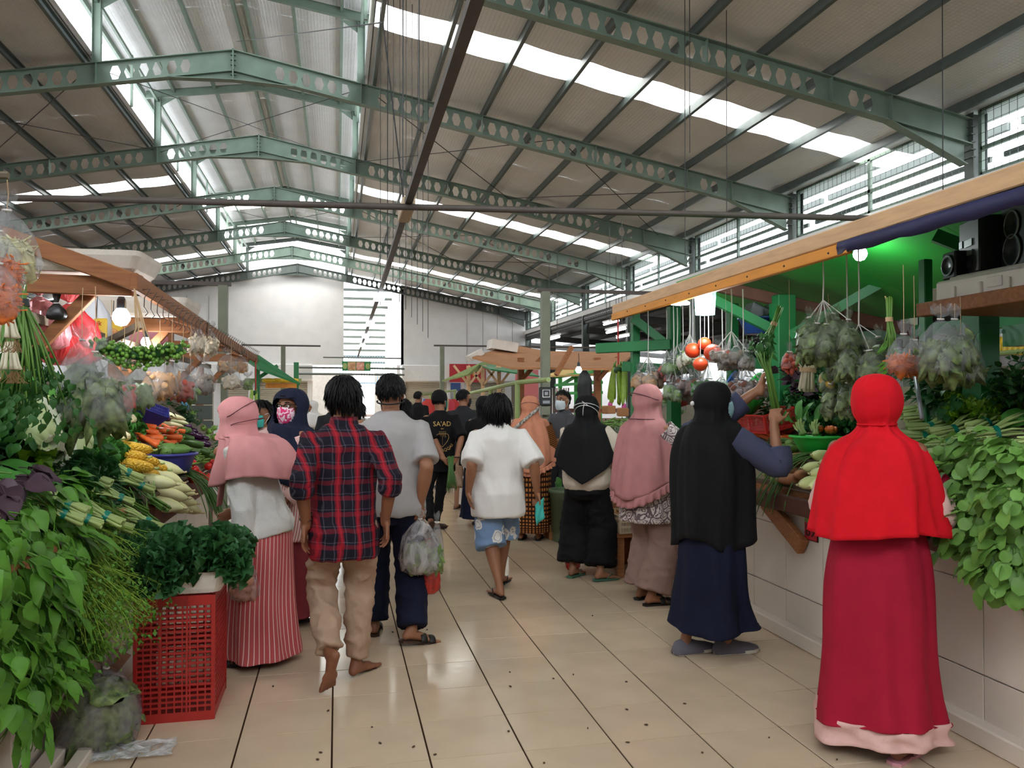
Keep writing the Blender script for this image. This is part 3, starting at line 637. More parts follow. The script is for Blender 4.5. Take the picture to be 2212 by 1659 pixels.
# ---------------- further stalls
def canopy(name, pts, mat, th, parent): return O(name, MB().prism(pts, (0, 0, 0), (0, 0, th)), mat, parent, world=True)
c1 = E('market_stall', (3.6, 13.2, 0), 'stall with a brown cardboard canopy on timber posts beyond the meter post', 'stall')
A_ = AY(1020, 775, 12.6); B_ = AY(1175, 745, 14.6); C_ = AY(1372, 765, 12.4); D_ = AY(1330, 800, 10.8)
for a, b_, c_, d_ in ((A_, AY(1105, 748, 14.4), AY(1180, 762, 14.0), AY(1105, 798, 11.6)), (AY(1180, 762, 14.0), C_, D_, AY(1105, 798, 11.6))): O('canopy_sheet', MB().prism([a, b_, c_, d_], (0, 0, 0), (0, 0, .03)), m_card, c1, world=True)
foam = AY(1085, 752, 13.6); O('foam_sheet', MB().box(foam + V3(0, 0, .03), (.45, .5, .16), Matrix.Rotation(.15, 3, 'Y')), m_foam, c1, world=True); O('foam_sheet', MB().box(AY(1025, 768, 13.0), (.25, .4, .1), Matrix.Rotation(-.5, 3, 'Y')), m_foam, c1, world=True)
for px, Y in ((1125, 12.3), (1290, 12.0)): p = AY(px, 800, Y); O('post', MB().box((p.x, Y, 1.05), (.09, .09, 2.1)), m_wood, c1, world=True); O('brace', MB().bar((p.x, Y - .03, 1.75), (p.x + .32, Y - .03, 2.1), .07, .06), m_wood, c1, world=True)
p = AY(1210, 790, 10.9); O('brace', MB().bar((p.x - .06, 10.9, 1.8), (p.x + .2, 11.0, 2.2), .06, .05), m_wood, c1, world=True)
O('table', MB().box((3.7, 12.6, .45), (1.6, 2.2, .9)), m_wooddk, c1, world=True)
c2 = E('market_stall', (3.5, 19, 0), 'pale green canopy stall with white posts near the red sign', 'stall')
O('canopy_sheet', MB().prism([AY(955, 825, 17), AY(1040, 785, 19), AY(1080, 782, 20.5), AY(1010, 812, 18)], (0, 0, 0), (0, 0, .03)), m_pgreen, c2, world=True); O('canopy_sheet', MB().prism([AY(1035, 790, 19), AY(1120, 792, 19.5), AY(1165, 815, 18), AY(1060, 800, 17)], (0, 0, 0), (0, 0, .03)), m_greenp, c2, world=True)
for px in (1012, 1043, 1078): p = AY(px, 830, 18.5); O('post', MB().box((p.x, 18.5, 1.1), (.08, .08, 2.2)), m_woodpale, c2, world=True); O('brace', MB().bar((p.x, 18.45, 1.75), (p.x - .35, 18.45, 2.2), .05, .05).bar((p.x, 18.45, 1.75), (p.x + .35, 18.45, 2.2), .05, .05), m_woodpale, c2, world=True)
O('table', MB().box((3.5, 18.6, .42), (2.2, 1.4, .84)), m_steelp, c2, world=True)
c3 = E('pipe_rack', (2.9, 14.6, 0), 'pale green pipe rack along the aisle behind the peach hijab', 'rack')
a = AY(1118, 826, 11.8); b_ = AY(1000, 853, 17.5); O('rail', MB().tube([AY(1185, 820, 10.6), a, b_], .035, 8), m_pgreen, c3, world=True)
for px, Y, py in ((1118, 11.8, 826), (1060, 14, 843), (1000, 17.5, 853)): p = AY(px, py, Y); O('post', MB().tube([(p.x, Y, 0), (p.x, Y, p.z)], .04, 8), m_pgreen, c3, world=True)
c4 = E('market_stall', (-2.4, 12.3, 0), 'far left stall with a sloping dark green canopy and yellow goods', 'stall')
O('canopy_sheet', MB().prism([AY(480, 748, 12.5), AY(560, 772, 12.0), AY(648, 832, 11.3), AY(560, 800, 11.5)], (0, 0, 0), (0, 0, .03)), m_greenp, c4, world=True)
for px, Y in ((556, 12), (640, 12.3)): p = AY(px, 800, Y); O('post', MB().box((p.x, Y, 1.0), (.07, .07, 2.0)), m_greenp, c4, world=True)
O('shelf_beam', MB().bar(AY(530, 822, 12), AY(650, 822, 12.3), .06, .06), m_pgreen, c4, world=True); O('brace', MB().bar(AY(560, 815, 12), AY(600, 790, 12), .05, .05), m_greenp, c4, world=True)
O('price_strip', MB().bar(AY(575, 833, 11.9), AY(640, 833, 12.2), .03, .07), m_orange, c4, world=True); O('table', MB().box((-2.5, 12.4, .45), (1.6, 1.6, .9)), m_wooddk, c4, world=True)
for k in range(4): p = lerp(AY(580, 822, 11.8), AY(632, 822, 12.1), k / 3); O('yellow_pouch', MB().ell(p, (.09, .04, .035), 10, 6), M('yellow_pack', '#d9b01f', .5), label='yellow pouch on the far left stall beam, %s from the left' % ORD(k), cat='pouch', group='yellow pouches far left', smooth=True)
# green lattice stalls on the right beyond the seller
c5 = E('market_stall', (5.2, 13.5, 0), 'bright green lattice framed stall with yellow canopy beyond the seller', 'stall')
m_lat = M('bright_green_paint', '#35b24a', .45); m_yel = M('yellow_canopy', '#d3b26a', .7)
for px, Y in ((1245, 14.5), (1295, 13.5), (1210, 16)): p = AY(px, 850, Y); O('post', MB().box((p.x, Y, 1.1), (.07, .07, 2.2)), m_lat, c5, world=True)
for p0, p1 in (((1200, 815, 15), (1300, 800, 13.5)), ((1200, 832, 15), (1300, 826, 13.5)), ((1215, 830, 15), (1245, 812, 14.5)), ((1245, 812, 14.5), (1290, 830, 13.6)), ((1200, 850, 15), (1300, 848, 13.5))): O('lattice_bar', MB().bar(AY(*p0), AY(*p1), .05, .05), m_lat, c5, world=True)
O('canopy_sheet', MB().prism([AY(1170, 815, 15), AY(1225, 800, 16.5), AY(1330, 800, 15), AY(1290, 812, 13.5)], (0, 0, 0), (0, 0, .03)), m_yel, c5, world=True); O('canopy_sheet', MB().prism([AY(1240, 775, 15), AY(1285, 768, 16), AY(1305, 785, 15), AY(1265, 785, 14)], (0, 0, 0), (0, 0, .03)), m_yel, c5, world=True)
for k in range(9): p = AY(1188 + k * 5, 838, 12.2); O('hanging_sachet', MB().bar(p, p - V3(0, 0, .35 + .05 * (k % 3)), .03, .012), M('sachet_%d' % k, ['#b06a5a', '#d8d0c8', '#5d4a44'][k % 3], .5), label='narrow sachet strip hung beside the seller, %s from the left' % ORD(k), cat='sachet', group='sachet strips by the seller')
for k in range(3): p = AY(1262 + k * 9, 862, 12.6); j = E('jar', p - V3(0, 0, .1), 'glass jar with a red lid on the lattice stall, %s from the left' % ORD(k), 'jar', 'red lidded jars'); O('glass', MB().lathe([(.04, 0), (.05, .02), (.05, .14), (.035, .16)], 12), M('jar_glass_%d' % k, '#b9b4ac', .2), j, smooth=True); O('lid', MB().lathe([(.045, .16), (.045, .19)], 12), m_red, j)
O('shelf_plank', MB().box(AY(1275, 880, 12.6) - V3(0, 0, .05), (1.2, .4, .06)), m_wooddk, c5, world=True)
jk = AY(1263, 800, 9.6); O('jacket', MB().loft([[jk + V3(.09 * w_ * cos(q) + .01 * sin(i * 2 + q * 3), .05 * w_ * sin(q), -.06 * i) for q in [2 * pi * j / 14 for j in range(14)]] for i, w_ in enumerate((.2, .7, 1, 1.05, 1, 1.0, .95, .95, .9, .8))]), m_black, label='black and grey jacket hanging from the cardboard canopy', cat='jacket', smooth=True)
bulb(AY(1250, 799, 9.9), 2.05, 'tiny lit bulb beside the hanging black jacket', .04)
# market tables and goods far down the aisle, on both sides
ft = E('display_table', (3.0, 16.8, 0), 'long cloth covered table with pink packets beyond the black cap', 'table'); O('cloth', MB().box((3.1, 16.5, .45), (1.4, 4.6, .9), bev=.04), M('grey_cloth', '#a9a5a6', .8), ft, world=True)
for k in range(26): O('packet', MB().ell((2.55 + U(0, .8), 14.6 + k * .15, .95 + U(0, .05)), (.12, .1, .06), 10, 6), M('packet_%d' % k, ['#d8a0a0', '#cf6a6a', '#d8c8c0'][k % 3], .6), label='pinkish packet heaped on the far cloth table', cat='packet', group='packets on the cloth table', smooth=True)
for k, (px, c_) in enumerate([(925, '#c8403a'), (935, '#e07030'), (948, '#3f9a5a'), (968, '#c23a4a'), (918, '#3a58a8'), (980, '#b03030')]): p = AY(px, 862, 20 + k * .4); O('hanging_garment', MB().loft([[p + V3(w_ * cos(q), .06 * sin(q), -.09 * i) for q in [2 * pi * j / 10 for j in range(10)]] for i, w_ in enumerate((.05, .16, .18, .17, .18, .2))]), M('garment_%d' % k, c_, .8), label='%s garment hanging far down the aisle' % ['scarlet', 'orange', 'green', 'crimson', 'blue', 'dark red'][k], cat='garment', smooth=True)
gk = E('garment_rail', (2.6, 20.8, 0), 'pale green garment rail with thin posts far down the aisle', 'rack')
O('rail', MB().tube([AY(905, 853, 19.5), AY(985, 843, 22.5)], .03, 6), m_pgreen, gk, world=True)
for px, Y, py in ((908, 19.6, 853), (930, 20.4, 850), (943, 20.9, 848), (982, 22.4, 844)): p = AY(px, py, Y); O('post', MB().tube([(p.x, Y, 0), (p.x, Y, p.z)], .03, 6), m_pgreen, gk, world=True)
bn = E('banner', AY(770, 791, 48.15), 'green food banner with two photos hung in the back opening', 'banner')
O('cloth', MB().box((0, 0, 0), (1.65, .03, .56)), m_greenp, bn)
for x, c_, d_ in ((-.27, '#8a5a3a', '#c9a37a'), (.22, '#a04a3a', '#d8b09a')): O('photo', MB().box((x, -.02, 0), (.45, .01, .48)), M('food_photo', c_, .5, col2=d_, vscale=6), bn)
for x in (-.66, .66): O('emblem', MB().ell((x, -.02, 0), (.14, .008, .18), 12, 8), m_pgreen, bn)
O('cord', MB().tube([(-.8, 0, .28), (-.8, 0, .5)], .01, 5).tube([(.8, 0, .28), (.8, 0, .5)], .01, 5), m_black, bn, kind='stuff'); O('suspension_bar', MB().tube([(-1.9, 0, .5), (2.6, 0, .48)], .04, 6), m_steel_dk, bn)
rs = E('shop_sign', AY(1010, 806, 48.37), 'red shop sign board with yellow lettering on the back fascia', 'sign'); O('board', MB().box((0, 0, 0), (2.2, .1, 1.1)), m_signr, rs)
for k in range(5): O('flower', MB().ell((-.1 + k * .25, -.06, -.1 + .12 * (k % 2)), (.1, .02, .1), 10, 6), m_orange, rs)
bs = E('shop_sign', AY(984, 840, 40), 'small blue sign board on a wall far down the aisle', 'sign'); O('board', MB().box((0, 0, .1), (.5, .06, .4)), m_blue2, bs); O('stand', MB().box((0, 0, -.95), (.06, .06, 1.8)), m_steelp, bs)
lt_ = E('bright_doorway', (.5, 53, 0), kind='structure', label='bright daylight entrance beyond the back opening')
O('step', MB().box((1.8, 52.5, .05), (4, 2, .1)), m_white, lt_, world=True)
pp = AY(1138, 833, 30); ps_ = E('shop_sign', pp, 'pink notice board hung under the cardboard canopy', 'sign'); O('board', MB().box((0, 0, 0), (.9, .05, 1.2)), M('pink_board', '#c06a6a', .6), ps_); O('stand', MB().box((0, .03, -1.1), (.06, .05, 1.5)), m_steelp, ps_)
# left background: grey shelving screen behind the pink hijab
gs = E('screen', AY(428, 895, 9.6), 'grey slatted metal screen behind the pink hijab', 'screen')
for k in range(5): O('slat', MB().box((0, 0, -.32 + .17 * k), (.3, .02, .16), bev=.004), m_steel_dk, gs)
for x in (-.2, .2): O('frame', MB().box((x, 0, -.3), (.07, .03, 1.3)), m_white, gs)
O('leg', MB().box((0, .02, -.85), (.3, .02, .6)), m_white, gs)
pb = AY(378, 880, 8.6); O('paper_sheet', MB().box(pb, (.25, .02, .3), Matrix.Rotation(.2, 3, 'Y')), M('sky_blue_paper', '#6db5dc', .6), label='pale blue sheet propped behind the white radishes', cat='sheet')
# ================================================================== PEOPLE: body, hands, hair, clothes
def fuse(mb, vox, smooth=4, dec=0.0, wr=0.0, wscale=9.0, wst=(1, 1, .5), name='m', mats=()):
    """one continuous skin over all the volumes in mb; optional cloth wrinkles along the normals"""
    me = mb.mesh('tmp'); o = bpy.data.objects.new('tmp', me); COL.objects.link(o)
    r = o.modifiers.new('r', 'REMESH'); r.mode = 'VOXEL'; r.voxel_size = vox
    s = o.modifiers.new('s', 'SMOOTH'); s.factor = .5; s.iterations = smooth
    if dec: d = o.modifiers.new('d', 'DECIMATE'); d.ratio = dec
    dg = bpy.context.evaluated_depsgraph_get(); dg.update()
    out = bpy.data.meshes.new_from_object(o.evaluated_get(dg)); out.name = name
    bpy.data.objects.remove(o); bpy.data.meshes.remove(me)
    if wr:
        n = len(out.vertices); co = np.empty(n * 3); out.vertices.foreach_get('co', co); co = co.reshape(-1, 3)
        no = np.empty(n * 3); out.vertices.foreach_get('normal', no); no = no.reshape(-1, 3)
        d = np.array([1 - 2 * abs(noise.noise((p[0] * wscale * wst[0], p[1] * wscale * wst[1], p[2] * wscale * wst[2] + p[0] * 1.5))) - .8 * abs(noise.noise((p[0] * wscale * 2.4 + p[2] * 3, p[1] * wscale * 2.4, p[2] * wscale * wst[2] * 1.6))) + .2 for p in co])
        co = co + no * (np.clip(d, .25, 1.2) - .5)[:, None] * wr; out.vertices.foreach_set('co', co.ravel())
    out.materials.clear()
    for m in (mats if isinstance(mats, (list, tuple)) else [mats]): out.materials.append(m)
    out.shade_smooth(); out.update(); return out
def ik(a, c, l1, l2, hint):
    a = Vector(a); c = Vector(c); d = c - a; L_ = min(d.length, (l1 + l2) * .999); d.normalize(); c = a + d * L_
    x = (l1 * l1 - l2 * l2 + L_ * L_) / (2 * L_); h = sqrt(max(0, l1 * l1 - x * x)); hv = Vector(hint); hv = hv - d * hv.dot(d)
    return a + d * x + hv.normalized() * h, c
def hand(mb, w, d, nrm, side, curl=.4, s=1.0, thumb=.5, spread=.07):
    """w wrist, d direction of the hand, nrm back-of-hand normal; side -1 left / +1 right"""
    d = Vector(d).normalized(); nrm = Vector(nrm); nrm = (nrm - d * nrm.dot(d)).normalized(); lat = d.cross(nrm) * side  # lat: towards the thumb
    R = Matrix((lat, d, nrm)).transposed()
    mb.ell(w + d * .047 * s, (.04 * s, .052 * s, .0155 * s), 12, 8, R)
    mb.cap(w - d * .03 * s, w + d * .02 * s, .026 * s, .027 * s, 10)
    for i, (off, ln, r) in enumerate([(.031, .070, .0088), (.0105, .080, .0092), (-.0105, .074, .0088), (-.031, .058, .0078)]):
        q = w + d * .082 * s + lat * off * s; a = spread * (1.4 - i) ; dv = (d + lat * a).normalized(); cu = curl * (1 + .12 * i); p = q
        ax = dv.cross(nrm)
        for k, f in enumerate((.44, .31, .25)):
            M3 = Matrix.Rotation(-cu * (.7 if k == 0 else 1.0), 3, ax); dv = M3 @ dv
            p2 = p + dv * ln * f * s; mb.cap(p, p2, r * s * (1 - .1 * k), r * s * (.93 - .1 * k), 8); p = p2
    q = w + d * .022 * s + lat * .03 * s; dv = (d * .75 + lat * .75 - nrm * .35 * thumb * 2).normalized()
    p = q + dv * .042 * s; mb.cap(q, p, .0125 * s, .0105 * s, 8); dv = (dv + d * .6 - lat * .35 * thumb).normalized(); mb.cap(p, p + dv * .034 * s, .0105 * s, .0085 * s, 8)
class Fig: pass
SKIN = {}
def skin(hexs):
    if hexs not in SKIN: SKIN[hexs] = M('skin_' + hexs[1:], hexs, .5, var=.07, vscale=9, spec=.35)
    return SKIN[hexs]
def figure(name, x, y, rz, H, label, group=None, sk='#9c6c50', lean=0., twist=0., hy=0., hp=0., LW=None, RW=None, LA=None, RA=None, LF=0., RF=0., Lup=0., Rup=0.,
           fat=1.0, vox=.0075, dec=.3, curl=(.4, .4), ln=None, rn=None, ld=None, rd=None, lh=(-.35, -1, -.1), rh=(.35, -1, -.1), eyes=False, px=0., py=0., ph=.52, neck=0., hands=True, swid=.098, arms=True, feet=True, lg=.72, sl=.8):
    """a person facing local +Y; LW/RW wrists, LA/RA ankles (local metres); one continuous body mesh"""
    k = H / 1.62; F = Fig(); F.k = k; F.H = H
    rt = E(name, (x, y, 0), label, 'person', group, rz=rz); F.root = rt
    P = V3(px, py, ph * H); up = V3(0, sin(lean), cos(lean)); fw = V3(0, cos(lean), -sin(lean)); rx_ = V3(1, 0, 0)
    if twist: Rm = Matrix.Rotation(twist, 3, up); fw = Rm @ fw; rx_ = Rm @ rx_
    F.P, F.up, F.fw, F.rx = P, up, fw, rx_
    F.sp = lambda t, a=0., b=0.: P + up * (t * .31 * H) + rx_ * a + fw * b
    S = [F.sp(.85, sg * swid * H) for sg in (-1, 1)]; F.S = S
    l1, l2 = .172 * H, .150 * H
    LW = Vector(LW) if LW is not None else S[0] + V3(-.05, .04, -.30 * H); RW = Vector(RW) if RW is not None else S[1] + V3(.05, .04, -.30 * H)
    F.EL, F.LW = ik(S[0], LW, l1, l2, lh); F.ER, F.RW = ik(S[1], RW, l1, l2, rh)
    hips = [P + V3(sg * .052 * H, 0, 0) for sg in (-1, 1)]
    LA = Vector(LA) if LA is not None else V3(-.09, -.03, .075); RA = Vector(RA) if RA is not None else V3(.09, -.03, .075)
    F.KL, F.LA = ik(hips[0], LA, .245 * H, .245 * H, (-.15, 1, .1)); F.KR, F.RA = ik(hips[1], RA, .245 * H, .245 * H, (.15, 1, .1)); F.hips = hips
    mb = MB(); g = fat
    def rg(t, a, b, o=0.): return [F.sp(t) + rx_ * (a * cos(q)) + fw * (b * sin(q) + o) for q in [2 * pi * i / 20 for i in range(20)]]
    mb.loft([rg(-.3, .03 * k, .03 * k), rg(-.22, .12 * k * sl, .095 * k * sl), rg(0, .152 * k * sl, .11 * k * sl, -.01), rg(.3, .128 * k * sl, .095 * k * sl), rg(.6, .138 * k * sl, .105 * k * sl), rg(.85, .13 * k * sl, .08 * k), rg(.95, .068 * k, .054 * k), rg(1.04, .052 * k, .05 * k), rg(1.1, .03 * k, .03 * k)])
    for sg, sh, el, wr in ((-1, S[0], F.EL, F.LW), (1, S[1], F.ER, F.RW)):
        if not arms: break
        mb.cap(F.sp(.95, sg * .02 * H), sh - F.up * .01, .034 * k, .036 * k); mb.cap(sh, el, .043 * k * g, .036 * k * g); mb.cap(el, lerp(el, wr, .35), .036 * k * g, .037 * k * g); mb.cap(lerp(el, wr, .35), wr, .037 * k * g, .025 * k)
    for hp_, kn, an in ((hips[0], F.KL, F.LA), (hips[1], F.KR, F.RA)):
        mb.cap(hp_, kn, .078 * k * lg, .052 * k * lg); mb.cap(kn, lerp(kn, an, .3), .05 * k * lg, .056 * k * lg); mb.cap(lerp(kn, an, .3), lerp(kn, an, .85), .056 * k * lg, .033 * k); mb.cap(lerp(kn, an, .85), an, .033 * k, .032 * k)
    for sg, an, fd, upd in ((-1, F.LA, LF, Lup), (1, F.RA, RF, Rup)):
        if not feet: break
        a, b_ = fd, upd; R3 = Matrix.Rotation(-a, 3, 'Z') @ Matrix.Rotation(-b_, 3, 'X')
        T = lambda v: an + R3 @ (Vector(v) * k)
        mb.cap(T((0, -.03, -.042)), T((0, -.005, -.01)), .027 * k, .034 * k); mb.cap(T((0, -.01, -.03)), T((0, .11, -.052)), .034 * k, .023 * k)
        mb.ell(T((0, .10, -.055)), (.044 * k, .05 * k, .018 * k), 12, 8, R3)
        for i in range(5):
            xo = (-.032 + .0165 * i) * -sg; ln_ = (.045, .047, .042, .035, .026)[i]
            mb.cap(T((xo, .13, -.06)), T((xo * 1.1, .132 + ln_, -.063)), (.0125 if i == 0 else .009) * k, (.011 if i == 0 else .0075) * k, 8)
    # head
    nb = F.sp(1.0); hc = nb + up * .105 * k + fw * (.028 * k + neck) + V3(0, .0, .035 * k)
    Rh = Matrix((rx_, fw, up)).transposed() @ Matrix.Rotation(hy, 3, 'Z') @ Matrix.Rotation(hp - lean * -.0, 3, 'X'); F.hc = hc; F.Rh = Rh; hk = .97 * k; F.hk = hk
    F.h = lambda *v: hc + Rh @ (Vector(v) * hk)
    mb.cap(nb - up * .03, F.h(0, -.018, -.05), .056 * k, .054 * k)
    mb.ell(F.h(0, -.012, .015), (.074 * hk, .093 * hk, .09 * hk), 20, 14, Rh); mb.ell(F.h(0, .022, -.055), (.06 * hk, .068 * hk, .068 * hk), 18, 12, Rh)
    mb.ell(F.h(0, .055, -.098), (.03 * hk, .026 * hk, .022 * hk), 10, 8, Rh)
    mb.cap(F.h(0, .084, .0), F.h(0, .1, -.038), .008 * hk, .013 * hk, 8); mb.ell(F.h(0, .092, -.043), (.019 * hk, .013 * hk, .009 * hk), 10, 6, Rh)
    mb.cap(F.h(-.02, .083, -.066), F.h(.02, .083, -.066), .008 * hk, .008 * hk, 8); mb.cap(F.h(-.016, .08, -.077), F.h(.016, .08, -.077), .009 * hk, .009 * hk, 8)
    for sg in (-1, 1):
        mb.cap(F.h(sg * .018, .082, .012), F.h(sg * .05, .068, .014), .009 * hk, .008 * hk, 8)
        mb.ell(F.h(sg * .075, -.01, -.02), (.011 * hk, .02 * hk, .033 * hk), 10, 8, Rh @ Matrix.Rotation(sg * .3, 3, 'Z'))
    if hands:
        for sg, el, wr, cu, dd, nn in ((-1, F.EL, F.LW, curl[0], ld, ln), (1, F.ER, F.RW, curl[1], rd, rn)):
            d = Vector(dd) if dd is not None else (wr - el).normalized(); n_ = Vector(nn) if nn is not None else V3(sg, .25, .1); hand(mb, wr, d, n_, sg, cu, k * .98)
    F.skin = skin(sk)
    O('body', fuse(mb, vox, 3, dec, name='body', mats=F.skin), None, rt)
    if eyes:
        for sg in (-1, 1):
            c = F.h(sg * .031, .0755, -.006); mbe = MB().ell(c, .0125 * hk, 12, 8, Rh); e = O('eye', mbe, m_eye, rt, smooth=True)
            O('iris', MB().ell(c + Rh @ V3(0, .0092, 0), (.006, .0042, .006), 10, 6, Rh), m_black_gloss, e, smooth=True)
            O('eyelid', MB().cap(F.h(sg * .02, .087, .0035), F.h(sg * .042, .081, .0035), .003, .003, 6), F.skin, e, smooth=True)
            O('eyebrow', MB().tube([F.h(sg * .016, .09, .019), F.h(sg * .032, .088, .024), F.h(sg * .05, .076, .019)], [.003, .004, .002], 6, flat=.6), m_hair, rt, smooth=True)
    return F
m_eye = M('eye_white', '#d8d2c8', .2); m_black_gloss = M('black_gloss', '#0c0b0b', .15); m_hair = M('black_hair', '#080607', .5, spec=.22, var=.2, vscale=40)
# ---------------- cloth shells
def cat(ks, t):
    n = len(ks) - 1; x = t * n; i = min(int(x), n - 1); f = x - i; p1, p2 = ks[i], ks[i + 1]; p0 = ks[max(i - 1, 0)]; p3 = ks[min(i + 2, n)]
    return tuple(.5 * (2 * b + (c - a) * f + (2 * a - 5 * b + 4 * c - d) * f * f + (3 * b - a - 3 * c + d) * f ** 3) for a, b, c, d in zip(p0, p1, p2, p3))
def shell(name, rings, mat, parent, closed=True, skip=None, thick=.004, label=None, uvs=(1, 1), cap0=False):
    n = len(rings[0]); k = len(rings); vs = [tuple(p) for r in rings for p in r]; fs = []; uv = []
    for i in range(k - 1):
        for j in range(n if closed else n - 1):
            if skip and skip(i / (k - 1), (j + .5) / n): continue
            j2 = (j + 1) % n; fs.append((i * n + j, i * n + j2, (i + 1) * n + j2, (i + 1) * n + j))
            u0, u1, v0, v1 = j / n * uvs[0], (j + 1) / n * uvs[0], i / (k - 1) * uvs[1], (i + 1) / (k - 1) * uvs[1]; uv += [u0, v0, u1, v0, u1, v1, u0, v1]
    if cap0: fs.append(tuple(range(n))[::-1]); uv += [0, 0] * n
    me = bpy.data.meshes.new(name); me.from_pydata(vs, [], fs); l = me.uv_layers.new(name='UVMap'); l.data.foreach_set('uv', uv)
    me.materials.append(mat); me.shade_smooth(); me.update()
    o = O(name, me, None, parent, label)
    if thick: s = o.modifiers.new('s', 'SOLIDIFY'); s.thickness = thick; s.offset = 1
    return o
def drape(name, keys, mat, parent, n=72, rows=34, folds=((9, 1, 0), (5, .6, 1.3), (14, .4, 2.)), hem=None, skip=None, thick=.004, top=False, uvs=(1, 1), noise_amp=0., seed=0., label=None, front=0.):
    """keys: (cx, cy, z, rx, ry, fold) from top to bottom; theta 0 = +X, 0.25 turn = +Y (front)"""
    rings = []; ws = sum(abs(f[1]) for f in folds) or 1
    for i in range(rows + 1):
        t = i / rows; cx, cy, z, rx, ry, fa = cat(keys, t); r = []
        for j in range(n):
            q = 2 * pi * j / n; w = sum(a * sin(k_ * q + p_ + .5 * sin(q * 2 + seed)) for k_, a, p_ in folds) / ws
            w += 1.1 * noise.noise((cos(q) * 2.2 + seed, sin(q) * 2.2, t * 2.4)) + .5 * noise.noise((cos(q) * 5 + seed, sin(q) * 5, t * 4.)) if fa else 0
            m = 1 + 0 * w; d = fa * w; zz = z + (hem(q) * t * t if hem else 0)
            nz = noise_amp * noise.noise((cos(q) * 3 + seed, sin(q) * 3, t * 7))
            r.append((cx + cos(q) * (rx + d + nz), cy + sin(q) * (ry + d + nz), zz))
        rings.append(r)
    return shell(name, rings, mat, parent, True, skip, thick, label, uvs, cap0=top)
def sleeve(name, pts, rad, mat, parent, n=20, wr=.006, seed=0., rows=22, thick=.003, label=None):
    """cloth tube along joints with crinkles"""
    ps = [Vector(p) for p in pts]; ks = [tuple(p) + (r,) for p, r in zip(ps, rad)]; rings = []; u = None
    cs = [cat(ks, i / rows) for i in range(rows + 1)]
    for i, c in enumerate(cs):
        a = Vector(cs[max(i - 1, 0)][:3]); b_ = Vector(cs[min(i + 1, rows)][:3]); t = (b_ - a).normalized()
        u = t.orthogonal().normalized() if u is None else (u - t * u.dot(t)).normalized(); w = t.cross(u); r = []
        for j in range(n):
            q = 2 * pi * j / n; rr = c[3] + wr * (noise.noise((cos(q) * 1.6 + seed, sin(q) * 1.6, i * .55)) + .5 * noise.noise((cos(q) * 4 + seed, sin(q) * 4, i * .9)))
            r.append(Vector(c[:3]) + (u * cos(q) + w * sin(q)) * rr)
        rings.append(r)
    return shell(name, rings, mat, parent, True, None, thick, label)
def torso_shirt(F, hemt, w, nt_=1.02, rings=None):
    """closed volume of a shirt body; w = [(t, rx, ry, dy)...] in body units"""
    mb = MB(); rr = []
    for t, a, b_, o in w:
        rr.append([F.sp(t) + F.rx * (a * F.k * np.sign(cos(q)) * abs(cos(q)) ** .85) + F.fw * ((b_ * np.sign(sin(q)) * abs(sin(q)) ** .85 + o) * F.k) for q in [2 * pi * i / 28 for i in range(28)]])
    mb.loft(rr); return mb
def trousers(F, name, mat, w=1.0, ank=.06, lo=.09, vox=.011, wr=.02, hipw=.165, parent=None, label=None, wscale=7, top=.12, knee=.075, cuffz=None):
    k = F.k; mb = MB(); P = F.P
    rr = []
    for t, a, b_, o in ((top, hipw * .8, .1, 0), (0, hipw * .93, .112, -.008), (-.18, hipw * .96, .122, -.012), (-.3, .10, .09, 0)):
        rr.append([F.sp(t if t > 0 else 0) + V3(0, 0, (t if t < 0 else 0) * .31 * F.H) + V3(a * k * w * cos(q), (b_ * w * sin(q) + o) * k, 0) for q in [2 * pi * i / 28 for i in range(28)]])
    mb.loft(rr)
    for hp_, kn, an in ((F.hips[0], F.KL, F.LA), (F.hips[1], F.KR, F.RA)):
        e = lerp(an, kn, lo)
        mb.tube([hp_ + V3(0, 0, .02), lerp(hp_, kn, .45), kn, lerp(kn, e, .5), e], [.098 * k * w, .09 * k * w, knee * k * w, (knee * .6 + ank * .4) * k * w, ank * k * w], 18)
    return O(name, fuse(mb, vox, 3, 0, wr, wscale, (1, 1, 1.6), name=name, mats=mat), None, parent or F.root, label)
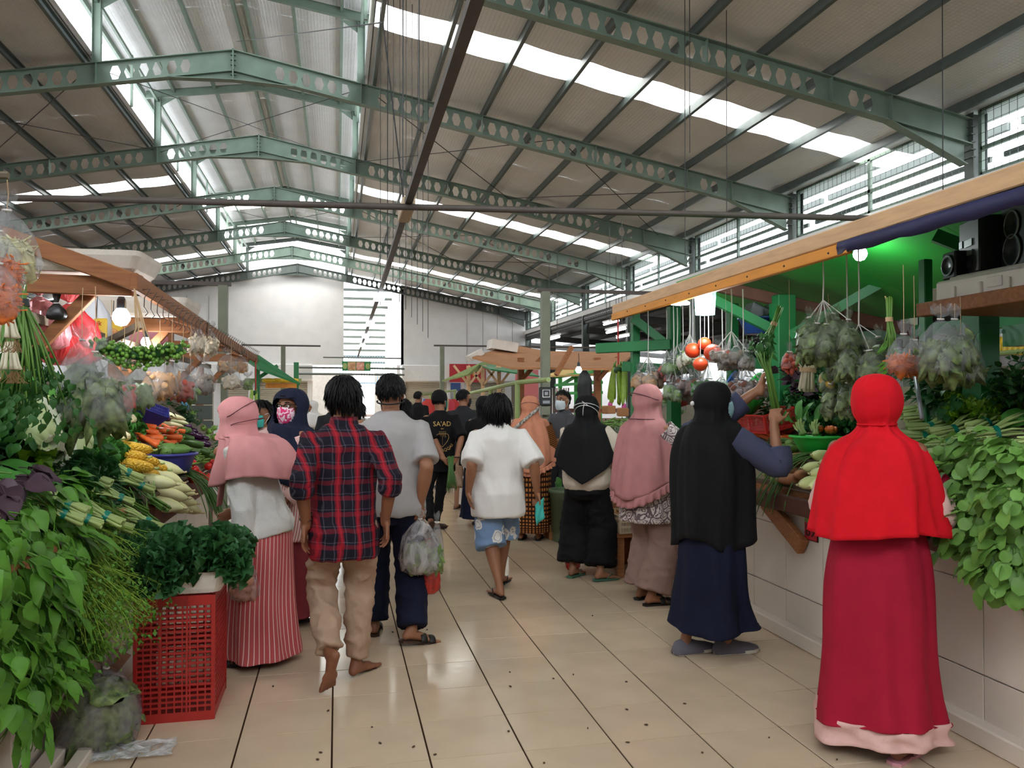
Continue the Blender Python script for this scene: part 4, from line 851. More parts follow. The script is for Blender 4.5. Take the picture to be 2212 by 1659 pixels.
# ---------------- hair
def hair(F, mat, cover, length, n=420, thick=.006, lift=.006, seed=1, name='hair', droop=.5, vol=1.04, back=None):
    """cover(d): head-space unit direction -> bool; short tapering locks over a cap"""
    rnd = random.Random(seed); mb = MB(); hk = F.hk
    c0 = V3(0, -.012, .015); rad = V3(.079, .099, .096) * vol
    # cap
    vs = []; nu, nv = 40, 26; ok = {}
    for i in range(nv + 1):
        a = pi * i / nv
        for j in range(nu):
            b_ = 2 * pi * j / nu; d = V3(sin(a) * cos(b_), sin(a) * sin(b_), cos(a)); ok[(i, j)] = cover(d)
            p = c0 + V3(d.x * rad.x, d.y * rad.y, d.z * rad.z) * (1 if ok[(i, j)] else .93) + d * (.004 * noise.noise(d * 9))
            vs.append(F.h(*p))
    fs = []
    for i in range(nv):
        for j in range(nu):
            if any(ok[q] for q in ((i, j), (i + 1, j), (i, (j + 1) % nu), (i + 1, (j + 1) % nu))): fs.append((i * nu + j, (i + 1) * nu + j, (i + 1) * nu + (j + 1) % nu, i * nu + (j + 1) % nu))
    mb.add(vs, fs)
    m_ = 0
    while m_ < n:
        d = Vector((rnd.gauss(0, 1), rnd.gauss(0, 1), rnd.gauss(0, 1))).normalized()
        if not cover(d): continue
        m_ += 1
        p = c0 + V3(d.x * rad.x, d.y * rad.y, d.z * rad.z) * .99; dn = V3(0, -.15, -1); tg = (dn - d * dn.dot(d))
        if tg.length < .2: tg = V3(d.x * 1.5 + rnd.uniform(-.6, .6), rnd.uniform(-1, .6), 0) - d * .2
        tg = (tg.normalized() + Vector((rnd.uniform(-.3, .3), rnd.uniform(-.3, .3), 0))).normalized(); L_ = length(d) * rnd.uniform(.7, 1.2); pts = [p]; q = p.copy(); v = (tg + d * .25).normalized()
        for s_ in range(4):
            q = q + v * L_ / 4; v = (v * .8 + V3(0, 0, -droop)).normalized(); e = q - c0; ee = sqrt((e.x / rad.x) ** 2 + (e.y / rad.y) ** 2 + (e.z / rad.z) ** 2)
            if ee < 1.01: q = c0 + e / ee * 1.01
            pts.append(q)
        mb.tube([F.h(*x) for x in pts], [thick * hk, thick * 1.2 * hk, thick * hk, thick * .7 * hk, .0008], 5, cap=False, flat=.5)
    return O(name, mb, mat, F.root, smooth=True)
def mask(F, mat, strap=None, parent_name='face_mask', strapmode='ear'):
    """pleated face mask over nose, mouth and chin with its straps"""
    rings = []
    for i in range(9):
        v = i / 8; z = -.02 - .1 * v; r = []
        for j in range(15):
            u = (j / 14 - .5) * 2; a = u * (1.25 - .25 * abs(v - .45)); bulge = .108 + .016 * sin(pi * min(1, v * 1.15)) - .018 * v
            r.append(F.h(sin(a) * (.068 + .004 * sin(pi * v)), .002 + cos(a) * bulge, z + .012 * (1 - abs(u)) * (1 - 2 * v) * .8 + .0025 * sin(v * 18)))
        rings.append(r)
    o = shell(parent_name, rings, mat, F.root, closed=False, thick=.002)
    if strap:
        mb = MB()
        for sg in (-1, 1):
            a, b_ = F.h(sg * .066, .03, -.012), F.h(sg * .066, .03, -.095)
            if strapmode == 'ear':
                mb.tube([a, F.h(sg * .08, .0, -.0), F.h(sg * .088, -.02, -.015), F.h(sg * .08, .0, -.05), b_], .0022, 6)
            else:
                for z0, z1 in ((-.012, .02), (-.095, -.02)):
                    mb.tube([F.h(sg * .068, .03, z0), F.h(sg * .094, -.01, z0 * .6 + z1 * .4), F.h(sg * .09, -.07, z1), F.h(sg * .03, -.118, z1), F.h(0, -.125, z1)], .0024, 6)
        O('mask_strap', mb, strap, o, smooth=True)
    return o
def sandal(F, an, fd, upd, mat, kind='slide', mat2=None, name='sandal', flip=1):
    R3 = Matrix.Rotation(-fd, 3, 'Z') @ Matrix.Rotation(-upd, 3, 'X'); k = F.k; T = lambda v: an + R3 @ (Vector(v) * k)
    out = [(.0, -.075), (.03, -.06), (.033, -.02), (.031, .04), (.045, .10), (.042, .15), (.02, .185), (0, .19), (-.025, .18), (-.043, .14), (-.043, .10), (-.031, .04), (-.033, -.02), (-.03, -.06)]
    z1, z0 = -.066, -.0795
    if kind == 'shoe':
        rg = []
        for y, w_, h in ((-.078, .02, .035), (-.06, .034, .062), (-.02, .037, .07), (.03, .038, .066), (.08, .044, .048), (.14, .043, .036), (.185, .028, .022), (.198, .008, .008)):
            rg.append([T((w_ * 1.2 * cos(q), y * 1.08, -.07 + max(0, h * 1.15 * sin(q)) - (.004 if sin(q) < 0 else 0))) for q in [2 * pi * i / 18 for i in range(18)]])
        o = O(name, MB().loft(rg), mat, F.root, smooth=True)
        O('sole', MB().prism([T((x * 1.26, y * 1.13, z1 + .006)) for x, y in out], (0, 0, 0), R3 @ V3(0, 0, -.0175 * k)), mat2 or mat, o); return o
    o = O(name, MB().prism([T((x, y, z1)) for x, y in out], (0, 0, 0), R3 @ V3(0, 0, (z0 - z1) * k)), mat, F.root)
    mb = MB()
    if kind == 'slide':
        for y in (.07, .125):
            mb.loft([[T((.047 * cos(q), y + d_, -.07 + .044 * sin(q) * (1 - (y - .07) * 4))) for q in [pi * i / 10 for i in range(11)]] for d_ in (-.02, .0, .02)], closed=False)
    else:
        for sg in (-1, 1): mb.tube([T((0, .135, -.06)), T((sg * .025, .10, -.028)), T((sg * .042, .04, -.062))], .006 * k, 6, flat=.6)
    so = O('strap', mb, mat2 or mat, o, smooth=True)
    if kind == 'slide': s_ = so.modifiers.new('s', 'SOLIDIFY'); s_.thickness = .004
    return o
# ================================================================== THE PEOPLE IN THE AISLE
def Lc(x, y, rz, p): return Matrix.Rotation(-rz, 3, 'Z') @ (Vector(p) - V3(x, y, 0))
def fabric(name, col, rough=.85, var=.06, bump=.12, **k): return M(name, col, rough, var=var, vscale=14, bump=bump, bscale=180, sheen=.0, spec=.2, **k)
def pat(name, fn, rough=.85):
    m = bpy.data.materials.new(name); m.use_nodes = True; nt, N, L, b = NT(m); b.inputs['Roughness'].default_value = rough; b.inputs['Specular IOR Level'].default_value = .2
    tc = N.new('ShaderNodeTexCoord'); L.new(fn(N, L, tc), b.inputs['Base Color']); return m
def nmath(N, L, op, a, b=None, c=None):
    n = N.new('ShaderNodeMath'); n.operation = op
    for i, v in enumerate((a, b, c)):
        if v is None: continue
        if isinstance(v, (int, float)): n.inputs[i].default_value = v
        else: L.new(v, n.inputs[i])
    return n.outputs[0]
def nmix(N, L, f, a, b):
    n = N.new('ShaderNodeMix'); n.data_type = 'RGBA'
    for i, v in ((0, f), (6, a), (7, b)):
        if isinstance(v, str): n.inputs[i].default_value = lin(v)
        elif isinstance(v, (int, float)): n.inputs[i].default_value = v
        else: L.new(v, n.inputs[i])
    return n.outputs[2]
def nsep(N, L, v): n = N.new('ShaderNodeSeparateXYZ'); L.new(v, n.inputs[0]); return n.outputs
def nnoise(N, L, v, sc, det=2): n = N.new('ShaderNodeTexNoise'); n.inputs['Scale'].default_value = sc; n.inputs['Detail'].default_value = det; L.new(v, n.inputs['Vector']); return n.outputs[0]
def nstripe(N, L, x, freq, duty, ph=0.):
    return nmath(N, L, 'LESS_THAN', nmath(N, L, 'FRACT', nmath(N, L, 'MULTIPLY_ADD', x, freq, ph)), duty)
def f_plaid(N, L, tc):
    s = nsep(N, L, tc.outputs['Object'])
    w = nnoise(N, L, tc.outputs['Object'], 9); wob = nmath(N, L, 'MULTIPLY', nmath(N, L, 'SUBTRACT', w, .5), .025)
    x = nmath(N, L, 'ADD', nmath(N, L, 'ADD', s[0], nmath(N, L, 'MULTIPLY', s[1], .5)), wob); z = nmath(N, L, 'ADD', s[2], wob); P, Q = 1 / .098, 1 / .082
    bx = nstripe(N, L, x, P, .3, .07); bz = nstripe(N, L, z, Q, .28, .1)
    r = nmath(N, L, 'ADD', nmath(N, L, 'MULTIPLY', bx, .55), nmath(N, L, 'MULTIPLY', bz, .35))
    c = nmix(N, L, r, '#1a1622', '#8c1d2a')
    for q, K, ph in ((x, P, .16), (z, Q, .2), (x, P, .72)): c = nmix(N, L, nmath(N, L, 'MULTIPLY', nstripe(N, L, q, K, .05, ph + .5), .16), c, '#8d8796')
    return nmix(N, L, nmath(N, L, 'MULTIPLY', nstripe(N, L, x, P, .1, -.03), .5), c, '#b3202c')
m_plaid = pat('red_navy_plaid', f_plaid)
def f_pinkstripe(N, L, tc):
    s = nsep(N, L, tc.outputs['UV']); return nmix(N, L, nstripe(N, L, s[0], 46, .16), '#c25a5c', '#ecd9d2')
m_pinkstripe = pat('red_white_stripe', f_pinkstripe)
def f_fine(N, L, tc):
    s = nsep(N, L, tc.outputs['UV']); return nmix(N, L, nstripe(N, L, nmath(N, L, 'ADD', s[0], nmath(N, L, 'MULTIPLY', s[1], .12)), 74, .5), '#c9837c', '#eadbd5')
m_fine = pat('fine_pink_stripe', f_fine)
def f_batik(N, L, tc):
    s = nsep(N, L, tc.outputs['UV']); n = nnoise(N, L, tc.outputs['UV'], 60)
    a = nstripe(N, L, nmath(N, L, 'MULTIPLY_ADD', n, .006, s[0]), 40, .34); b = nstripe(N, L, s[1], 34, .34); c = nstripe(N, L, s[0], 40, .3, .5); d = nstripe(N, L, s[1], 34, .3, .5)
    return nmix(N, L, nmath(N, L, 'MULTIPLY', c, d), nmix(N, L, nmath(N, L, 'MAXIMUM', a, b), '#8c4f22', '#1d120d'), '#c98d4a')
m_batik = pat('batik_check', f_batik)
def f_paisley(N, L, tc):
    v = N.new('ShaderNodeTexVoronoi'); v.feature = 'DISTANCE_TO_EDGE'; v.inputs['Scale'].default_value = 17; n = nnoise(N, L, tc.outputs['Object'], 14)
    mp = N.new('ShaderNodeVectorMath'); mp.operation = 'MULTIPLY_ADD'; cv = N.new('ShaderNodeCombineXYZ'); L.new(n, cv.inputs[0]); L.new(n, cv.inputs[2]); L.new(cv.outputs[0], mp.inputs[0]); mp.inputs[1].default_value = (.09, .09, .09); L.new(tc.outputs['Object'], mp.inputs[2]); L.new(mp.outputs[0], v.inputs['Vector'])
    d = v.outputs['Distance']; r = nmath(N, L, 'FRACT', nmath(N, L, 'MULTIPLY', d, 5.)); f = nmath(N, L, 'LESS_THAN', r, .38)
    return nmix(N, L, f, '#cfc3be', '#6b5c5f')
m_paisley = pat('grey_paisley', f_paisley)
def f_floral(N, L, tc):
    v = N.new('ShaderNodeTexVoronoi'); v.inputs['Scale'].default_value = 8; n = nnoise(N, L, tc.outputs['Object'], 22)
    L.new(tc.outputs['Object'], v.inputs['Vector']); f = nmath(N, L, 'LESS_THAN', nmath(N, L, 'MULTIPLY_ADD', n, .35, v.outputs['Distance']), .55)
    e = nmath(N, L, 'LESS_THAN', nmath(N, L, 'ABSOLUTE', nmath(N, L, 'SUBTRACT', nmath(N, L, 'MULTIPLY_ADD', n, .35, v.outputs['Distance']), .42)), .02)
    return nmix(N, L, e, nmix(N, L, f, '#7590b4', '#d8d6d2'), '#8c96a8')
m_floral = pat('blue_floral', f_floral)
def f_pinkmask(N, L, tc): n = nnoise(N, L, tc.outputs['Object'], 55, 3); return nmix(N, L, nmath(N, L, 'GREATER_THAN', n, .5), '#f0d3dc', '#d53a72')
m_pinkmask = pat('pink_flower_mask', f_pinkmask)
f_pink = fabric('dusty_pink_jersey', '#cf8e90'); f_navy = fabric('navy_jersey', '#1b2034', var=.1); f_whiteknit = fabric('white_knit', '#d9d6d2', bump=.35)
f_maroon = fabric('maroon_cloth', '#8c3a42'); f_beige = fabric('beige_chino', '#a08570'); f_grey = fabric('grey_marl_cotton', '#a19e9d', var=.05); f_navytr = fabric('navy_trouser', '#12162a', var=.15)
f_white = fabric('white_cotton', '#dcd8d4', var=.02); f_black = fabric('black_cotton', '#131214', var=.1); f_char = fabric('charcoal_cotton', '#29292c'); f_peach = fabric('peach_jersey', '#c78468')
f_cream = fabric('cream_knit', '#cdbfae', bump=.3); f_mauve = fabric('mauve_jersey', '#b07878'); f_taupe = fabric('taupe_crepe', '#8b7067'); f_red = fabric('bright_red_jersey', '#cf1120', var=.04)
f_crim = fabric('crimson_crepe', '#9c1730', var=.05); f_pale = fabric('pale_pink_cotton', '#d5aca4'); f_slate = fabric('slate_blue_cotton', '#41445a'); f_hijw = fabric('ivory_jersey', '#d6cfc0'); f_sand = fabric('sand_satin', '#cfae84', rough=.5)
m_strapw = M('white_elastic', '#d8d6d6', .6); m_strapb = M('black_elastic', '#141316', .6); m_strapm = M('maroon_elastic', '#63313a', .7); m_teal = M('teal_mask', '#3aa79c', .8); m_bluemask = M('pale_blue_mask', '#8fb4bd', .8); m_maskm = M('maroon_mask', '#4a262c', .8); m_blackmask = M('black_mask', '#141416', .85); m_whitemask = M('white_mask', '#c9d4da', .8)
m_blackrub = M('black_rubber', '#17140f', .55); m_brownrub = M('brown_leather', '#3a2418', .55); m_greenrub = M('green_rubber', '#3f6a56', .55); m_pinkrub = M('pink_rubber', '#c58a93', .5); m_canvas = M('grey_canvas', '#605d67', .85, var=.1); m_solew = M('white_sole', '#c6bfb2', .7)
def hijab(F, mat, keys, hy=0., face=None, folds=((7, 1, .4), (4, .8, 1.3), (13, .5, 2.)), n=84, rows=44, hem=None, name='hijab', seed=0., hs=1.0, noise_amp=.007):
    """head part + keys (dx, dy, z, rx, ry, fold) below, dx/dy relative to the head centre"""
    h = F.hc; k = F.hk * hs; nb = F.sp(1.0)
    hd = [(h.x, h.y - .016 * k, h.z + .120 * k, .008, .01, 0), (h.x, h.y - .016 * k, h.z + .113 * k, .045 * k, .052 * k, 0), (h.x, h.y - .016 * k, h.z + .093 * k, .077 * k, .09 * k, 0), (h.x, h.y - .014 * k, h.z + .05 * k, .1 * k, .119 * k, 0), (h.x, h.y - .012 * k, h.z - .005 * k, .106 * k, .126 * k, .002), (h.x, h.y - .008 * k, h.z - .06 * k, .099 * k, .117 * k, .003)]
    ks = hd + [(h.x + a, h.y + b_, z, rx, ry, fo * 1.35) for a, b_, z, rx, ry, fo in keys]
    sk = None
    if face:
        t0, t1, hw = face; uc = .25 + hy / (2 * pi)
        def sk(t, u):
            x = (t - (t0 + t1) / 2) / ((t1 - t0) / 2); du = abs((u - uc + .5) % 1 - .5)
            return abs(x) < 1 and du < hw * sqrt(1 - x * x)
    return drape(name, ks, mat, F.root, n, rows, folds, hem, sk, .004, True, seed=seed, noise_amp=noise_amp)
def band(F, mat, pts, r=.0025, name='mask_strap'): return O(name, MB().tube(pts, r, 6), mat, F.root, smooth=True)
def strapring(F, mat, z0, z1, rx=.111, ry=.136, y0=-.012, a0=-.2, a1=pi + .2, r=.0025):
    """strap running round the back of the head from cheek to cheek"""
    return band(F, mat, [F.h(rx * cos(q), y0 - ry * sin(q), z0 + (z1 - z0) * sin(max(0, q if q < pi / 2 else pi - q))) for q in [lerp(a0, a1, i / 24) for i in range(25)]], r)

# ---- man in plaid shirt
x, y = .035, 4.36
F = figure('person', x, y, 0.03, 1.64, 'person in a red and navy plaid shirt and beige trousers walking away barefoot', sk='#80513a', RA=(.075, .1, .08), RF=.65, LA=(-.07, -.13, .20), LF=-.45, Lup=1.05,
           LW=Lc(x, y, .03, AY(661, 1130, 4.28)), RW=Lc(x, y, .03, AY(832, 1122, 4.30)), curl=(.32, .42), lh=(-.25, -1, 0), rh=(.3, -1, 0), ln=(-1, .3, 0), rn=(1, .2, 0), ld=(-.12, .1, -1), rd=(.12, .15, -1), vox=.0068)
mb = torso_shirt(F, 0, [(-.37, .168, .118, -.012), (-.3, .182, .13, -.012), (-.1, .18, .132, -.01), (.1, .168, .118, 0), (.35, .163, .115, 0), (.6, .172, .118, .0), (.78, .178, .112, -.005), (.9, .155, .092, -.008), (.985, .095, .068, 0), (1.03, .062, .056, 0)])
for S_, el, wr in ((F.S[0], F.EL, F.LW), (F.S[1], F.ER, F.RW)):
    mb.tube([lerp(S_, F.sp(.85), .35), S_ - V3(0, 0, .005), lerp(S_, el, .5), el, lerp(el, wr, .2)], [.05, .066, .06, .056, .054], 16)
sh = O('shirt', fuse(mb, .0095, 3, 0, .014, 8, (1.2, 1.2, .8), 'shirt', m_plaid), None, F.root)
for el, wr in ((F.EL, F.LW), (F.ER, F.RW)):
    d = (wr - el).normalized(); c = lerp(el, wr, .16)
    O('cuff', MB().tube([c - d * .03, c - d * .022, c, c + d * .022, c + d * .03, c + d * .026], [.055, .060, .062, .061, .056, .046], 20, cap=False), m_plaid, sh, smooth=True)
O('collar', MB().loft([[F.sp(t) + V3(a * cos(q), a * .92 * sin(q) + .006 - .01 * (1 - t), 0) for q in [2 * pi * i / 24 for i in range(24)]] for t, a in ((1.0, .078), (1.06, .072), (1.085, .066), (1.05, .062), (1.0, .062))], False, False), m_plaid, sh, smooth=True)
trousers(F, 'trousers', f_beige, .97, .066, .06, wr=.02, knee=.078)
hair(F, m_hair, lambda d: d.z > .05 + .5 * d.y if d.y > 0 else d.z > -.62 + (.35 if abs(d.x) > .8 else 0), lambda d: .06, 480, .0055, seed=3, vol=1.1, droop=.35)
mask(F, m_blackmask, m_strapb)
mb = MB()
for dz in (0, .012, .03): mb.tube([F.LW + V3(.031 * cos(q), .031 * sin(q), .02 + dz + .008 * sin(q * 1.0 + dz * 90)) for q in [2 * pi * i / 20 for i in range(21)]], .0032, 6)
O('bracelet', mb, m_strapb, F.root, smooth=True)
# ---- big man in grey shirt
x, y = .33, 5.12
F = figure('person', x, y, -.06, 1.675, 'person in a grey marl shirt carrying knotted shopping bags in the right hand', sk='#916349', fat=1.18, swid=.11, RA=(.13, -.17, .10), RF=1.15, Rup=.18, LA=(-.1, .10, .08),
           RW=Lc(x, y, -.06, AY(907, 1090, 5.02)), curl=(.4, 1.15), rh=(.3, -1, 0), rn=(.25, -1, 0), rd=(0, .05, -1), hy=-.12)
mb = torso_shirt(F, 0, [(-.19, .205, .16, 0), (-.1, .212, .17, 0), (.1, .208, .172, .01), (.35, .2, .16, .008), (.6, .202, .148, 0), (.78, .2, .132, -.008), (.9, .175, .102, -.008), (.985, .112, .08, 0), (1.05, .07, .064, 0)])
for S_, el in ((F.S[0], F.EL), (F.S[1], F.ER)): mb.tube([lerp(S_, F.sp(.85), .35), S_ - V3(0, 0, .008), lerp(S_, el, .5), lerp(S_, el, .86)], [.05, .068, .076, .08], 16)
O('shirt', fuse(mb, .0105, 4, 0, .013, 5, (1, 1, .55), 'shirt', f_grey), None, F.root)
trousers(F, 'trousers', f_navytr, 1.12, .078, .03, wr=.012, knee=.088)
hair(F, m_hair, lambda d: d.z > -.02 + .5 * d.y if d.y > 0 else d.z > -.42 + (.3 if abs(d.x) > .8 else 0), lambda d: .035, 420, .005, seed=5, vol=1.07, droop=.3)
mask(F, m_blackmask, None); strapring(F, m_blackmask, -.055, -.075, rx=.085, ry=.102, r=.005)
for an, fd, up in ((F.LA, 0, 0), (F.RA, 1.15, .18)): sandal(F, an, fd, up, m_brownrub, 'slide', m_blackrub)
GREY_HAND = F.root.matrix_basis @ (F.RW + V3(0, .0, -.085))
GREY_HAND = Matrix.Rotation(-.06, 3, 'Z') @ (F.RW + V3(0, .0, -.085)) + V3(x, y, 0)
# ---- woman in pink hijab and white blouse at the left stall
x, y = -.42, 4.84; rz = 1.35
lw = Lc(x, y, rz, AY(527, 1178, 4.66))
F = figure('person', x, y, rz, 1.55, 'person in a dusty pink hijab, white blouse and red striped trousers', sk='#916349', lean=.22, LW=lw, RW=V3(.16, .2, .84), lh=(-.3, -1, 0), curl=(1.2, .5), ld=(0, .1, -1), hp=-.2, LA=(-.09, .03, .08), RA=(.1, -.03, .08))
k = F.k; S0, S1 = F.S
drape('trousers', [(0, -.01, .86, .15, .12, 0), (0, -.015, .78, .175, .15, .002), (0, -.01, .6, .185, .16, .008), (0, 0, .35, .20, .175, .014), (0, .0, .12, .215, .195, .02), (0, .0, .045, .22, .2, .022)], m_pinkstripe, F.root, 72, 26, folds=((4, 1, 1.2), (7, .6, 0)))
mb = torso_shirt(F, 0, [(-.2, .192, .172, -.0), (-.1, .196, .17, -.008), (.1, .175, .14, 0), (.35, .172, .138, .005), (.6, .176, .14, .008), (.8, .165, .11, 0), (.95, .1, .075, 0), (1.03, .06, .055, 0)])
for S_, el, wr in ((S0, F.EL, F.LW), (S1, F.ER, F.RW)): mb.tube([lerp(S_, F.sp(.85), .35), S_, lerp(S_, el, .5), el, lerp(el, wr, .5), lerp(el, wr, .95)], [.055, .07, .07, .068, .066, .06], 16)
O('blouse', fuse(mb, .010, 3, 0, .017, 6, (1.2, 1.2, .6), 'blouse', f_whiteknit), None, F.root)
hijab(F, f_pink, [(0, -.02, F.hc.z - .12, .112, .125, .006), (0, -.09, S0.z + .07, .17, .16, .012), (0, -.12, S0.z + .0, .235, .195, .016), (0, -.135, S0.z - .08, .262, .215, .02), (0, -.14, S0.z - .16, .268, .22, .028)], hem=lambda q: -.02 * sin(q) + .03 * cos(2 * q), face=(.28, .58, .13), seed=2)
mask(F, M('mint_mask', '#9fb9b2', .8)); strapring(F, m_strapm, .0, .03, rx=.111, ry=.142); strapring(F, m_strapm, -.055, -.085, rx=.111, ry=.142)
O('scarf_tail', MB().loft([[F.h(-.07 + a, .05, -.1) + V3(0, .01 * i, -.058 * i) + V3(.012 * sin(i * 1.1 + a * 20), 0, 0) for a in (-.04, -.02, 0, .02, .04)] for i in range(8)], closed=False), f_pink, F.root, smooth=True).modifiers.new('s', 'SOLIDIFY').thickness = .006
O('shoulder_strap', MB().loft([[F.sp(t) + F.rx * (a * k) + F.fw * (b_ * k) + V3(0, d_, 0) for d_ in (-.012, .012)] for t, a, b_ in ((.2, .19, .02), (.5, .19, -.06), (.75, .14, -.13), (.92, .05, -.12), (.99, -.04, -.06), (.93, -.12, .04))], closed=False), M('woven_bag_strap', '#7a5a55', .8, var=.3, vscale=60), F.root, smooth=True).modifiers.new('s', 'SOLIDIFY').thickness = .006
for an in (F.LA, F.RA): sandal(F, an, 0, 0, m_blackrub, 'slide')
PINK_HAND = Matrix.Rotation(rz, 3, 'Z') @ (F.LW + V3(0, 0, -.08)) + V3(x, y, 0)
# ---- woman in navy hijab with pink mask
x, y = -.29, 5.68; rz = 1.95
rw = Lc(x, y, rz, AX(428, 968, -.86)); rw2 = Lc(x, y, rz, AX(440, 972, -.80))
F = figure('person', x, y, rz, 1.585, 'person in a navy hijab, glasses and pink flowered mask reaching over the stall', sk='#916349', hy=.72, LW=V3(-.2, .12, .82), RW=rw2, rh=(.2, -.3, -1), curl=(.5, .7), rn=(.2, .1, 1), eyes=True, hp=-.05)
S0, S1 = F.S
drape('trousers', [(0, 0, .9, .15, .12, 0), (0, -.01, .75, .19, .16, .004), (0, 0, .4, .215, .18, .012), (0, 0, .12, .23, .2, .018), (0, 0, .06, .235, .205, .02)], f_maroon, F.root, 64, 22)
drape('tunic', [(0, 0, S0.z + .03, .1, .08, 0), (0, 0, S0.z - .08, .19, .14, .004), (0, .01, 1.05, .19, .15, .006), (0, .01, .9, .195, .165, .008), (0, 0, .7, .22, .19, .014), (0, 0, .56, .235, .2, .018)], m_fine, F.root, 72, 26)
sleeve('sleeve', [S1, lerp(S1, F.ER, .5), F.ER, lerp(F.ER, F.RW, .62)], [.07, .07, .062, .055], m_fine, F.root); sleeve('sleeve', [S0, lerp(S0, F.EL, .5), F.EL, lerp(F.EL, F.LW, .9)], [.07, .068, .06, .055], m_fine, F.root, seed=4)
hijab(F, f_navy, [(0, .0, F.hc.z - .125, .108, .125, .006), (0, -.01, S0.z + .06, .165, .145, .01), (0, -.02, S0.z - .03, .205, .165, .014), (0, -.01, S0.z - .17, .225, .185, .018), (0, 0, S0.z - .31, .235, .2, .022)], hem=lambda q: .05 * cos(q - 1.), hy=.72, face=(.27, .6, .15), seed=7)
mask(F, m_pinkmask, m_strapw, strapmode='head')
O('cap_brim', MB().loft([[F.h(.082 * sin(a) * s_, -.012 + .112 * cos(a) * s_, .062 - .006 * (s_ - 1) * 8 * cos(a)) for a in [(-1.1 + 2.2 * i / 12) for i in range(13)]] for s_ in (.98, 1.08, 1.16)], closed=False), f_navy, F.root, smooth=True).modifiers.new('s', 'SOLIDIFY').thickness = .005
mb = MB()
for sg in (-1, 1):
    mb.tube([F.h(sg * (.033 + .024 * cos(q)), .093 - .008 * abs(cos(q)) * (cos(q) > 0), -.006 + .018 * sin(q)) for q in [2 * pi * i / 20 for i in range(21)]], .0022, 6); mb.tube([F.h(sg * .057, .085, 0), F.h(sg * .078, .05, .004), F.h(sg * .085, 0, .002)], .002, 6)
mb.tube([F.h(-.01, .097, 0), F.h(.01, .097, 0)], .002, 6); O('glasses', mb, m_black_gloss, F.root, smooth=True)
for an in (F.LA, F.RA): sandal(F, an, 0, 0, m_blackrub, 'slide')
# ---- dark haired person with teal mask behind her
x, y = -.58, 6.7
F = figure('person', x, y, 2.6, 1.5, 'dark haired person in a teal mask half hidden behind the navy hijab', sk='#916349', eyes=True, vox=.009)
mb = torso_shirt(F, 0, [(-.2, .18, .13, 0), (.1, .17, .12, 0), (.6, .17, .12, 0), (.85, .16, .1, 0), (.98, .09, .07, 0), (1.04, .06, .055, 0)])
for S_, el in ((F.S[0], F.EL), (F.S[1], F.ER)): mb.tube([lerp(S_, F.sp(.85), .35), S_, lerp(S_, el, .8)], [.05, .068, .07], 14)
O('shirt', fuse(mb, .012, 4, 0, .006, 7, name='shirt', mats=f_pale), None, F.root); trousers(F, 'trousers', f_char, 1, .07, .03, vox=.014)
hair(F, m_hair, lambda d: d.z > .3 + .3 * d.y if d.y > 0 else d.z > -.6, lambda d: .08, 260, .006, seed=8, vol=1.08); mask(F, m_teal, m_strapw)
# ---- young man in black printed shirt and cap, hands behind the back
x, y = 1.13, 9.02; rz = .06
bh = AY(972, 1000, 8.78)
F = figure('person', x, y, rz, 1.6, 'person in a black printed shirt and black cap with hands clasped behind the back', sk='#916349', hy=-.75, LW=Lc(x, y, rz, bh + V3(-.06, .02, .03)), RW=Lc(x, y, rz, bh + V3(.07, -.02, .06)), lh=(-1, -.6, 0), rh=(1, -.6, 0), curl=(.9, .9), ld=(.7, -.1, -.5), rd=(-.6, -.1, -.6), ln=(0, -1, 0), rn=(0, -1, .2),
           LA=(-.16, -.3, .16), Lup=.9, RA=(-.03, .12, .08), RF=.9, vox=.0085)
mb = torso_shirt(F, 0, [(-.34, .17, .13, 0), (-.1, .172, .13, 0), (.2, .165, .122, 0), (.6, .172, .12, 0), (.8, .168, .11, -.004), (.92, .14, .085, -.004), (.99, .085, .065, 0), (1.04, .06, .056, 0)])
for S_, el in ((F.S[0], F.EL), (F.S[1], F.ER)): mb.tube([lerp(S_, F.sp(.85), .35), S_, lerp(S_, el, .5), lerp(S_, el, .98)], [.05, .07, .074, .078], 16)
sm = fuse(mb, .011, 4, 0, .007, 6, (1, 1, .6), 'shirt', f_black); sh = O('shirt', sm, None, F.root)
trousers(F, 'trousers', f_black, .9, .056, .05, wr=.016, knee=.068)
from mathutils.bvhtree import BVHTree
bv = BVHTree.FromPolygons([v.co.copy() for v in sm.vertices], [tuple(p.vertices) for p in sm.polygons]); m_gold = M('gold_print', '#c39c58', .5)
def shirtprint(txt, cx, cz, size, arc=0., sx=1.):
    cu = bpy.data.curves.new('t', 'FONT'); cu.body = txt; cu.size = size; cu.align_x = 'CENTER'; cu.resolution_u = 2; o = bpy.data.objects.new('t', cu); COL.objects.link(o)
    dg = bpy.context.evaluated_depsgraph_get(); dg.update(); me = bpy.data.meshes.new_from_object(o.evaluated_get(dg)); bpy.data.objects.remove(o)
    vs = []
    for v in me.vertices:
        px_ = v.co.x * sx; pz = v.co.y
        if arc: a = px_ / arc; px_, pz = (arc - pz) * sin(a), -(arc - pz) * (cos(a)) + arc
        h = bv.ray_cast(V3(cx + px_, -.6, cz + pz), V3(0, 1, 0)); vs.append((cx + px_, (h[0].y if h[0] else -.12) - .003, cz + pz))
    fs = [tuple(p.vertices) for p in me.polygons]; bpy.data.meshes.remove(me); return vs, fs
cz = F.sp(.62).z; mb = MB()
for a in (("SA'AD", 0, cz + .035, .075, 0, 1.0), ("ABI WAQQAS", 0, cz - .245, .05, .16, 1.0), ("9", 0, cz - .28, .03, 0, 1), ("IBN", 0, cz + .0, .02, 0, 1)): mb.add(*shirtprint(*a))
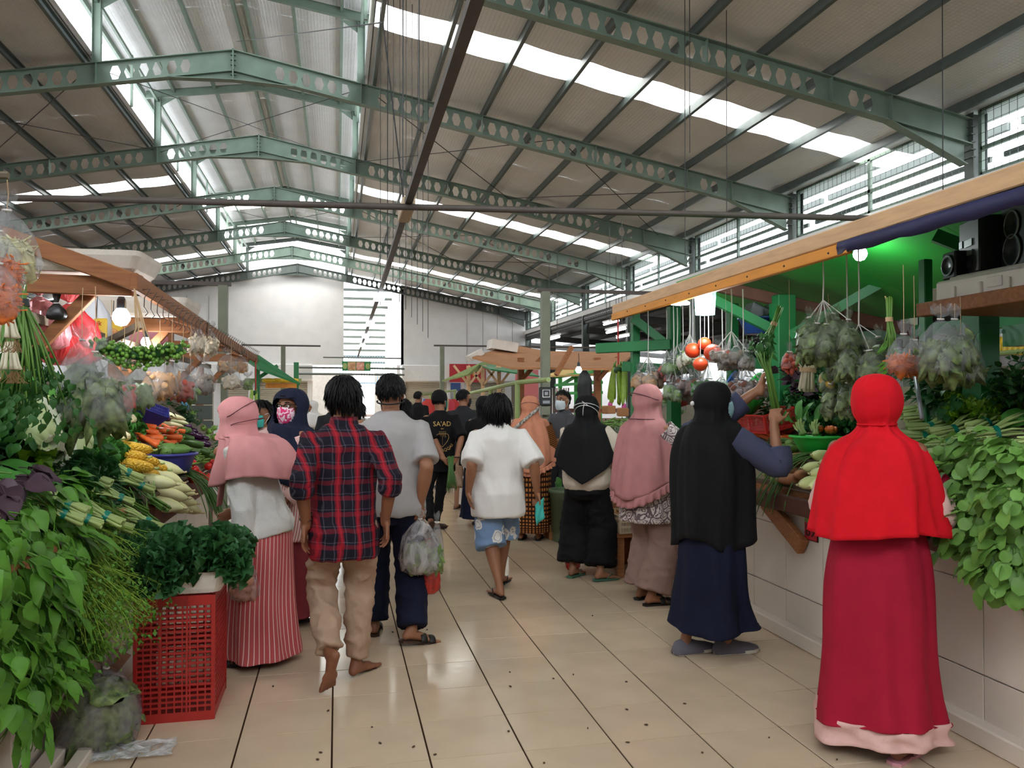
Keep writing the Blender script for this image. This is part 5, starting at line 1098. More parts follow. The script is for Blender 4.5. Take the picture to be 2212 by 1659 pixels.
for sg in (-1, 1):
    pts = [V3(sg * a, -.6, cz + b_) for a, b_ in ((0, -.195), (.03, -.165), (.06, -.13), (.075, -.095), (.07, -.06), (.055, -.05), (.0, -.05))]
    mb.tube([V3(p.x, bv.ray_cast(p, V3(0, 1, 0))[0].y - .002, p.z) for p in pts], .0022, 5)
    for a, l in ((.0, .14), (.018, .05), (.036, .06)): mb.tube([V3(sg * a, bv.ray_cast(V3(sg * a, -.6, cz - .09), V3(0, 1, 0))[0].y - .003, z_) for z_ in (cz - .02, cz - .03 - l)], .0018, 5)
O('shirt_print', mb, m_gold, sh)
O('cap', MB().loft([[F.h(r * cos(q), -.012 + r * 1.24 * sin(q), z_) for q in [2 * pi * i / 24 for i in range(24)]] for r, z_ in ((.088, -.012), (.088, .03), (.08, .07), (.055, .103), (.02, .118), (.004, .12))], False, True), f_black, F.root, smooth=True)
hair(F, m_hair, lambda d: d.y < .1 and -.5 < d.z < .1, lambda d: .03, 160, .005, seed=9, vol=1.02); mask(F, m_teal, m_strapw)
O('watch', MB().tube([F.RW + V3(.03 * cos(q), .03 * sin(q), .005) for q in [2 * pi * i / 16 for i in range(17)]], .006, 6), m_blackrub, F.root)
for an, fd, up in ((F.LA, 0, .9), (F.RA, .9, 0)): sandal(F, an, fd, up, m_brownrub, 'slide')
CAP_HAND = bh + V3(0, -.05, -.03)
# ---- man in dark jacket with black mask
x, y = 1.66, 10.75
F = figure('person', x, y, -.35, 1.62, 'person in a charcoal jacket and beige trousers with a black mask in profile', sk='#916349', hy=-.75, vox=.009, curl=(.3, .3), LW=V3(-.28, -.05, .78))
mb = torso_shirt(F, 0, [(-.18, .19, .14, 0), (.2, .18, .13, 0), (.6, .185, .13, 0), (.85, .175, .11, 0), (.97, .1, .075, 0), (1.06, .066, .06, 0)])
for S_, el, wr in ((F.S[0], F.EL, F.LW), (F.S[1], F.ER, F.RW)): mb.tube([lerp(S_, F.sp(.85), .35), S_, el, lerp(el, wr, .85)], [.055, .075, .065, .058], 14)
O('jacket', fuse(mb, .012, 4, 0, .008, 7, name='jacket', mats=f_char), None, F.root); trousers(F, 'trousers', f_beige, 1, .075, .55, vox=.013)
hair(F, m_hair, lambda d: d.z > .25 + .4 * d.y if d.y > 0 else d.z > -.35, lambda d: .03, 260, .005, seed=10, vol=1.05); mask(F, m_blackmask, m_strapb)
for an in (F.LA, F.RA): sandal(F, an, 0, 0, m_brownrub, 'slide')
# ---- woman in black hijab beside the white shirt
x, y = 1.68, 9.3
F = figure('person', x, y, -.1, 1.53, 'person all in black with a long black hijab beside the charcoal jacket', vox=.01, fat=1.05)
S0 = F.S[0]; drape('dress', [(0, 0, S0.z, .15, .11, 0), (0, 0, 1.0, .2, .16, .005), (0, 0, .6, .23, .19, .015), (0, 0, .2, .27, .23, .025), (0, 0, .1, .275, .235, .03)], f_navytr, F.root, 56, 22)
hijab(F, f_black, [(0, 0, F.hc.z - .14, .1, .12, .005), (0, -.02, S0.z, .2, .16, .012), (0, -.02, S0.z - .25, .25, .2, .02), (0, -.02, S0.z - .5, .27, .22, .03)])
sleeve('sleeve', [F.S[0], F.EL, lerp(F.EL, F.LW, .9)], [.07, .065, .05], f_black, F.root); sleeve('sleeve', [F.S[1], F.ER, lerp(F.ER, F.RW, .9)], [.07, .065, .05], f_black, F.root)
for an in (F.LA, F.RA): sandal(F, an, 0, 0, m_blackrub, 'slide')
# ---- woman in white shirt and floral shorts
x, y = 1.2, 6.05; rz = .0
F = figure('person', x, y, rz, 1.545, 'person in an oversized white shirt and blue floral shorts walking away in flip-flops', sk='#916349', fat=1.2, swid=.108, lg=1.08, LA=(-.01, -.12, .085), RA=(.07, .22, .10), LF=-.2, RF=.5,
           LW=Lc(x, y, rz, AY(1012, 1062, 5.98)), RW=Lc(x, y, rz, AY(1160, 1062, 5.98)), curl=(.35, .9), lh=(-.2, -1, 0), rh=(.2, -1, 0), ln=(-1, .1, 0), ld=(.1, .1, -1), vox=.0078)
mb = torso_shirt(F, 0, [(-.42, .212, .17, .0), (-.3, .218, .175, 0), (-.05, .215, .172, -.01), (.2, .2, .15, 0), (.45, .205, .15, .01), (.65, .212, .15, .005), (.8, .208, .134, -.005), (.9, .182, .106, -.006), (.975, .115, .08, 0), (1.04, .074, .064, 0)])
for S_, el in ((F.S[0], F.EL), (F.S[1], F.ER)): mb.tube([lerp(S_, F.sp(.85), .35), S_ - V3(0, 0, .01), lerp(S_, el, .5), lerp(S_, el, 1.0)], [.06, .068, .08, .088], 16)
O('shirt', fuse(mb, .0105, 4, 0, .016, 4.5, (1, 1, .5), 'shirt', f_white), None, F.root)
trousers(F, 'shorts', m_floral, 1.2, .105, .8, wr=.008, knee=.105, hipw=.15)
hair(F, m_hair, lambda d: d.z > .2 + .4 * d.y if d.y > .25 else d.z > -.95, lambda d: .13 if d.z < .3 else .1, 620, .0065, seed=11, vol=1.16, droop=.8)
for an, fd in ((F.LA, -.2), (F.RA, .5)): sandal(F, an, fd, 0, m_blackrub, 'flip')
WHITE_HAND = Matrix.Rotation(rz, 3, 'Z') @ F.RW + V3(x, y, 0)
# ---- woman in peach hijab and batik dress
x, y = 1.99, 8.3; rz = -.35
F = figure('person', x, y, rz, 1.53, 'person in a frilled peach hijab and orange brown batik dress', fat=1.05, vox=.0095, LW=V3(-.12, .3, .88), RW=V3(.2, .28, .85))
S0, S1 = F.S
drape('dress', [(0, 0, S0.z, .15, .11, 0), (0, 0, 1.05, .19, .15, .004), (0, 0, .75, .215, .18, .008), (0, 0, .4, .22, .18, .012), (0, 0, .14, .225, .185, .016), (0, 0, .09, .225, .185, .016)], m_batik, F.root, 72, 26)
sleeve('sleeve', [S1, F.ER, lerp(F.ER, F.RW, .9)], [.08, .08, .075], m_batik, F.root); sleeve('sleeve', [S0, F.EL, lerp(F.EL, F.LW, .9)], [.075, .07, .065], m_batik, F.root)
hijab(F, f_peach, [(0, -.02, F.hc.z - .125, .115, .13, .006), (0, -.03, S0.z + .05, .18, .15, .012), (0, -.03, S0.z - .12, .235, .19, .018), (0, -.03, S0.z - .27, .25, .21, .024), (0, -.03, S0.z - .38, .25, .21, .03)], hem=lambda q: -.10 * max(0, -sin(q)) ** 2)
def ruffle(F, mat, z, rx, ry, hemf, n=240, h=.06, waves=34, dx=0., dy=0., name='ruffle'):
    rings = []
    for i in range(5):
        t = i / 4; r = []
        for j in range(n):
            q = 2 * pi * j / n; w = .014 * t * sin(waves * q + 1.5 * sin(3 * q)); r.append((F.hc.x + dx + cos(q) * (rx + w + .008 * t), F.hc.y + dy + sin(q) * (ry + w + .008 * t), z + hemf(q) - h * t + .004 * t * sin(waves * q * .5)))
        rings.append(r)
    return shell(name, rings, mat, F.root, thick=.003)
ruffle(F, f_peach, S0.z - .37, .255, .215, lambda q: -.10 * max(0, -sin(q)) ** 2, dy=-.03, h=.05)
strapring(F, m_strapm, .0, .045, rx=.111, ry=.142)
O('bag_strap', MB().loft([[F.hc + V3(-.24 + .34 * t, -.2 + .1 * t - .04 * sin(pi * t), -.32 + .3 * t + d_) for d_ in (-.022, .022)] for t in [i / 10 for i in range(11)]], closed=False), M('patterned_strap', '#d8d2c8', .7, col2='#1a1718', vscale=45), F.root, smooth=True).modifiers.new('s', 'SOLIDIFY').thickness = .005
for an in (F.LA, F.RA): sandal(F, an, 0, 0, m_blackrub, 'slide')
# ---- woman in black hijab and cream sweater
x, y = 2.02, 6.42; rz = -.45
F = figure('person', x, y, rz, 1.535, 'person in a pointed black hijab, cream sweater and wide black trousers', sk='#916349', fat=1.15, LW=V3(-.1, .3, .95), RW=V3(.24, .22, .93), rh=(1, -.5, -.6), LA=(-.12, .03, .08), RA=(.12, -.05, .08), LF=.4, RF=.9)
S0, S1 = F.S
mb = torso_shirt(F, 0, [(-.12, .185, .15, 0), (-.02, .21, .175, 0), (.15, .21, .17, 0), (.5, .2, .15, 0), (.8, .185, .12, 0), (.95, .1, .08, 0), (1.03, .06, .055, 0)])
for S_, el, wr in ((S0, F.EL, F.LW), (S1, F.ER, F.RW)): mb.tube([lerp(S_, F.sp(.85), .35), S_, lerp(S_, el, .5), el, lerp(el, wr, .9)], [.055, .078, .078, .075, .055], 16)
O('sweater', fuse(mb, .0105, 4, 0, .013, 5, (1, 1, .5), 'sweater', f_cream), None, F.root)
trousers(F, 'trousers', f_black, 1.17, .12, .12, wr=.012, knee=.112)
hijab(F, f_black, [(0, -.03, F.hc.z - .12, .118, .13, .006), (0, -.05, S0.z + .05, .175, .15, .01), (0, -.05, S0.z - .06, .225, .17, .012), (0, -.05, S0.z - .15, .255, .19, .014), (0, -.05, S0.z - .2, .262, .2, .016)], hem=lambda q: -.2 * max(0, 1 - abs(((q - 1.5 * pi + pi) % (2 * pi)) - pi) / 1.3), hs=1.04)
strapring(F, m_strapw, .0, .05, rx=.116, ry=.15, r=.003); strapring(F, m_strapw, -.06, .03, rx=.112, ry=.148, r=.003)
band(F, m_strapw, [F.h(.0, -.158, .045), F.h(-.01, -.158, .0), F.h(-.014, -.15, -.06)], .003); band(F, m_strapw, [F.h(-.02, -.156, .065), F.h(.01, -.16, .045), F.h(.03, -.155, .03)], .003)
for an, fd in ((F.LA, .4), (F.RA, .9)): sandal(F, an, fd, 0, m_greenrub, 'flip')
# ---- woman in mauve hijab and paisley tunic
x, y = 2.22, 5.6; rz = -1.05
F = figure('person', x, y, rz, 1.62, 'person in a frilled mauve hijab, grey paisley tunic and taupe trousers', sk='#916349', LW=V3(-.12, .38, 1.12), RW=V3(.2, .38, 1.12), rh=(1, -.2, -1), LA=(-.08, .05, .08), RA=(.08, -.04, .08), LF=.2, RF=.4, hp=-.1, hy=-.3)
S0, S1 = F.S; mask(F, m_maskm)
trousers(F, 'trousers', f_taupe, 1.02, .135, .06, wr=.012, knee=.11)
drape('tunic', [(0, 0, S0.z, .15, .11, 0), (0, 0, 1.1, .185, .145, .003), (0, 0, .95, .18, .145, .004), (0, 0, .8, .195, .165, .008), (0, 0, .6, .205, .175, .012)], m_paisley, F.root, 64, 24)
sleeve('sleeve', [S1, lerp(S1, F.ER, .5), F.ER, lerp(F.ER, F.RW, .9)], [.075, .075, .07, .06], m_paisley, F.root); sleeve('sleeve', [S0, F.EL, lerp(F.EL, F.LW, .9)], [.075, .07, .06], m_paisley, F.root)
hmv = lambda q: -.13 * max(0, -sin(q)) ** 1.5 - .02
hijab(F, f_mauve, face=(.27, .56, .12), hy=-.3, keys=[(0, -.03, F.hc.z - .12, .115, .13, .006), (0, -.05, S0.z + .05, .17, .15, .01), (0, -.05, S0.z - .08, .215, .17, .014), (0, -.05, S0.z - .22, .235, .195, .018), (0, -.05, S0.z - .35, .245, .21, .02)], hem=hmv)
ruffle(F, f_mauve, S0.z - .345, .247, .212, hmv, dy=-.05, h=.065, waves=30)
strapring(F, m_strapm, .0, .035, rx=.111, ry=.142, r=.004); strapring(F, m_strapm, -.15, -.16, rx=.13, ry=.125, r=.004)
for an, fd in ((F.LA, .2), (F.RA, .4)): sandal(F, an, fd, 0, m_blackrub, 'slide')
# ---- woman in black reaching up at the right stall
x, y = 2.16, 4.42; rz = -1.05
lw = Lc(x, y, rz, AX(1648, 835, 2.5)); rw = Lc(x, y, rz, AX(1672, 915, 2.46))
F = figure('person', x, y, rz, 1.615, 'person in a long black hijab and navy skirt reaching up for a bunch of greens', sk='#916349', LW=lw, RW=rw, lh=(-.6, .2, -1), rh=(.5, .1, -1), curl=(1.1, 1.1), ld=(.0, .3, 1), rd=(-.1, .35, .9), ln=(-.7, -.4, .2), rn=(.3, -.8, .3), hy=-.62, hp=.12, LA=(-.1, -.12, .08), RA=(.06, .06, .08), LF=.3, RF=.45)
S0, S1 = F.S
drape('skirt', [(0, 0, .98, .16, .13, 0), (0, 0, .85, .185, .16, .004), (0, 0, .6, .2, .18, .012), (0, 0, .36, .225, .2, .02), (0, 0, .2, .25, .22, .026), (0, 0, .15, .255, .225, .028)], f_navytr, F.root, 84, 26, folds=((6, 1, 0), (11, .6, 1.)), hem=lambda q: .03 * sin(2 * q + .6) + .02)
sleeve('sleeve', [S0, lerp(S0, F.EL, .5), F.EL, lerp(F.EL, F.LW, .45)], [.078, .075, .072, .07], f_slate, F.root, seed=1); sleeve('sleeve', [S1, lerp(S1, F.ER, .5), F.ER, lerp(F.ER, F.RW, .40)], [.078, .076, .074, .075], f_slate, F.root, seed=5)
hijab(F, f_black, [(0, -.02, F.hc.z - .12, .118, .135, .006), (0, -.03, S0.z + .07, .175, .16, .01), (0, -.03, S0.z - .05, .225, .2, .014), (0, -.02, 1.05, .235, .215, .02), (0, -.02, .85, .225, .21, .024), (0, -.02, .66, .21, .2, .03)], hem=lambda q: .04 * sin(3 * q), face=(.26, .53, .15), hy=-.62, hs=1.05)
mask(F, m_bluemask); mb = MB()
for sg in (-1, 1):
    for z0 in (-.01, -.09): mb.tube([F.h(sg * .068, .04, z0), F.h(sg * .1, .0, z0 * .8), F.h(sg * .103, -.06, z0 * .4), F.h(sg * .06, -.122, .0), F.h(0, -.14, .005)], .003, 6)
O('mask_strap', mb, m_strapw, F.root, smooth=True); O('strap_button', MB().ell(F.h(0.02, -.142, .005), .014, 10, 8), m_strapw, F.root, smooth=True)
for an, fd in ((F.LA, .3), (F.RA, .45)): sandal(F, an, fd, 0, m_canvas, 'shoe', m_solew, 'shoe')
REACH_L = AX(1660, 803, 2.52); REACH_R = AX(1680, 880, 2.48)
# ---- woman in red hijab and crimson dress
x, y = 2.29, 3.10; rz = -.8
rw = Lc(x, y, rz, AX(2030, 1022, 2.6))
F = figure('person', x, y, rz, 1.63, 'person in a bright red hijab and long crimson dress choosing greens at the right stall', sk='#855640', LW=V3(-.16, .3, 1.0), RW=rw, rh=(.22, -.05, -1), curl=(.5, .8), rd=(.1, .9, .5), rn=(.2, -.5, 1), LA=(-.1, .06, .08), RA=(.1, -.1, .08), LF=.0, RF=.25, hp=-.05)
S0, S1 = F.S
drape('bodice', [(0, 0, S0.z - .02, .15, .11, 0), (0, 0, 1.2, .18, .14, .004), (0, 0, 1.0, .178, .142, .006), (0, 0, .93, .176, .142, .008)], f_crim, F.root, 72, 14)
drape('skirt', [(0, 0, .955, .172, .14, .006), (0, 0, .88, .19, .158, .010), (0, 0, .7, .215, .19, .014), (0, 0, .4, .228, .205, .016), (0, 0, .18, .25, .23, .022), (0, 0, .13, .255, .235, .024)], f_crim, F.root, 96, 26, folds=((5, 1, .3), (9, .7, 1.2), (15, .25, 2)), hem=lambda q: -.01 + .035 * sin(q + 2.4))
drape('hem_border', [(0, 0, .155, .252, .232, .023), (0, 0, .11, .257, .237, .024), (0, 0, .055, .262, .242, .026)], f_pale, F.root, 96, 6, folds=((5, 1, .3), (9, .7, 1.2), (15, .25, 2)), hem=lambda q: -.01 + .035 * sin(q + 2.4))
mid = lerp(F.ER, F.RW, .55)
sleeve('sleeve', [lerp(S1, F.ER, .35), lerp(S1, F.ER, .65), F.ER + V3(0, 0, -.01), lerp(F.ER, F.RW, .5)], [.05, .06, .07, .058], f_pale, F.root, wr=.010, seed=3); sleeve('cuff', [lerp(F.ER, F.RW, .42), lerp(F.ER, F.RW, .65), lerp(F.ER, F.RW, .84)], [.052, .048, .042], f_crim, F.root, rows=8)
sleeve('sleeve', [lerp(S0, F.EL, .35), F.EL, lerp(F.EL, F.LW, .6)], [.05, .066, .055], f_pale, F.root, seed=6); sleeve('cuff', [lerp(F.EL, F.LW, .55), lerp(F.EL, F.LW, .9)], [.05, .042], f_crim, F.root, rows=8)
hijab(F, f_red, [(0, -.01, F.hc.z - .105, .076, .09, .004), (0, -.03, F.hc.z - .15, .11, .105, .010), (0, -.05, S0.z + .02, .18, .15, .014), (0, -.06, S0.z - .1, .228, .185, .018), (0, -.06, S0.z - .25, .246, .205, .024), (0, -.06, S0.z - .35, .252, .212, .028)], folds=((4, 1, .8), (7, .7, 2.), (12, .35, 0)), hem=lambda q: -.02 * sin(2 * q), face=(.26, .5, .12), hs=1.0, n=110)
mask(F, M('clear_mask', '#c7cfd2', .4)); strapring(F, f_red, -.105, -.112, rx=.081, ry=.1, y0=-.005, a0=0, a1=2 * pi, r=.004)
for an, fd in ((F.LA, .0), (F.RA, .25)): sandal(F, an, fd, 0, m_pinkrub, 'flip')
# ---- people further off
def bystander(x, y, rz, H, label, top, bottom, hd, mk=None, seed=20, sk='#916349', hijcol=None, hy=0., eyes=False, LW=None, RW=None, longs=False, bot='trousers', fat=1., lean=0.):
    F = figure('person', x, y, rz, H, label, sk=sk, vox=.0115, dec=.4, hy=hy, eyes=eyes, LW=LW, RW=RW, fat=fat, lean=lean); S0, S1 = F.S
    mb = torso_shirt(F, 0, [(-.25, .18, .135, 0), (.1, .172, .125, 0), (.6, .176, .125, 0), (.85, .168, .105, 0), (.97, .09, .07, 0), (1.04, .06, .056, 0)])
    for S_, el, wr in ((S0, F.EL, F.LW), (S1, F.ER, F.RW)): mb.tube([lerp(S_, F.sp(.85), .35), S_, lerp(S_, el, .9)] + ([el, lerp(el, wr, .9)] if longs else []), [.05, .07, .07] + ([.062, .055] if longs else []), 14)
    O('shirt', fuse(mb, .014, 3, 0, .006, 7, name='shirt', mats=top), None, F.root)
    if bot == 'trousers': trousers(F, 'trousers', bottom, 1, .075, .05, vox=.016)
    elif bot == 'shorts': trousers(F, 'shorts', bottom, 1.05, .09, .95, vox=.016)
    else: drape('skirt', [(0, 0, .9, .17, .14, 0), (0, 0, .5, .21, .18, .01), (0, 0, .1, .25, .22, .02)], bottom, F.root, 40, 12)
    if hijcol: hijab(F, hijcol, [(0, -.01, F.hc.z - .13, .09, .11, .004), (0, -.03, S0.z + .02, .17, .14, .01), (0, -.03, S0.z - .2, .22, .18, .016)], face=(.36, .72, .14), hy=hy, n=48, rows=24)
    else: hair(F, m_hair, lambda d: d.z > .3 + .3 * d.y if d.y > 0 else d.z > -.5, lambda d: .05 if hd == 0 else hd, 200, .006, seed=seed, vol=1.07)
    if mk: mask(F, mk, m_strapw)
    for an in (F.LA, F.RA): sandal(F, an, 0, 0, m_blackrub, 'slide')
    return F
def gx(px, Y): return AY(px, 900, Y).x
bystander(gx(903, 16.9), 16.9, -.5, 1.62, 'person in a black shirt and grey shorts standing far down the aisle', f_black, fabric('grey_denim', '#6f7480'), .03, m_whitemask, 21, hy=-.4, bot='shorts')
F = bystander(gx(690, 15.5), 15.5, 2.2, 1.46, 'person in a white hijab bending over goods far beyond the navy hijab', f_hijw, f_hijw, 0, None, 22, hijcol=f_white, bot='skirt', longs=True, lean=.25)
bystander(gx(653, 17), 17, .3, 1.55, 'dark haired person in black beyond the stalls on the left', f_black, f_char, .06, None, 23)
bystander(gx(958, 13.2), 13.2, .1, 1.52, 'person in a sand coloured satin hijab behind the black cap', f_sand, f_sand, 0, None, 24, hijcol=f_sand, bot='skirt', longs=True)
bystander(gx(868, 8.6), 8.6, .1, 1.5, 'long dark haired person hidden behind the grey marl shirt', f_black, f_char, .16, None, 25)
bystander(gx(772, 9.6), 9.6, .1, 1.46, 'person in dark clothes between the plaid shirt and the grey shirt', f_char, f_char, .12, None, 26)
F = bystander(gx(1219, 9.2), 9.2, 2.0, 1.6, 'seller in a dark grey shirt and white mask working behind the right stall', fabric('grey_work_shirt', '#4a4a4e'), f_char, .04, m_whitemask, 27, hy=.3, eyes=True, LW=V3(-.14, .34, .98), RW=V3(.14, .36, 1.02))
bystander(gx(1292, 8.4), 8.4, 1.4, 1.52, 'dark haired seller in black behind the hanging flat green pods', f_black, f_char, .1, None, 28, lean=.2)
bystander(gx(716, 13), 13, 0, 1.48, 'small dark haired person beyond the plaid shoulder', f_char, f_char, .08, None, 29)
# ================================================================== PRODUCE
def surf(px, py, x0, z0, k, sg):
    """point where the view ray meets the sloped display: z = z0 + k*|X - x0| going away from the aisle"""
    d = ray(px, py); t = (z0 - CAM_H - k * sg * x0) / (d[2] - k * sg * d[0]); return Vector(_C + d * t)
def LSf(px, py, off=0.):
    p = surf(px, py, -.95, .92 + off, 1.0, -1)
    return p if p.x < -.97 else AX(px, py, -.98)
def RSf(px, py, off=0.):
    p = surf(px, py, 2.72, .97 + off, .62, 1)
    return p if p.x > 2.68 else AX(px, py, 2.66)
def fr(D, N=(0, 0, 1)):
    """rotation taking local X to D and local Z close to N"""
    D = Vector(D).normalized(); N = Vector(N); N = (N - D * N.dot(D)).normalized(); return Matrix((D, N.cross(D), N)).transposed().to_euler()
def rand_dir(s=1.): return Vector((U(-s, s), U(-s, s), U(-s, s)))
# ---- leaves
def mleaf(name, col, rnd=.22, rough=.45, tr=.25): return M(name, col, rough, var=.14, vscale=18, rnd=rnd, transl=tr, spec=.4)
g_spin = mleaf('spinach_leaf', '#568a2c'); g_dark = mleaf('dark_leaf', '#2b5a2c'); g_kale = mleaf('kale_leaf', '#3a6b3c'); g_lett = mleaf('lettuce_leaf', '#7fae2c'); g_vine = mleaf('vine_leaf', '#86a83a'); g_bok = mleaf('bok_leaf', '#4b8a3a'); g_pak = mleaf('pakcoy_leaf', '#6f9c48'); g_purp = mleaf('purple_leaf', '#4a3440')
g_dk2 = mleaf('herb_leaf', '#3a7030')
m_bean = M('long_bean', '#4c7434', .45, var=.15, rnd=.12)
g_stem = M('pale_stem', '#a3b870', .45, var=.12, vscale=12, rnd=.1); g_stemg = M('green_stem', '#5f8836', .5, var=.12, rnd=.1); g_tie = M('teal_tie', '#0e7a66', .3); g_root = M('root_brown', '#8d6f48', .8, var=.2); g_white = M('bulb_white', '#e0dac0', .5, var=.08)
def leaf_mesh(name, mat, L_, w_, shape='ovate', curl=.5, fold=.25, n=7, pet=.25, wave=0., seed=0):
    rnd = random.Random(seed); mb = MB(); vs = []; fs = []
    for i in range(n + 1):
        t = i / n
        if shape == 'ovate': ww = sin(pi * min(1, t * 1.02) ** .75) ** .8
        elif shape == 'lance': ww = sin(pi * t ** .65) ** .9
        elif shape == 'round': ww = sqrt(max(0, 1 - (2 * t - 1) ** 2))
        elif shape == 'spoon': ww = .25 + .75 * sqrt(max(0, 1 - ((t - .62) / .40) ** 2)) if t > .25 else .22 + .1 * t
        elif shape == 'arrow': ww = (1 - t) ** .8 * (1.0 if t > .06 else .35) + .03
        if i == n: ww = .02
        x = L_ * (pet + (1 - pet) * t); z = -curl * L_ * t * t * .55
        wz = wave * w_ * sin(t * 9 + rnd.uniform(0, 2))
        vs += [(x, -w_ / 2 * ww, z + fold * w_ * ww * .5 + wz), (x, 0, z), (x, w_ / 2 * ww, z + fold * w_ * ww * .5 - wz)]
    for i in range(n): a = i * 3; fs += [(a, a + 1, a + 4, a + 3), (a + 1, a + 2, a + 5, a + 4)]
    mb.add(vs, fs)
    if pet > 0: mb.tube([(0, 0, .012 * L_), (L_ * pet * .6, 0, .012 * L_), (L_ * (pet + .06), 0, 0)], [.0022 + L_ * .006, .002 + L_ * .005, .001], 4, cap=False)
    return mb.mesh(name, mat, True)
def frill_mesh(name, mat, r, seed, n=26, L_=.05):
    """ruffled leaf cluster: wavy edged fans over a small dome"""
    rnd = random.Random(seed); mb = MB()
    for k in range(n):
        d = Vector((rnd.gauss(0, 1), rnd.gauss(0, 1), abs(rnd.gauss(0, .9)) + .15)).normalized(); u = d.orthogonal().normalized(); u = Matrix.Rotation(rnd.uniform(0, 6.28), 3, d) @ u; w = d.cross(u); o = d * r * rnd.uniform(.35, .8)
        m = 7; l = L_ * rnd.uniform(.7, 1.3); ph = rnd.uniform(0, 6); r0 = [o - u * .004, o + u * .004]
        a = [o + u * (l * .35 * (j / (m - 1) - .5) * 2) + d * l * .4 + w * (l * .16 * sin(j * 2.4 + ph)) for j in range(m)]; b = [o + u * (l * .75 * (j / (m - 1) - .5) * 2) + d * l * (1 - .25 * ((j / (m - 1) - .5) * 2) ** 2) + w * (l * .4 * sin(j * 2.4 + ph)) for j in range(m)]
        mb.loft([[o] * m, a, b], closed=False)
    return mb.mesh(name, mat, True)
LV = {'spin': [leaf_mesh('leaf', g_spin, U(.085, .12), U(.04, .055), 'ovate', U(.3, .9), .3, seed=i, wave=.06) for i in range(5)],
      'lance': [leaf_mesh('leaf', g_spin, U(.1, .14), U(.022, .032), 'lance', U(.4, 1.), .3, seed=i) for i in range(3)],
      'arrow': [leaf_mesh('leaf', g_spin, U(.11, .15), U(.05, .07), 'arrow', U(.3, .8), .2, seed=i, pet=.4) for i in range(3)],
      'pak': [leaf_mesh('leaf', g_pak, U(.085, .12), U(.045, .065), 'spoon', U(.3, 1.), .35, n=9, seed=i, pet=.1, wave=.08) for i in range(5)],
      'bok': [leaf_mesh('leaf', g_bok, U(.15, .2), U(.05, .075), 'spoon', U(.3, .7), .4, n=9, seed=i, pet=.1) for i in range(4)],
      'dark': [leaf_mesh('leaf', g_dark, U(.06, .09), U(.026, .04), 'ovate', U(.3, .9), .3, seed=i, n=5) for i in range(4)],
      'herb': [leaf_mesh('leaf', g_dk2, U(.045, .07), U(.026, .036), 'ovate', U(.3, .9), .3, seed=i, n=5, wave=.1) for i in range(4)],
      'purp': [leaf_mesh('leaf', g_purp, U(.1, .14), U(.06, .08), 'ovate', U(.3, .9), .3, seed=i, n=5, wave=.1) for i in range(3)]}
def add_leaf(root, me, p, D, N, s): o = O('leaf', me, None, root); o.location = p; o.rotation_euler = fr(D, N); o.scale = (s, s, s * U(.8, 1.2)); return o
def merge_leaves(name, root, metas, spec, mat):
    """many small leaves of one bunch joined into a single part"""
    mb = MB()
    for (me, p, D, N, s) in spec:
        T = Matrix.Translation(p) @ fr(D, N).to_matrix().to_4x4() @ Matrix.Scale(s, 4); mb.add([v.co for v in me.vertices], [tuple(f.vertices) for f in me.polygons], T)
    return O(name, mb, mat, root, kind='stuff', smooth=True)
def bunch(kind, nl, L_, spread, label, stem_mat=None, tie=True, single=True, ns=14, droop=.5, sr=.0045, name='greens_bunch', butt=.12, thick=.03, cat='vegetable', tiemat=None, group=None):
    """a tied bunch: local +X towards the leaves, butt ends at -X"""
    rt = E(name, (0, 0, 0), label, cat, group); sp = []; mb = MB(); stem_mat = stem_mat or g_stemg
    for i in range(ns):
        a = U(0, 2 * pi); r = thick * sqrt(U(.05, 1)); b0 = V3(-butt * U(.85, 1.05), r * cos(a) * 1.1, r * sin(a) * .8); m_ = V3(0, r * cos(a) * .8, r * sin(a) * .6); e = V3(L_ * U(.45, .75), r * cos(a) * 2.2 + spread * .35 * U(-1, 1), r * sin(a) * 1.6 + spread * .2 * U(-.6, 1))
        mb.tube([b0, m_, lerp(m_, e, .5) + V3(0, 0, .01), e], [sr * 1.5, sr * 1.2, sr, sr * .6], 5)
    O('stems', mb, stem_mat, rt, kind='stuff', smooth=True)
    for i in range(nl):
        t = U(.25, 1.); p = V3(L_ * t * U(.8, 1.), U(-1, 1) * spread * t, U(-.3, 1) * spread * .6 * t); D = V3(1, 1.3 * p.y / spread + U(-.5, .5), U(-.7, .5) * 1.0 + p.z / spread * .8 - droop * t); N = V3(U(-.6, .3), U(-.5, .5), 1)
        sp.append((random.choice(LV[kind]), p, D, N, U(.75, 1.15)))
    if single:
        for q in sp: add_leaf(rt, *q)
    else: merge_leaves('leaves', rt, None, sp, sp[0][0].materials[0])
    if tie: O('tie_band', MB().loft([[V3(x, (thick * .95 + .004) * cos(q) * 1.0, (thick * .78 + .004) * sin(q)) for q in [2 * pi * i / 16 for i in range(16)]] for x in (-.012, .012)], False, False), tiemat or g_tie, rt, smooth=True)
    return rt
def spots(n, f): return [f() for _ in range(n)]
def placeb(proto, lst, labf, group=None, sc=(.9, 1.1)):
    for i, (p, D, N) in enumerate(lst):
        o = proto if i == 0 else dup(proto); put(o, p, fr(D, N), U(*sc), labf(i), group)
LEFT_OUT = V3(1, -.15, -.55)
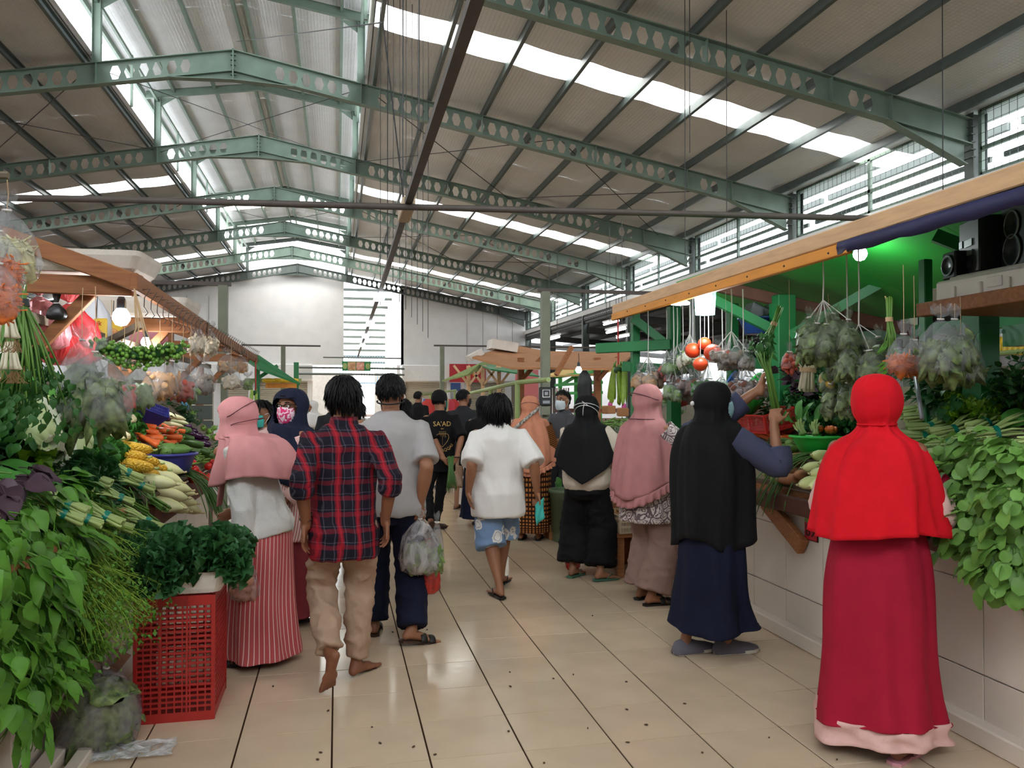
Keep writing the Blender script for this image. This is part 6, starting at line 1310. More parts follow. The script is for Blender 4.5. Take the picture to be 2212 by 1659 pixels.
# near spinach heap: bunches leaning out over the counter edge, leaves individually modelled
sp_pts = [(20, 1090), (95, 1075), (-30, 1160), (60, 1150), (120, 1165), (10, 1230), (85, 1235), (140, 1250), (-30, 1310), (50, 1320), (115, 1330), (0, 1400), (70, 1410), (120, 1400), (20, 1480), (80, 1470), (55, 1540)]
protos = [bunch('spin', 42, .21, .13, 'x', droop=.9), bunch('lance', 44, .21, .12, 'x', droop=1.), bunch('arrow', 34, .2, .13, 'x', droop=.9)]
for i, (px, py) in enumerate(sp_pts):
    k = [0, 0, 2, 0, 1, 0, 2, 0, 2, 0, 1, 0, 2, 1, 0, 1, 1][i]; o = dup(protos[k])
    base = AX(px, py, -1.12 if py > 1150 else -1.2); D = V3(U(.5, 1.), U(-.7, .2), U(-.9, -.2) if py > 1200 else U(-.5, .1))
    put(o, base - D.normalized() * .12, fr(D, (U(.2, .6), U(-.7, -.2), 1)), U(1.0, 1.25), '%s spinach bunch in the near left heap, %s' % (['broad leaved', 'narrow leaved', 'arrow leaved'][k], ['at its top edge by the kale', 'at its top near the tied stems', 'high at its left edge', 'just under its top edge', 'under the pale green butts', 'left of its middle', 'in its middle', 'beside the feathery vines', 'low at the frame edge', 'below its middle', 'below the feathery vines', 'lower left hanging down', 'hanging low over the tiled counter', 'hanging at its lower right tip', 'near its bottom left', 'near its bottom right', 'at its very bottom'][i]), 'spinach bunches in the near left heap')
for p in protos:
    for c in list(p.children): bpy.data.objects.remove(c)
    bpy.data.objects.remove(p)
ib = bunch('spin', 70, .22, .17, 'x', droop=.6, single=False, tie=False)
for i, (px, py) in enumerate([(10, 1120), (80, 1140), (140, 1180), (20, 1210), (90, 1260), (150, 1280), (30, 1310), (95, 1350), (30, 1420), (100, 1440)]): o = ib if i == 0 else dup(ib); put(o, AX(px, py, -1.2), fr(V3(.5, U(-1, .6), U(-.8, .1)), (.7, -.5, .4)), U(.85, 1.), 'dark inner spinach bunch, %s counted downwards in the near left heap' % ORD(i), 'inner spinach bunches')
# feathery pea shoot vines with tendrils
def vine(label):
    rt = E('pea_shoot_bunch', (0, 0, 0), label, 'vegetable'); mb = MB()
    for i in range(34):
        p = V3(-.22 + U(-.03, .03), U(-.05, .05), U(-.02, .03)); v = V3(1, U(-.35, .35), U(-.1, .35)).normalized(); pts = [p]; 
        for s_ in range(7): p = p + v * .055; v = (v + V3(U(-.1, .1), U(-.22, .22), U(-.2, .02))).normalized(); pts.append(p.copy())
        mb.tube(pts, [.003, .003, .0027, .0025, .002, .0018, .0014, .001], 4, cap=False)
        for s_ in range(2, 8):
            for _ in range(2):
                q = pts[s_]; w = rand_dir().normalized(); u = w.orthogonal().normalized(); mb.tube([q + w * (.008 + .006 * a) + u * .010 * sin(a * 1.3) + V3(0, 0, -.004 * a) for a in range(5)], .0008, 3, cap=False)
    O('stems_and_tendrils', mb, g_vine, rt, kind='stuff', smooth=True); sp = []
    for i in range(150): t = U(.1, 1); sp.append((random.choice(LV['herb']), V3(-.15 + .36 * t, U(-.15, .15) * (.4 + t), U(-.06, .1) - .12 * t * t), rand_dir() + V3(.7, 0, -.2), V3(U(-.5, .5), U(-.5, .5), 1), U(.3, .55)))
    merge_leaves('leaves', rt, None, sp, g_spin); return rt
v0 = vine('x')
for i, (px, py, X) in enumerate([(195, 1125, -1.08), (215, 1170, -1.02), (180, 1200, -1.04), (230, 1225, -.98), (195, 1265, -.99), (240, 1280, -.95), (165, 1150, -1.1), (215, 1310, -.96)]):
    o = v0 if i == 0 else dup(v0); D = V3(.9, U(-.5, .3), U(-.8, -.3)); put(o, AX(px, py, X), fr(D, (.3, -.5, 1)), U(.9, 1.05), 'feathery pea shoot bunch, %s of the vine heap beside the red crate' % ['top', 'upper right', 'upper left', 'right edge', 'middle', 'lower right', 'top left', 'lowest'][i], 'pea shoot bunches')
# tied stem bundles with pale butts
def tied(label, kind='bok', nl=16, butt=.08, thick=.025, stem=None, L_=.22, spread=.08, single=True, ns=13, sr=.0062): return bunch(kind, nl, L_, spread, label, stem or g_stem, True, single, ns, .3, sr, 'tied_greens', butt, thick)
tb = [tied('x'), tied('x', 'herb', 60, .07, .022, g_stem, .2, .1, False)]
TL = [(150, 1088, 0, 'upper of the two teal tied stem bundles in the near left heap'), (138, 1108, 0, 'lower of the two teal tied stem bundles in the near left heap'), (277, 1022, 0, 'teal tied choy bundle lying left of the white gourds'), (305, 1048, 1, 'teal tied celery bundle just under the tied choy'), (188, 1120, 1, 'pale butted celery bundle under the two teal bands'), (230, 1115, 0, 'choy bundle above the feathery vines'), (318, 1128, 0, 'choy bundle with a thick pale butt beside the kale tray'), (260, 1075, 1, 'dark celery bundle below the tied choy'), (340, 1090, 1, 'celery bundle with small round butts left of the lowest white gourds'), (205, 1030, 0, 'broad leaved choy bundle under the corn cobs'), (250, 1130, 0, 'broad choy leaves bundle right of the yellow stems'), (170, 1045, 1, 'celery bundle under the white cabbages')]
for i, (px, py, k, lab) in enumerate(TL): o = dup(tb[k]); put(o, LSf(px, py, .02), fr(V3(-.9, U(-.35, .1) , .45), (.5, -.5, 1)), U(.95, 1.15), lab, 'tied stem bundles on the left stall')
for p in tb:
    for c in list(p.children): bpy.data.objects.remove(c)
    bpy.data.objects.remove(p)
# ruffled heaps
def frills(name, label, mat, pts, r, L_, n=26, cat='vegetable', group=None, base=None):
    """ruffled heads: each point one sprig part of the heap"""
    rt = E(name, pts[0][0], label, cat, group); mes = [frill_mesh('sprig', mat, r, 31 + i, n, L_) for i in range(3)]
    for i, (p, N) in enumerate(pts): o = O('sprig', mes[i % 3], None, rt); o.location = Vector(p) - rt.location; o.rotation_euler = fr(V3(U(-1, 1), U(-1, 1), U(-.3, .3)), N); s = U(.8, 1.25); o.scale = (s, s, s)
    return rt
tray = foam_tray((-.735, 4.0, .59), (-.735, 4.46, .59), .44, .1, 'white foam tray of dark curly kale on the red crate'); 
kal = []
for i in range(85): kal.append(((-.755 + U(-.22, .22), 4.2 + U(-.22, .24), .69 + U(0, .09)), (U(-.6, .9), U(-.9, .3), 1)))
for i in range(14): kal.append(((-.54 + U(-.05, .08), 4.25 + U(-.25, .2), .70 + U(-.06, .1)), (1, U(-.9, .3), .4)))
for i in range(16): kal.append(((-.86 + U(-.14, .13), 3.97 + U(-.05, .02), .71 + U(-.05, .08)), (0, -1, .4)))
frills('curly_kale', 'heap of dark curly kale spilling over the white foam tray', g_kale, kal, .055, .05, 30)
frills('curly_lettuce', 'bright green curly lettuce at the left edge beside the white cabbages', g_lett, [(AX(88 + U(-26, 26), 985 + U(-62, 62), -1.32 + U(-.06, .04)), (1, -.6, U(0, 1))) for _ in range(26)], .05, .05, 28)
frills('curly_kale', 'small dark kale heap under the yellow corn cobs', g_dark, [(LSf(195 + U(-40, 40), 1030 + U(-18, 18), .02), (.5, -.4, 1)) for _ in range(14)], .045, .04, 24)
frills('parsley', 'dark parsley heap at the left frame edge above the spinach', g_dark, [(AX(U(-20, 60), U(885, 1010), -1.42 + U(-.08, .05)), (1, -.6, U(0, 1))) for _ in range(26)], .05, .045, 26)
frills('celery_leaf', 'dull green celery leaf heap beside the cauliflowers', g_bok, [(LSf(U(215, 320), U(885, 945), .02), (.4, -.4, 1)) for _ in range(16)], .05, .045, 22)
frills('mustard_leaf', 'loose green leaf heap under the cauliflowers and corn', g_bok, [(LSf(U(165, 265), U(955, 1010), .0), (.4, -.4, 1)) for _ in range(16)], .05, .05, 18)
am = bunch('purp', 22, .15, .11, 'red amaranth bunch with dark purple leaves at the left edge', droop=.6, tie=False); put(am, AX(-45, 1035, -1.3), fr(V3(1, -.3, -.3), (.4, -.5, 1)), 1.1)
rom = bunch('bok', 16, .2, .09, 'x', g_stem, False, True, 10, .3, .009)
for i, (px, py, D) in enumerate([(150, 885, (-.6, .3, .5)), (175, 905, (-.7, .1, .4)), (135, 920, (-.8, 0, .4)), (185, 945, (-.8, .3, .3)), (120, 900, (-.7, .2, .6))]): o = rom if i == 0 else dup(rom); put(o, LSf(px, py, .04), fr(D, (.6, -.5, 1)), U(.9, 1.1), 'pale romaine head, %s of five above the cauliflowers' % ['top', 'right', 'left', 'lowest', 'back'][i], 'romaine heads')
bigl = bunch('dark', 60, .2, .16, 'x', droop=.4, single=False, tie=False)
for i, (px, py) in enumerate([(20, 900), (110, 950), (160, 985), (300, 905), (330, 1080), (440, 985), (415, 905), (200, 1065), (250, 1050), (170, 1080), (290, 1090), (240, 1100), (315, 1110), (215, 1120), (120, 1060)]): o = bigl if i == 0 else dup(bigl); put(o, LSf(px, py, -.02 if i < 7 else -.09), fr(V3(-1, U(-.5, .5), .75) if i > 6 else V3(U(-1, 1), U(-1, 1), .3), (.6, -.4, 1)), U(.9, 1.1) if i < 7 else .7, 'dark leafy bunch %s' % ['at the frame edge behind the parsley', 'behind the white cabbages', 'below the romaine heads', 'under the blue crate', 'between the white gourds and the tray', 'beside the blue basin near the pink hijab', 'behind the purple eggplants', 'under the tied choy', 'left of the celery tie', 'behind the two teal bands', 'left of the white gourds', 'under the celery butts', 'just above the kale tray', 'right of the two teal bands', 'above the two teal bands', 'in front of the lowest corn cob'][i], 'dark leafy bunches')
# white cabbages
m_cab = M('white_cabbage', '#dfe6cc', .45, var=.08, vscale=7, stretch=(1, 6, 6)); m_cab2 = M('pale_green_cabbage', '#c5d79c', .45, var=.12, vscale=5)
def cabbage(label, round_=False):
    rt = E('cabbage', (0, 0, 0), label, 'vegetable')
    for k in range(9):
        a = 2.4 * k; mb = MB(); rr = []
        for i in range(8):
            t = i / 7; x = -.14 + .28 * t if not round_ else -.1 + .2 * t; rad = (.068 * sin(pi * min(1, .12 + t * .86)) ** .6 if not round_ else .1 * sin(pi * min(1, .1 + t * .88)) ** .55) * (1 + .02 * k)
            rr.append([V3(x, rad * cos(a + s_), rad * sin(a + s_)) * (1 + .03 * sin(s_ * 7 + t * 5 + k)) for s_ in [-.95 + 1.9 * j / 8 for j in range(9)]])
        mb.loft(rr, closed=False); O('leaf', mb, m_cab2 if (round_ or k % 3 == 2) else m_cab, rt, smooth=True).modifiers.new('s', 'SOLIDIFY').thickness = .004
    O('core', MB().ell((-.02, 0, 0), (.11, .055, .055) if not round_ else (.09, .088, .088), 14, 10), m_cab, rt, smooth=True); return rt
c0 = cabbage('white napa cabbage lying uppermost at the left'); put(c0, AX(95, 925, -1.3), fr(V3(-.4, .5, .7), (1, -.5, .5)), 1.2)
for i, (px, py, D, lab) in enumerate([(75, 900, (-.5, .4, .6), 'white napa cabbage half hidden behind the uppermost one'), (128, 985, (.2, -.6, -.6), 'white napa cabbage standing below the uppermost one'), (140, 1010, (.7, -.4, -.5), 'lowest white napa cabbage beside the curly lettuce')]): o = dup(c0); put(o, AX(px, py, -1.27), fr(D, (1, -.4, .5)), U(1.0, 1.15), lab)
c1_ = cabbage('round pale green cabbage beside the white napa cabbages', True); put(c1_, AX(143, 955, -1.3), fr(V3(.6, -.5, .3), (0, 0, 1)), 1.15)
# --- simple vegetable makers (local +X is the long axis)
def veg(name, prof, mat, label, stemmat=None, stem=None, n=14, ridge=0, bend=0., cat='vegetable', bump=0.):
    rt = E(name, (0, 0, 0), label, cat); rr = []
    for x, r in prof:
        rr.append([V3(x, r * (1 + ridge * cos(6 * q)) * cos(q), r * (1 + ridge * cos(6 * q)) * sin(q) + bend * x * x) for q in [2 * pi * i / n for i in range(n)]])
    O('body', MB().loft(rr), mat, rt, smooth=True)
    if stem: O('stalk', MB().tube([V3(prof[-1][0] - .004, 0, bend * prof[-1][0] ** 2), V3(prof[-1][0] + stem * .6, 0, bend * prof[-1][0] ** 2), V3(prof[-1][0] + stem, .004, .006)], [prof[-1][1] * .6 + .003, .005, .006], 7), stemmat or g_stemg, rt, smooth=True)
    return rt
def many(proto, pl, labf, group, sc=(.9, 1.1)):
    for i, q in enumerate(pl): o = proto if i == 0 else dup(proto); put(o, q[0], fr(q[1], q[2] if len(q) > 2 else (0, 0, 1)), U(*sc), labf(i) if callable(labf) else labf, group)
m_corn = M('yellow_corn', '#e0b02c', .35, bump=.0)
nt, N, L, b = NT(m_corn); tc = N.new('ShaderNodeTexCoord'); v = N.new('ShaderNodeTexVoronoi'); v.inputs['Scale'].default_value = 120; L.new(tc.outputs['Object'], v.inputs['Vector']); bp = N.new('ShaderNodeBump'); bp.inputs['Strength'].default_value = .8; bp.inputs['Distance'].default_value = .01; bp.invert = True; L.new(v.outputs['Distance'], bp.inputs['Height']); L.new(bp.outputs[0], b.inputs['Normal'])
corn = veg('corn_cob', [(-.1, .012), (-.092, .026), (-.06, .031), (0, .032), (.05, .029), (.085, .02), (.1, .006)], m_corn, 'x', g_stem, .02, 16)
many(corn, [(LSf(283, 968, .08), (1, .35, -.15)), (LSf(270, 985, .03), (1, .3, -.1)), (LSf(300, 992, .05), (1, .2, -.25)), (LSf(285, 1005, .03), (1, .3, -.2)), (LSf(320, 1003, .03), (1, -.1, -.3)), (LSf(300, 1018, .0), (1, .2, -.3))], lambda i: 'shiny yellow corn cob, %s of the pile by the blue basin' % ['top', 'second', 'middle', 'fourth', 'right hand', 'lowest'][i], 'yellow corn cobs', (1.12, 1.2))
m_gourd = M('pale_green_gourd', '#cfd58c', .4, var=.08, vscale=5, rnd=.08, col2='#dcd8ae'); gourd = veg('white_gourd', [(-.11, .004), (-.105, .02), (-.08, .033), (-.03, .04), (.03, .038), (.07, .028), (.095, .014), (.105, .009)], m_gourd, 'x', M('gourd_tip', '#c7b98a', .7), .02)
gl_ = [(352, 1010), (355, 1028), (338, 1040), (368, 1048), (385, 1058), (362, 1068), (388, 1078), (352, 1090), (375, 1092), (398, 1092)]
many(gourd, [(LSf(px, py, .05), (U(.8, 1), U(-.35, .1), U(-.45, -.15))) for px, py in gl_], lambda i: 'pale gourd, %s in the left pile under the blue basin' % ['topmost', 'second from the top', 'tip forward one', 'fourth from the top', 'middle right one', 'middle left one', 'lower middle one', 'lowest left one', 'lowest middle one', 'lowest right one'][i], 'white gourds in the left pile', (1.0, 1.15))
m_car = M('carrot', '#dc6428', .45, var=.12, vscale=20, rnd=.1); car = veg('carrot', [(-.09, .003), (-.06, .009), (0, .014), (.05, .018), (.07, .018), (.078, .01)], m_car, 'orange carrot in the heap above the blue basin', g_stemg, .012, 10)
many(car, [(LSf(U(308, 378), U(918, 955), U(.0, .08)), (U(.6, 1), U(-.5, .3), U(-.5, 0))) for _ in range(26)], 'orange carrot in the heap above the blue basin', 'carrots on the left stall', (1.0, 1.3))
m_caul = M('cauliflower', '#d8cca0', .7, var=.12, vscale=30, bump=.8, bscale=70)
def cauli(label):
    rt = E('cauliflower', (0, 0, 0), label, 'vegetable'); mb = MB()
    for i in range(34): d = Vector((U(-1, 1), U(-1, 1), U(.1, 1))).normalized(); mb.ell(d * .045, U(.014, .022), 7, 5)
    O('curd', mb, m_caul, rt, kind='stuff', smooth=True)
    for k in range(6): q = pi / 3 * k; add_leaf(rt, LV['bok'][k % 4], V3(.02 * cos(q), .02 * sin(q), -.04), V3(cos(q), sin(q), .7), V3(-cos(q), -sin(q), .5), .42)
    return rt
cf = cauli('x')
many(cf, [(LSf(212, 918, .05), (1, 0, 0)), (LSf(235, 942, .05), (1, .3, 0)), (LSf(262, 955, .05), (1, -.3, .2)), (LSf(272, 915, .04), (1, 0, 0)), (LSf(200, 893, .04), (1, 0, 0))], lambda i: 'cream cauliflower, %s' % ['largest one under the romaine', 'middle one above the yellow squash', 'one right behind the corn cobs', 'small one under the blue crate', 'one beside the red peppers'][i], 'cauliflowers', (1.0, 1.2))
m_sq = M('yellow_squash', '#d9a83a', .4, var=.1, rnd=.06); sq = veg('yellow_squash', [(-.05, .004), (-.045, .02), (-.02, .034), (.01, .03), (.03, .016), (.05, .01)], m_sq, 'x', g_stemg, .02)
many(sq, [(LSf(197, 945, .04), (-1, .3, .1)), (LSf(217, 970, .05), (.6, -.6, .5)), (LSf(150, 925, .02), (1, .2, 0)), (LSf(210, 980, .0), (-1, .3, .3))], lambda i: 'small yellow squash, %s' % ['lying under the cauliflowers', 'round end facing the aisle', 'half hidden behind the cabbages', 'underneath the others'][i], 'yellow squashes')
m_rp = M('red_pepper', '#b81f1c', .25, var=.1); rpv = veg('red_pepper', [(-.06, .006), (-.05, .02), (-.02, .028), (.02, .03), (.04, .022), (.045, .01)], m_rp, 'red pepper in the heap left of the blue crate', g_stemg, .025, 12, .06)
many(rpv, [(LSf(U(204, 238), U(866, 892), U(.02, .07)), (U(-1, 1), U(-1, 1), U(-.3, .3))) for _ in range(9)], 'red pepper in the heap left of the blue crate', 'red peppers')
m_gal = M('galangal', '#a5674a', .7, var=.2, bump=.3); gal = veg('galangal_root', [(-.06, .008), (-.04, .018), (-.015, .013), (.01, .02), (.04, .014), (.06, .006)], m_gal, 'reddish galangal root beside the dark blue basin rim', None, None, 10)
many(gal, [(LSf(U(35, 105), U(882, 897), U(.02, .06)), (U(-1, 1), U(-1, 1), U(-.3, .3))) for _ in range(12)], 'reddish galangal root beside the dark blue basin rim', 'galangal roots')
m_dai = M('white_radish', '#ddd3ac', .4, var=.06, col2='#c9cf96', vscale=3); dai = veg('white_radish', [(-.19, .004), (-.16, .015), (-.08, .024), (.05, .03), (.14, .028), (.17, .016)], m_dai, 'x', g_stem, .03)
many(dai, [(LSf(350, 893, .08), (-1, .35, .25)), (LSf(360, 905, .05), (-1, .3, .22)), (LSf(352, 912, .02), (-1, .35, .2))], lambda i: 'long white radish, %s of three behind the carrots' % ['top', 'middle', 'bottom'][i], 'white radishes')
m_egg = M('eggplant', '#3a1838', .2, var=.15, rnd=.15); egg = veg('eggplant', [(-.1, .006), (-.09, .022), (-.05, .028), (.02, .025), (.08, .018), (.1, .012)], m_egg, 'x', M('calyx', '#6a4a66', .5), .025)
many(egg, [(LSf(px, py, .04), (-1, U(.2, .5), U(.1, .3))) for px, py in ((345, 900), (372, 905), (392, 918), (405, 928), (415, 938), (425, 945), (432, 955), (398, 935))], lambda i: 'purple eggplant, %s from the top of the row by the radishes' % ORD(i), 'purple eggplants')
m_cuc = M('cucumber', '#476b2e', .4, var=.18, vscale=9, stretch=(2, 10, 10), rnd=.1); cuc = veg('cucumber', [(-.12, .006), (-.11, .017), (-.05, .022), (.05, .021), (.1, .015), (.115, .006)], m_cuc, 'x', g_stemg, .012)
many(cuc, [(LSf(px, py, .03), (-1, U(.2, .5), U(.1, .35))) for px, py in ((372, 925), (385, 940), (400, 955), (412, 965), (424, 975), (395, 970))], lambda i: 'long dark cucumber, %s of six between carrots and eggplants' % ORD(i), 'cucumbers on the left stall', (1.1, 1.4))
m_tom = M('tomato', '#c8201a', .22, var=.1, rnd=.08); tomp = veg('tomato', [(-.026, .004), (-.024, .014), (-.012, .028), (.004, .031), (.018, .024), (.024, .008)], m_tom, 'red tomato in the heap beside the pink hijab', g_stemg, .006, 14)
many(tomp, [(LSf(U(412, 468), U(1000, 1035), U(.02, .06)), (U(-1, 1), U(-1, 1), U(0, 1))) for _ in range(20)], 'red tomato in the heap beside the pink hijab', 'tomatoes on the left stall')
m_chi = M('green_chili', '#6d9438', .3, var=.15, rnd=.15); chi = veg('green_chili', [(-.05, .001), (-.02, .006), (.02, .008), (.035, .006)], m_chi, 'small green chili in the heap by the eggplants', g_stemg, .02, 8)
many(chi, [(LSf(U(420, 470), U(975, 1002), U(.02, .06)), (U(-1, 1), U(-1, 1), U(-.4, .4))) for _ in range(40)], 'small green chili in the heap by the eggplants', 'green chilies')
gpep = veg('green_pepper', [(-.035, .006), (-.03, .02), (0, .03), (.025, .026), (.032, .01)], m_chi, 'x', g_stemg, .02, 12, .07)
many(gpep, [(LSf(px, py, .03), (U(-1, 1), U(-1, 1), .5)) for px, py in ((440, 925), (452, 932), (462, 925), (448, 945), (465, 945), (415, 895))], lambda i: 'green pepper, %s of six beside the pink hijab face' % ORD(i), 'green peppers')
# long beans draped over the edge
def beans(label, anchor, out, n, L_, group=None, sidev=V3(0, 1, 0), w_=.05):
    rt = E('long_bean_bundle', anchor, label, 'vegetable', group)
    for i in range(n):
        p = sidev * U(-w_, w_) + V3(0, 0, U(0, .03)); v = (Vector(out) + sidev * U(-.25, .25) + V3(0, 0, U(-.1, .2))).normalized(); pts = [p - v * U(.05, .15), p.copy()]; l = L_ * U(.7, 1.1)
        for s_ in range(8): v = (v + V3(0, 0, -.26) + rand_dir(.1)).normalized(); p = p + v * l / 8; pts.append(p.copy())
        O('bean', MB().tube(pts, [.0035] * 9 + [.0015], 5), m_bean, rt, smooth=True)
    return rt
beans('dark green long beans draped over the left counter edge', LSf(405, 1025, .05), (.9, -.3, -.1), 34, .42, w_=.1)
beans('long beans hanging over the right counter before the tomatoes', RSf(1500, 985, .03), (-.9, -.2, .1), 24, .5, w_=.06)
beans('long beans hanging over the right counter above the bracket', RSf(1765, 985, .03), (-.95, .25, .1), 26, .55, w_=.06)
beans('dark long beans lying behind the green mangoes', RSf(1690, 955, .04), (-.3, .9, .15), 16, .3, w_=.05)
# basins, crates, bowls
def basin(label, p, r, h, mat, taper=.72, tilt=None, rim=.012, name='basin', cat='basin', sq=1.):
    t = E(name, p, label, cat); 
    if tilt is not None: t.rotation_euler = tilt
    O('bowl_wall', MB().lathe([(r * taper * .9, 0), (r * taper, .004), (r * .97, h * .94), (r, h), (r + rim, h), (r + rim, h - .012), (r * .99, h - .014)][:5] + [(r - .006, h - .004), (r * .93, h * .9), (r * taper - .004, .012), (.002, .01)], 32, squash=sq), mat, t, smooth=True)
    O('rim', MB().lathe([(r, h - .012), (r + rim, h - .012), (r + rim, h + .002), (r - .004, h + .004)], 32, cap0=False, cap1=False, squash=sq), mat, t, smooth=True); return t
bpn = LSf(370, 1012, .0); basin('blue plastic basin of gourds that the navy hijab reaches for', bpn - V3(0, 0, .03), .155, .13, m_blue)
m_bit = M('bitter_gourd', '#6d9a4a', .45, var=.2, vscale=14, stretch=(1, 8, 8)); bit = veg('green_gourd', [(-.07, .005), (-.06, .026), (-.02, .036), (.03, .034), (.06, .02), (.07, .006)], m_bit, 'x', g_stemg, .012)
many(bit, [(bpn + V3(*q), d) for q, d in (((-.08, -.03, .12), (.5, -.8, .2)), ((-.03, .04, .13), (1, .2, 0)), ((-.02, -.08, .11), (.3, -1, .1)), ((.04, .06, .12), (1, .4, 0)), ((-.08, .06, .11), (.4, .8, 0)))], lambda i: 'striped green gourd in the blue basin, %s' % ['left one end on', 'rear one', 'small front one', 'right rear one', 'far left one'][i], 'gourds in the blue basin')
dk = LSf(55, 890, .0); basin('dark blue basin behind the galangal roots', dk - V3(.05, 0, .02), .13, .08, m_blue2)
def slotcrate(label, loc, d, mat, rot=(0, 0, 0), nx=12, ny=8, rows=5, name='crate'):
    """open topped plastic crate: slotted walls built from bars"""
    t = E(name, loc, label, 'crate', rot=rot); x, y, z = d[0] / 2, d[1] / 2, d[2]
    O('bottom', MB().box((0, 0, .006), (d[0] * .97, d[1] * .97, .012)), mat, t)
    for sx, sy in ((1, 0), (-1, 0), (0, 1), (0, -1)):
        mb = MB(); l = d[1] if sx else d[0]; n = ny if sx else nx
        T = Matrix.Translation((sx * x, sy * y, 0)) @ Matrix.Rotation(pi / 2 if sx else 0, 4, 'Z')
        def bx(c, dd): mb.add([T @ (Vector(c) + V3(i * dd[0] / 2, j * dd[1] / 2, k * dd[2] / 2)) for i in (-1, 1) for j in (-1, 1) for k in (-1, 1)], [(0, 1, 3, 2), (4, 6, 7, 5), (0, 4, 5, 1), (2, 3, 7, 6), (0, 2, 6, 4), (1, 5, 7, 3)])
        for q in (z * .03, z * .96): bx((0, 0, q), (l, .012, z * .08))
        for i in range(n + 1): bx((-l / 2 + l * i / n, 0, z / 2), (.006, .01, z))
        for j in range(1, rows): bx((0, 0, z * .07 + z * .86 * j / rows), (l, .008, z * .86 / rows * .42))
        for i in (-1, 1): bx((i * l / 2, 0, z / 2), (.018, .014, z))
        O('slotted_side', mb, mat, t)
    return t
cr = slotcrate('tall red slotted plastic crate standing on the floor at the left', (-.735, 4.22, .002), (.34, .4, .58), M('red_crate_plastic', '#a3231f', .4, var=.06), nx=10, ny=10, rows=20)
O('upright_rib', MB().box((-.06, -.206, .3), (.008, .008, .55)).box((.055, -.206, .3), (.008, .008, .55)), M('red_crate_rib', '#a3231f', .4), cr, kind='stuff')
slotcrate('blue slotted crate lying tilted on the vegetables', LSf(292, 900, .06), (.36, .2, .08), m_blue, (-.55, .35, .75), 26, 14, 3)
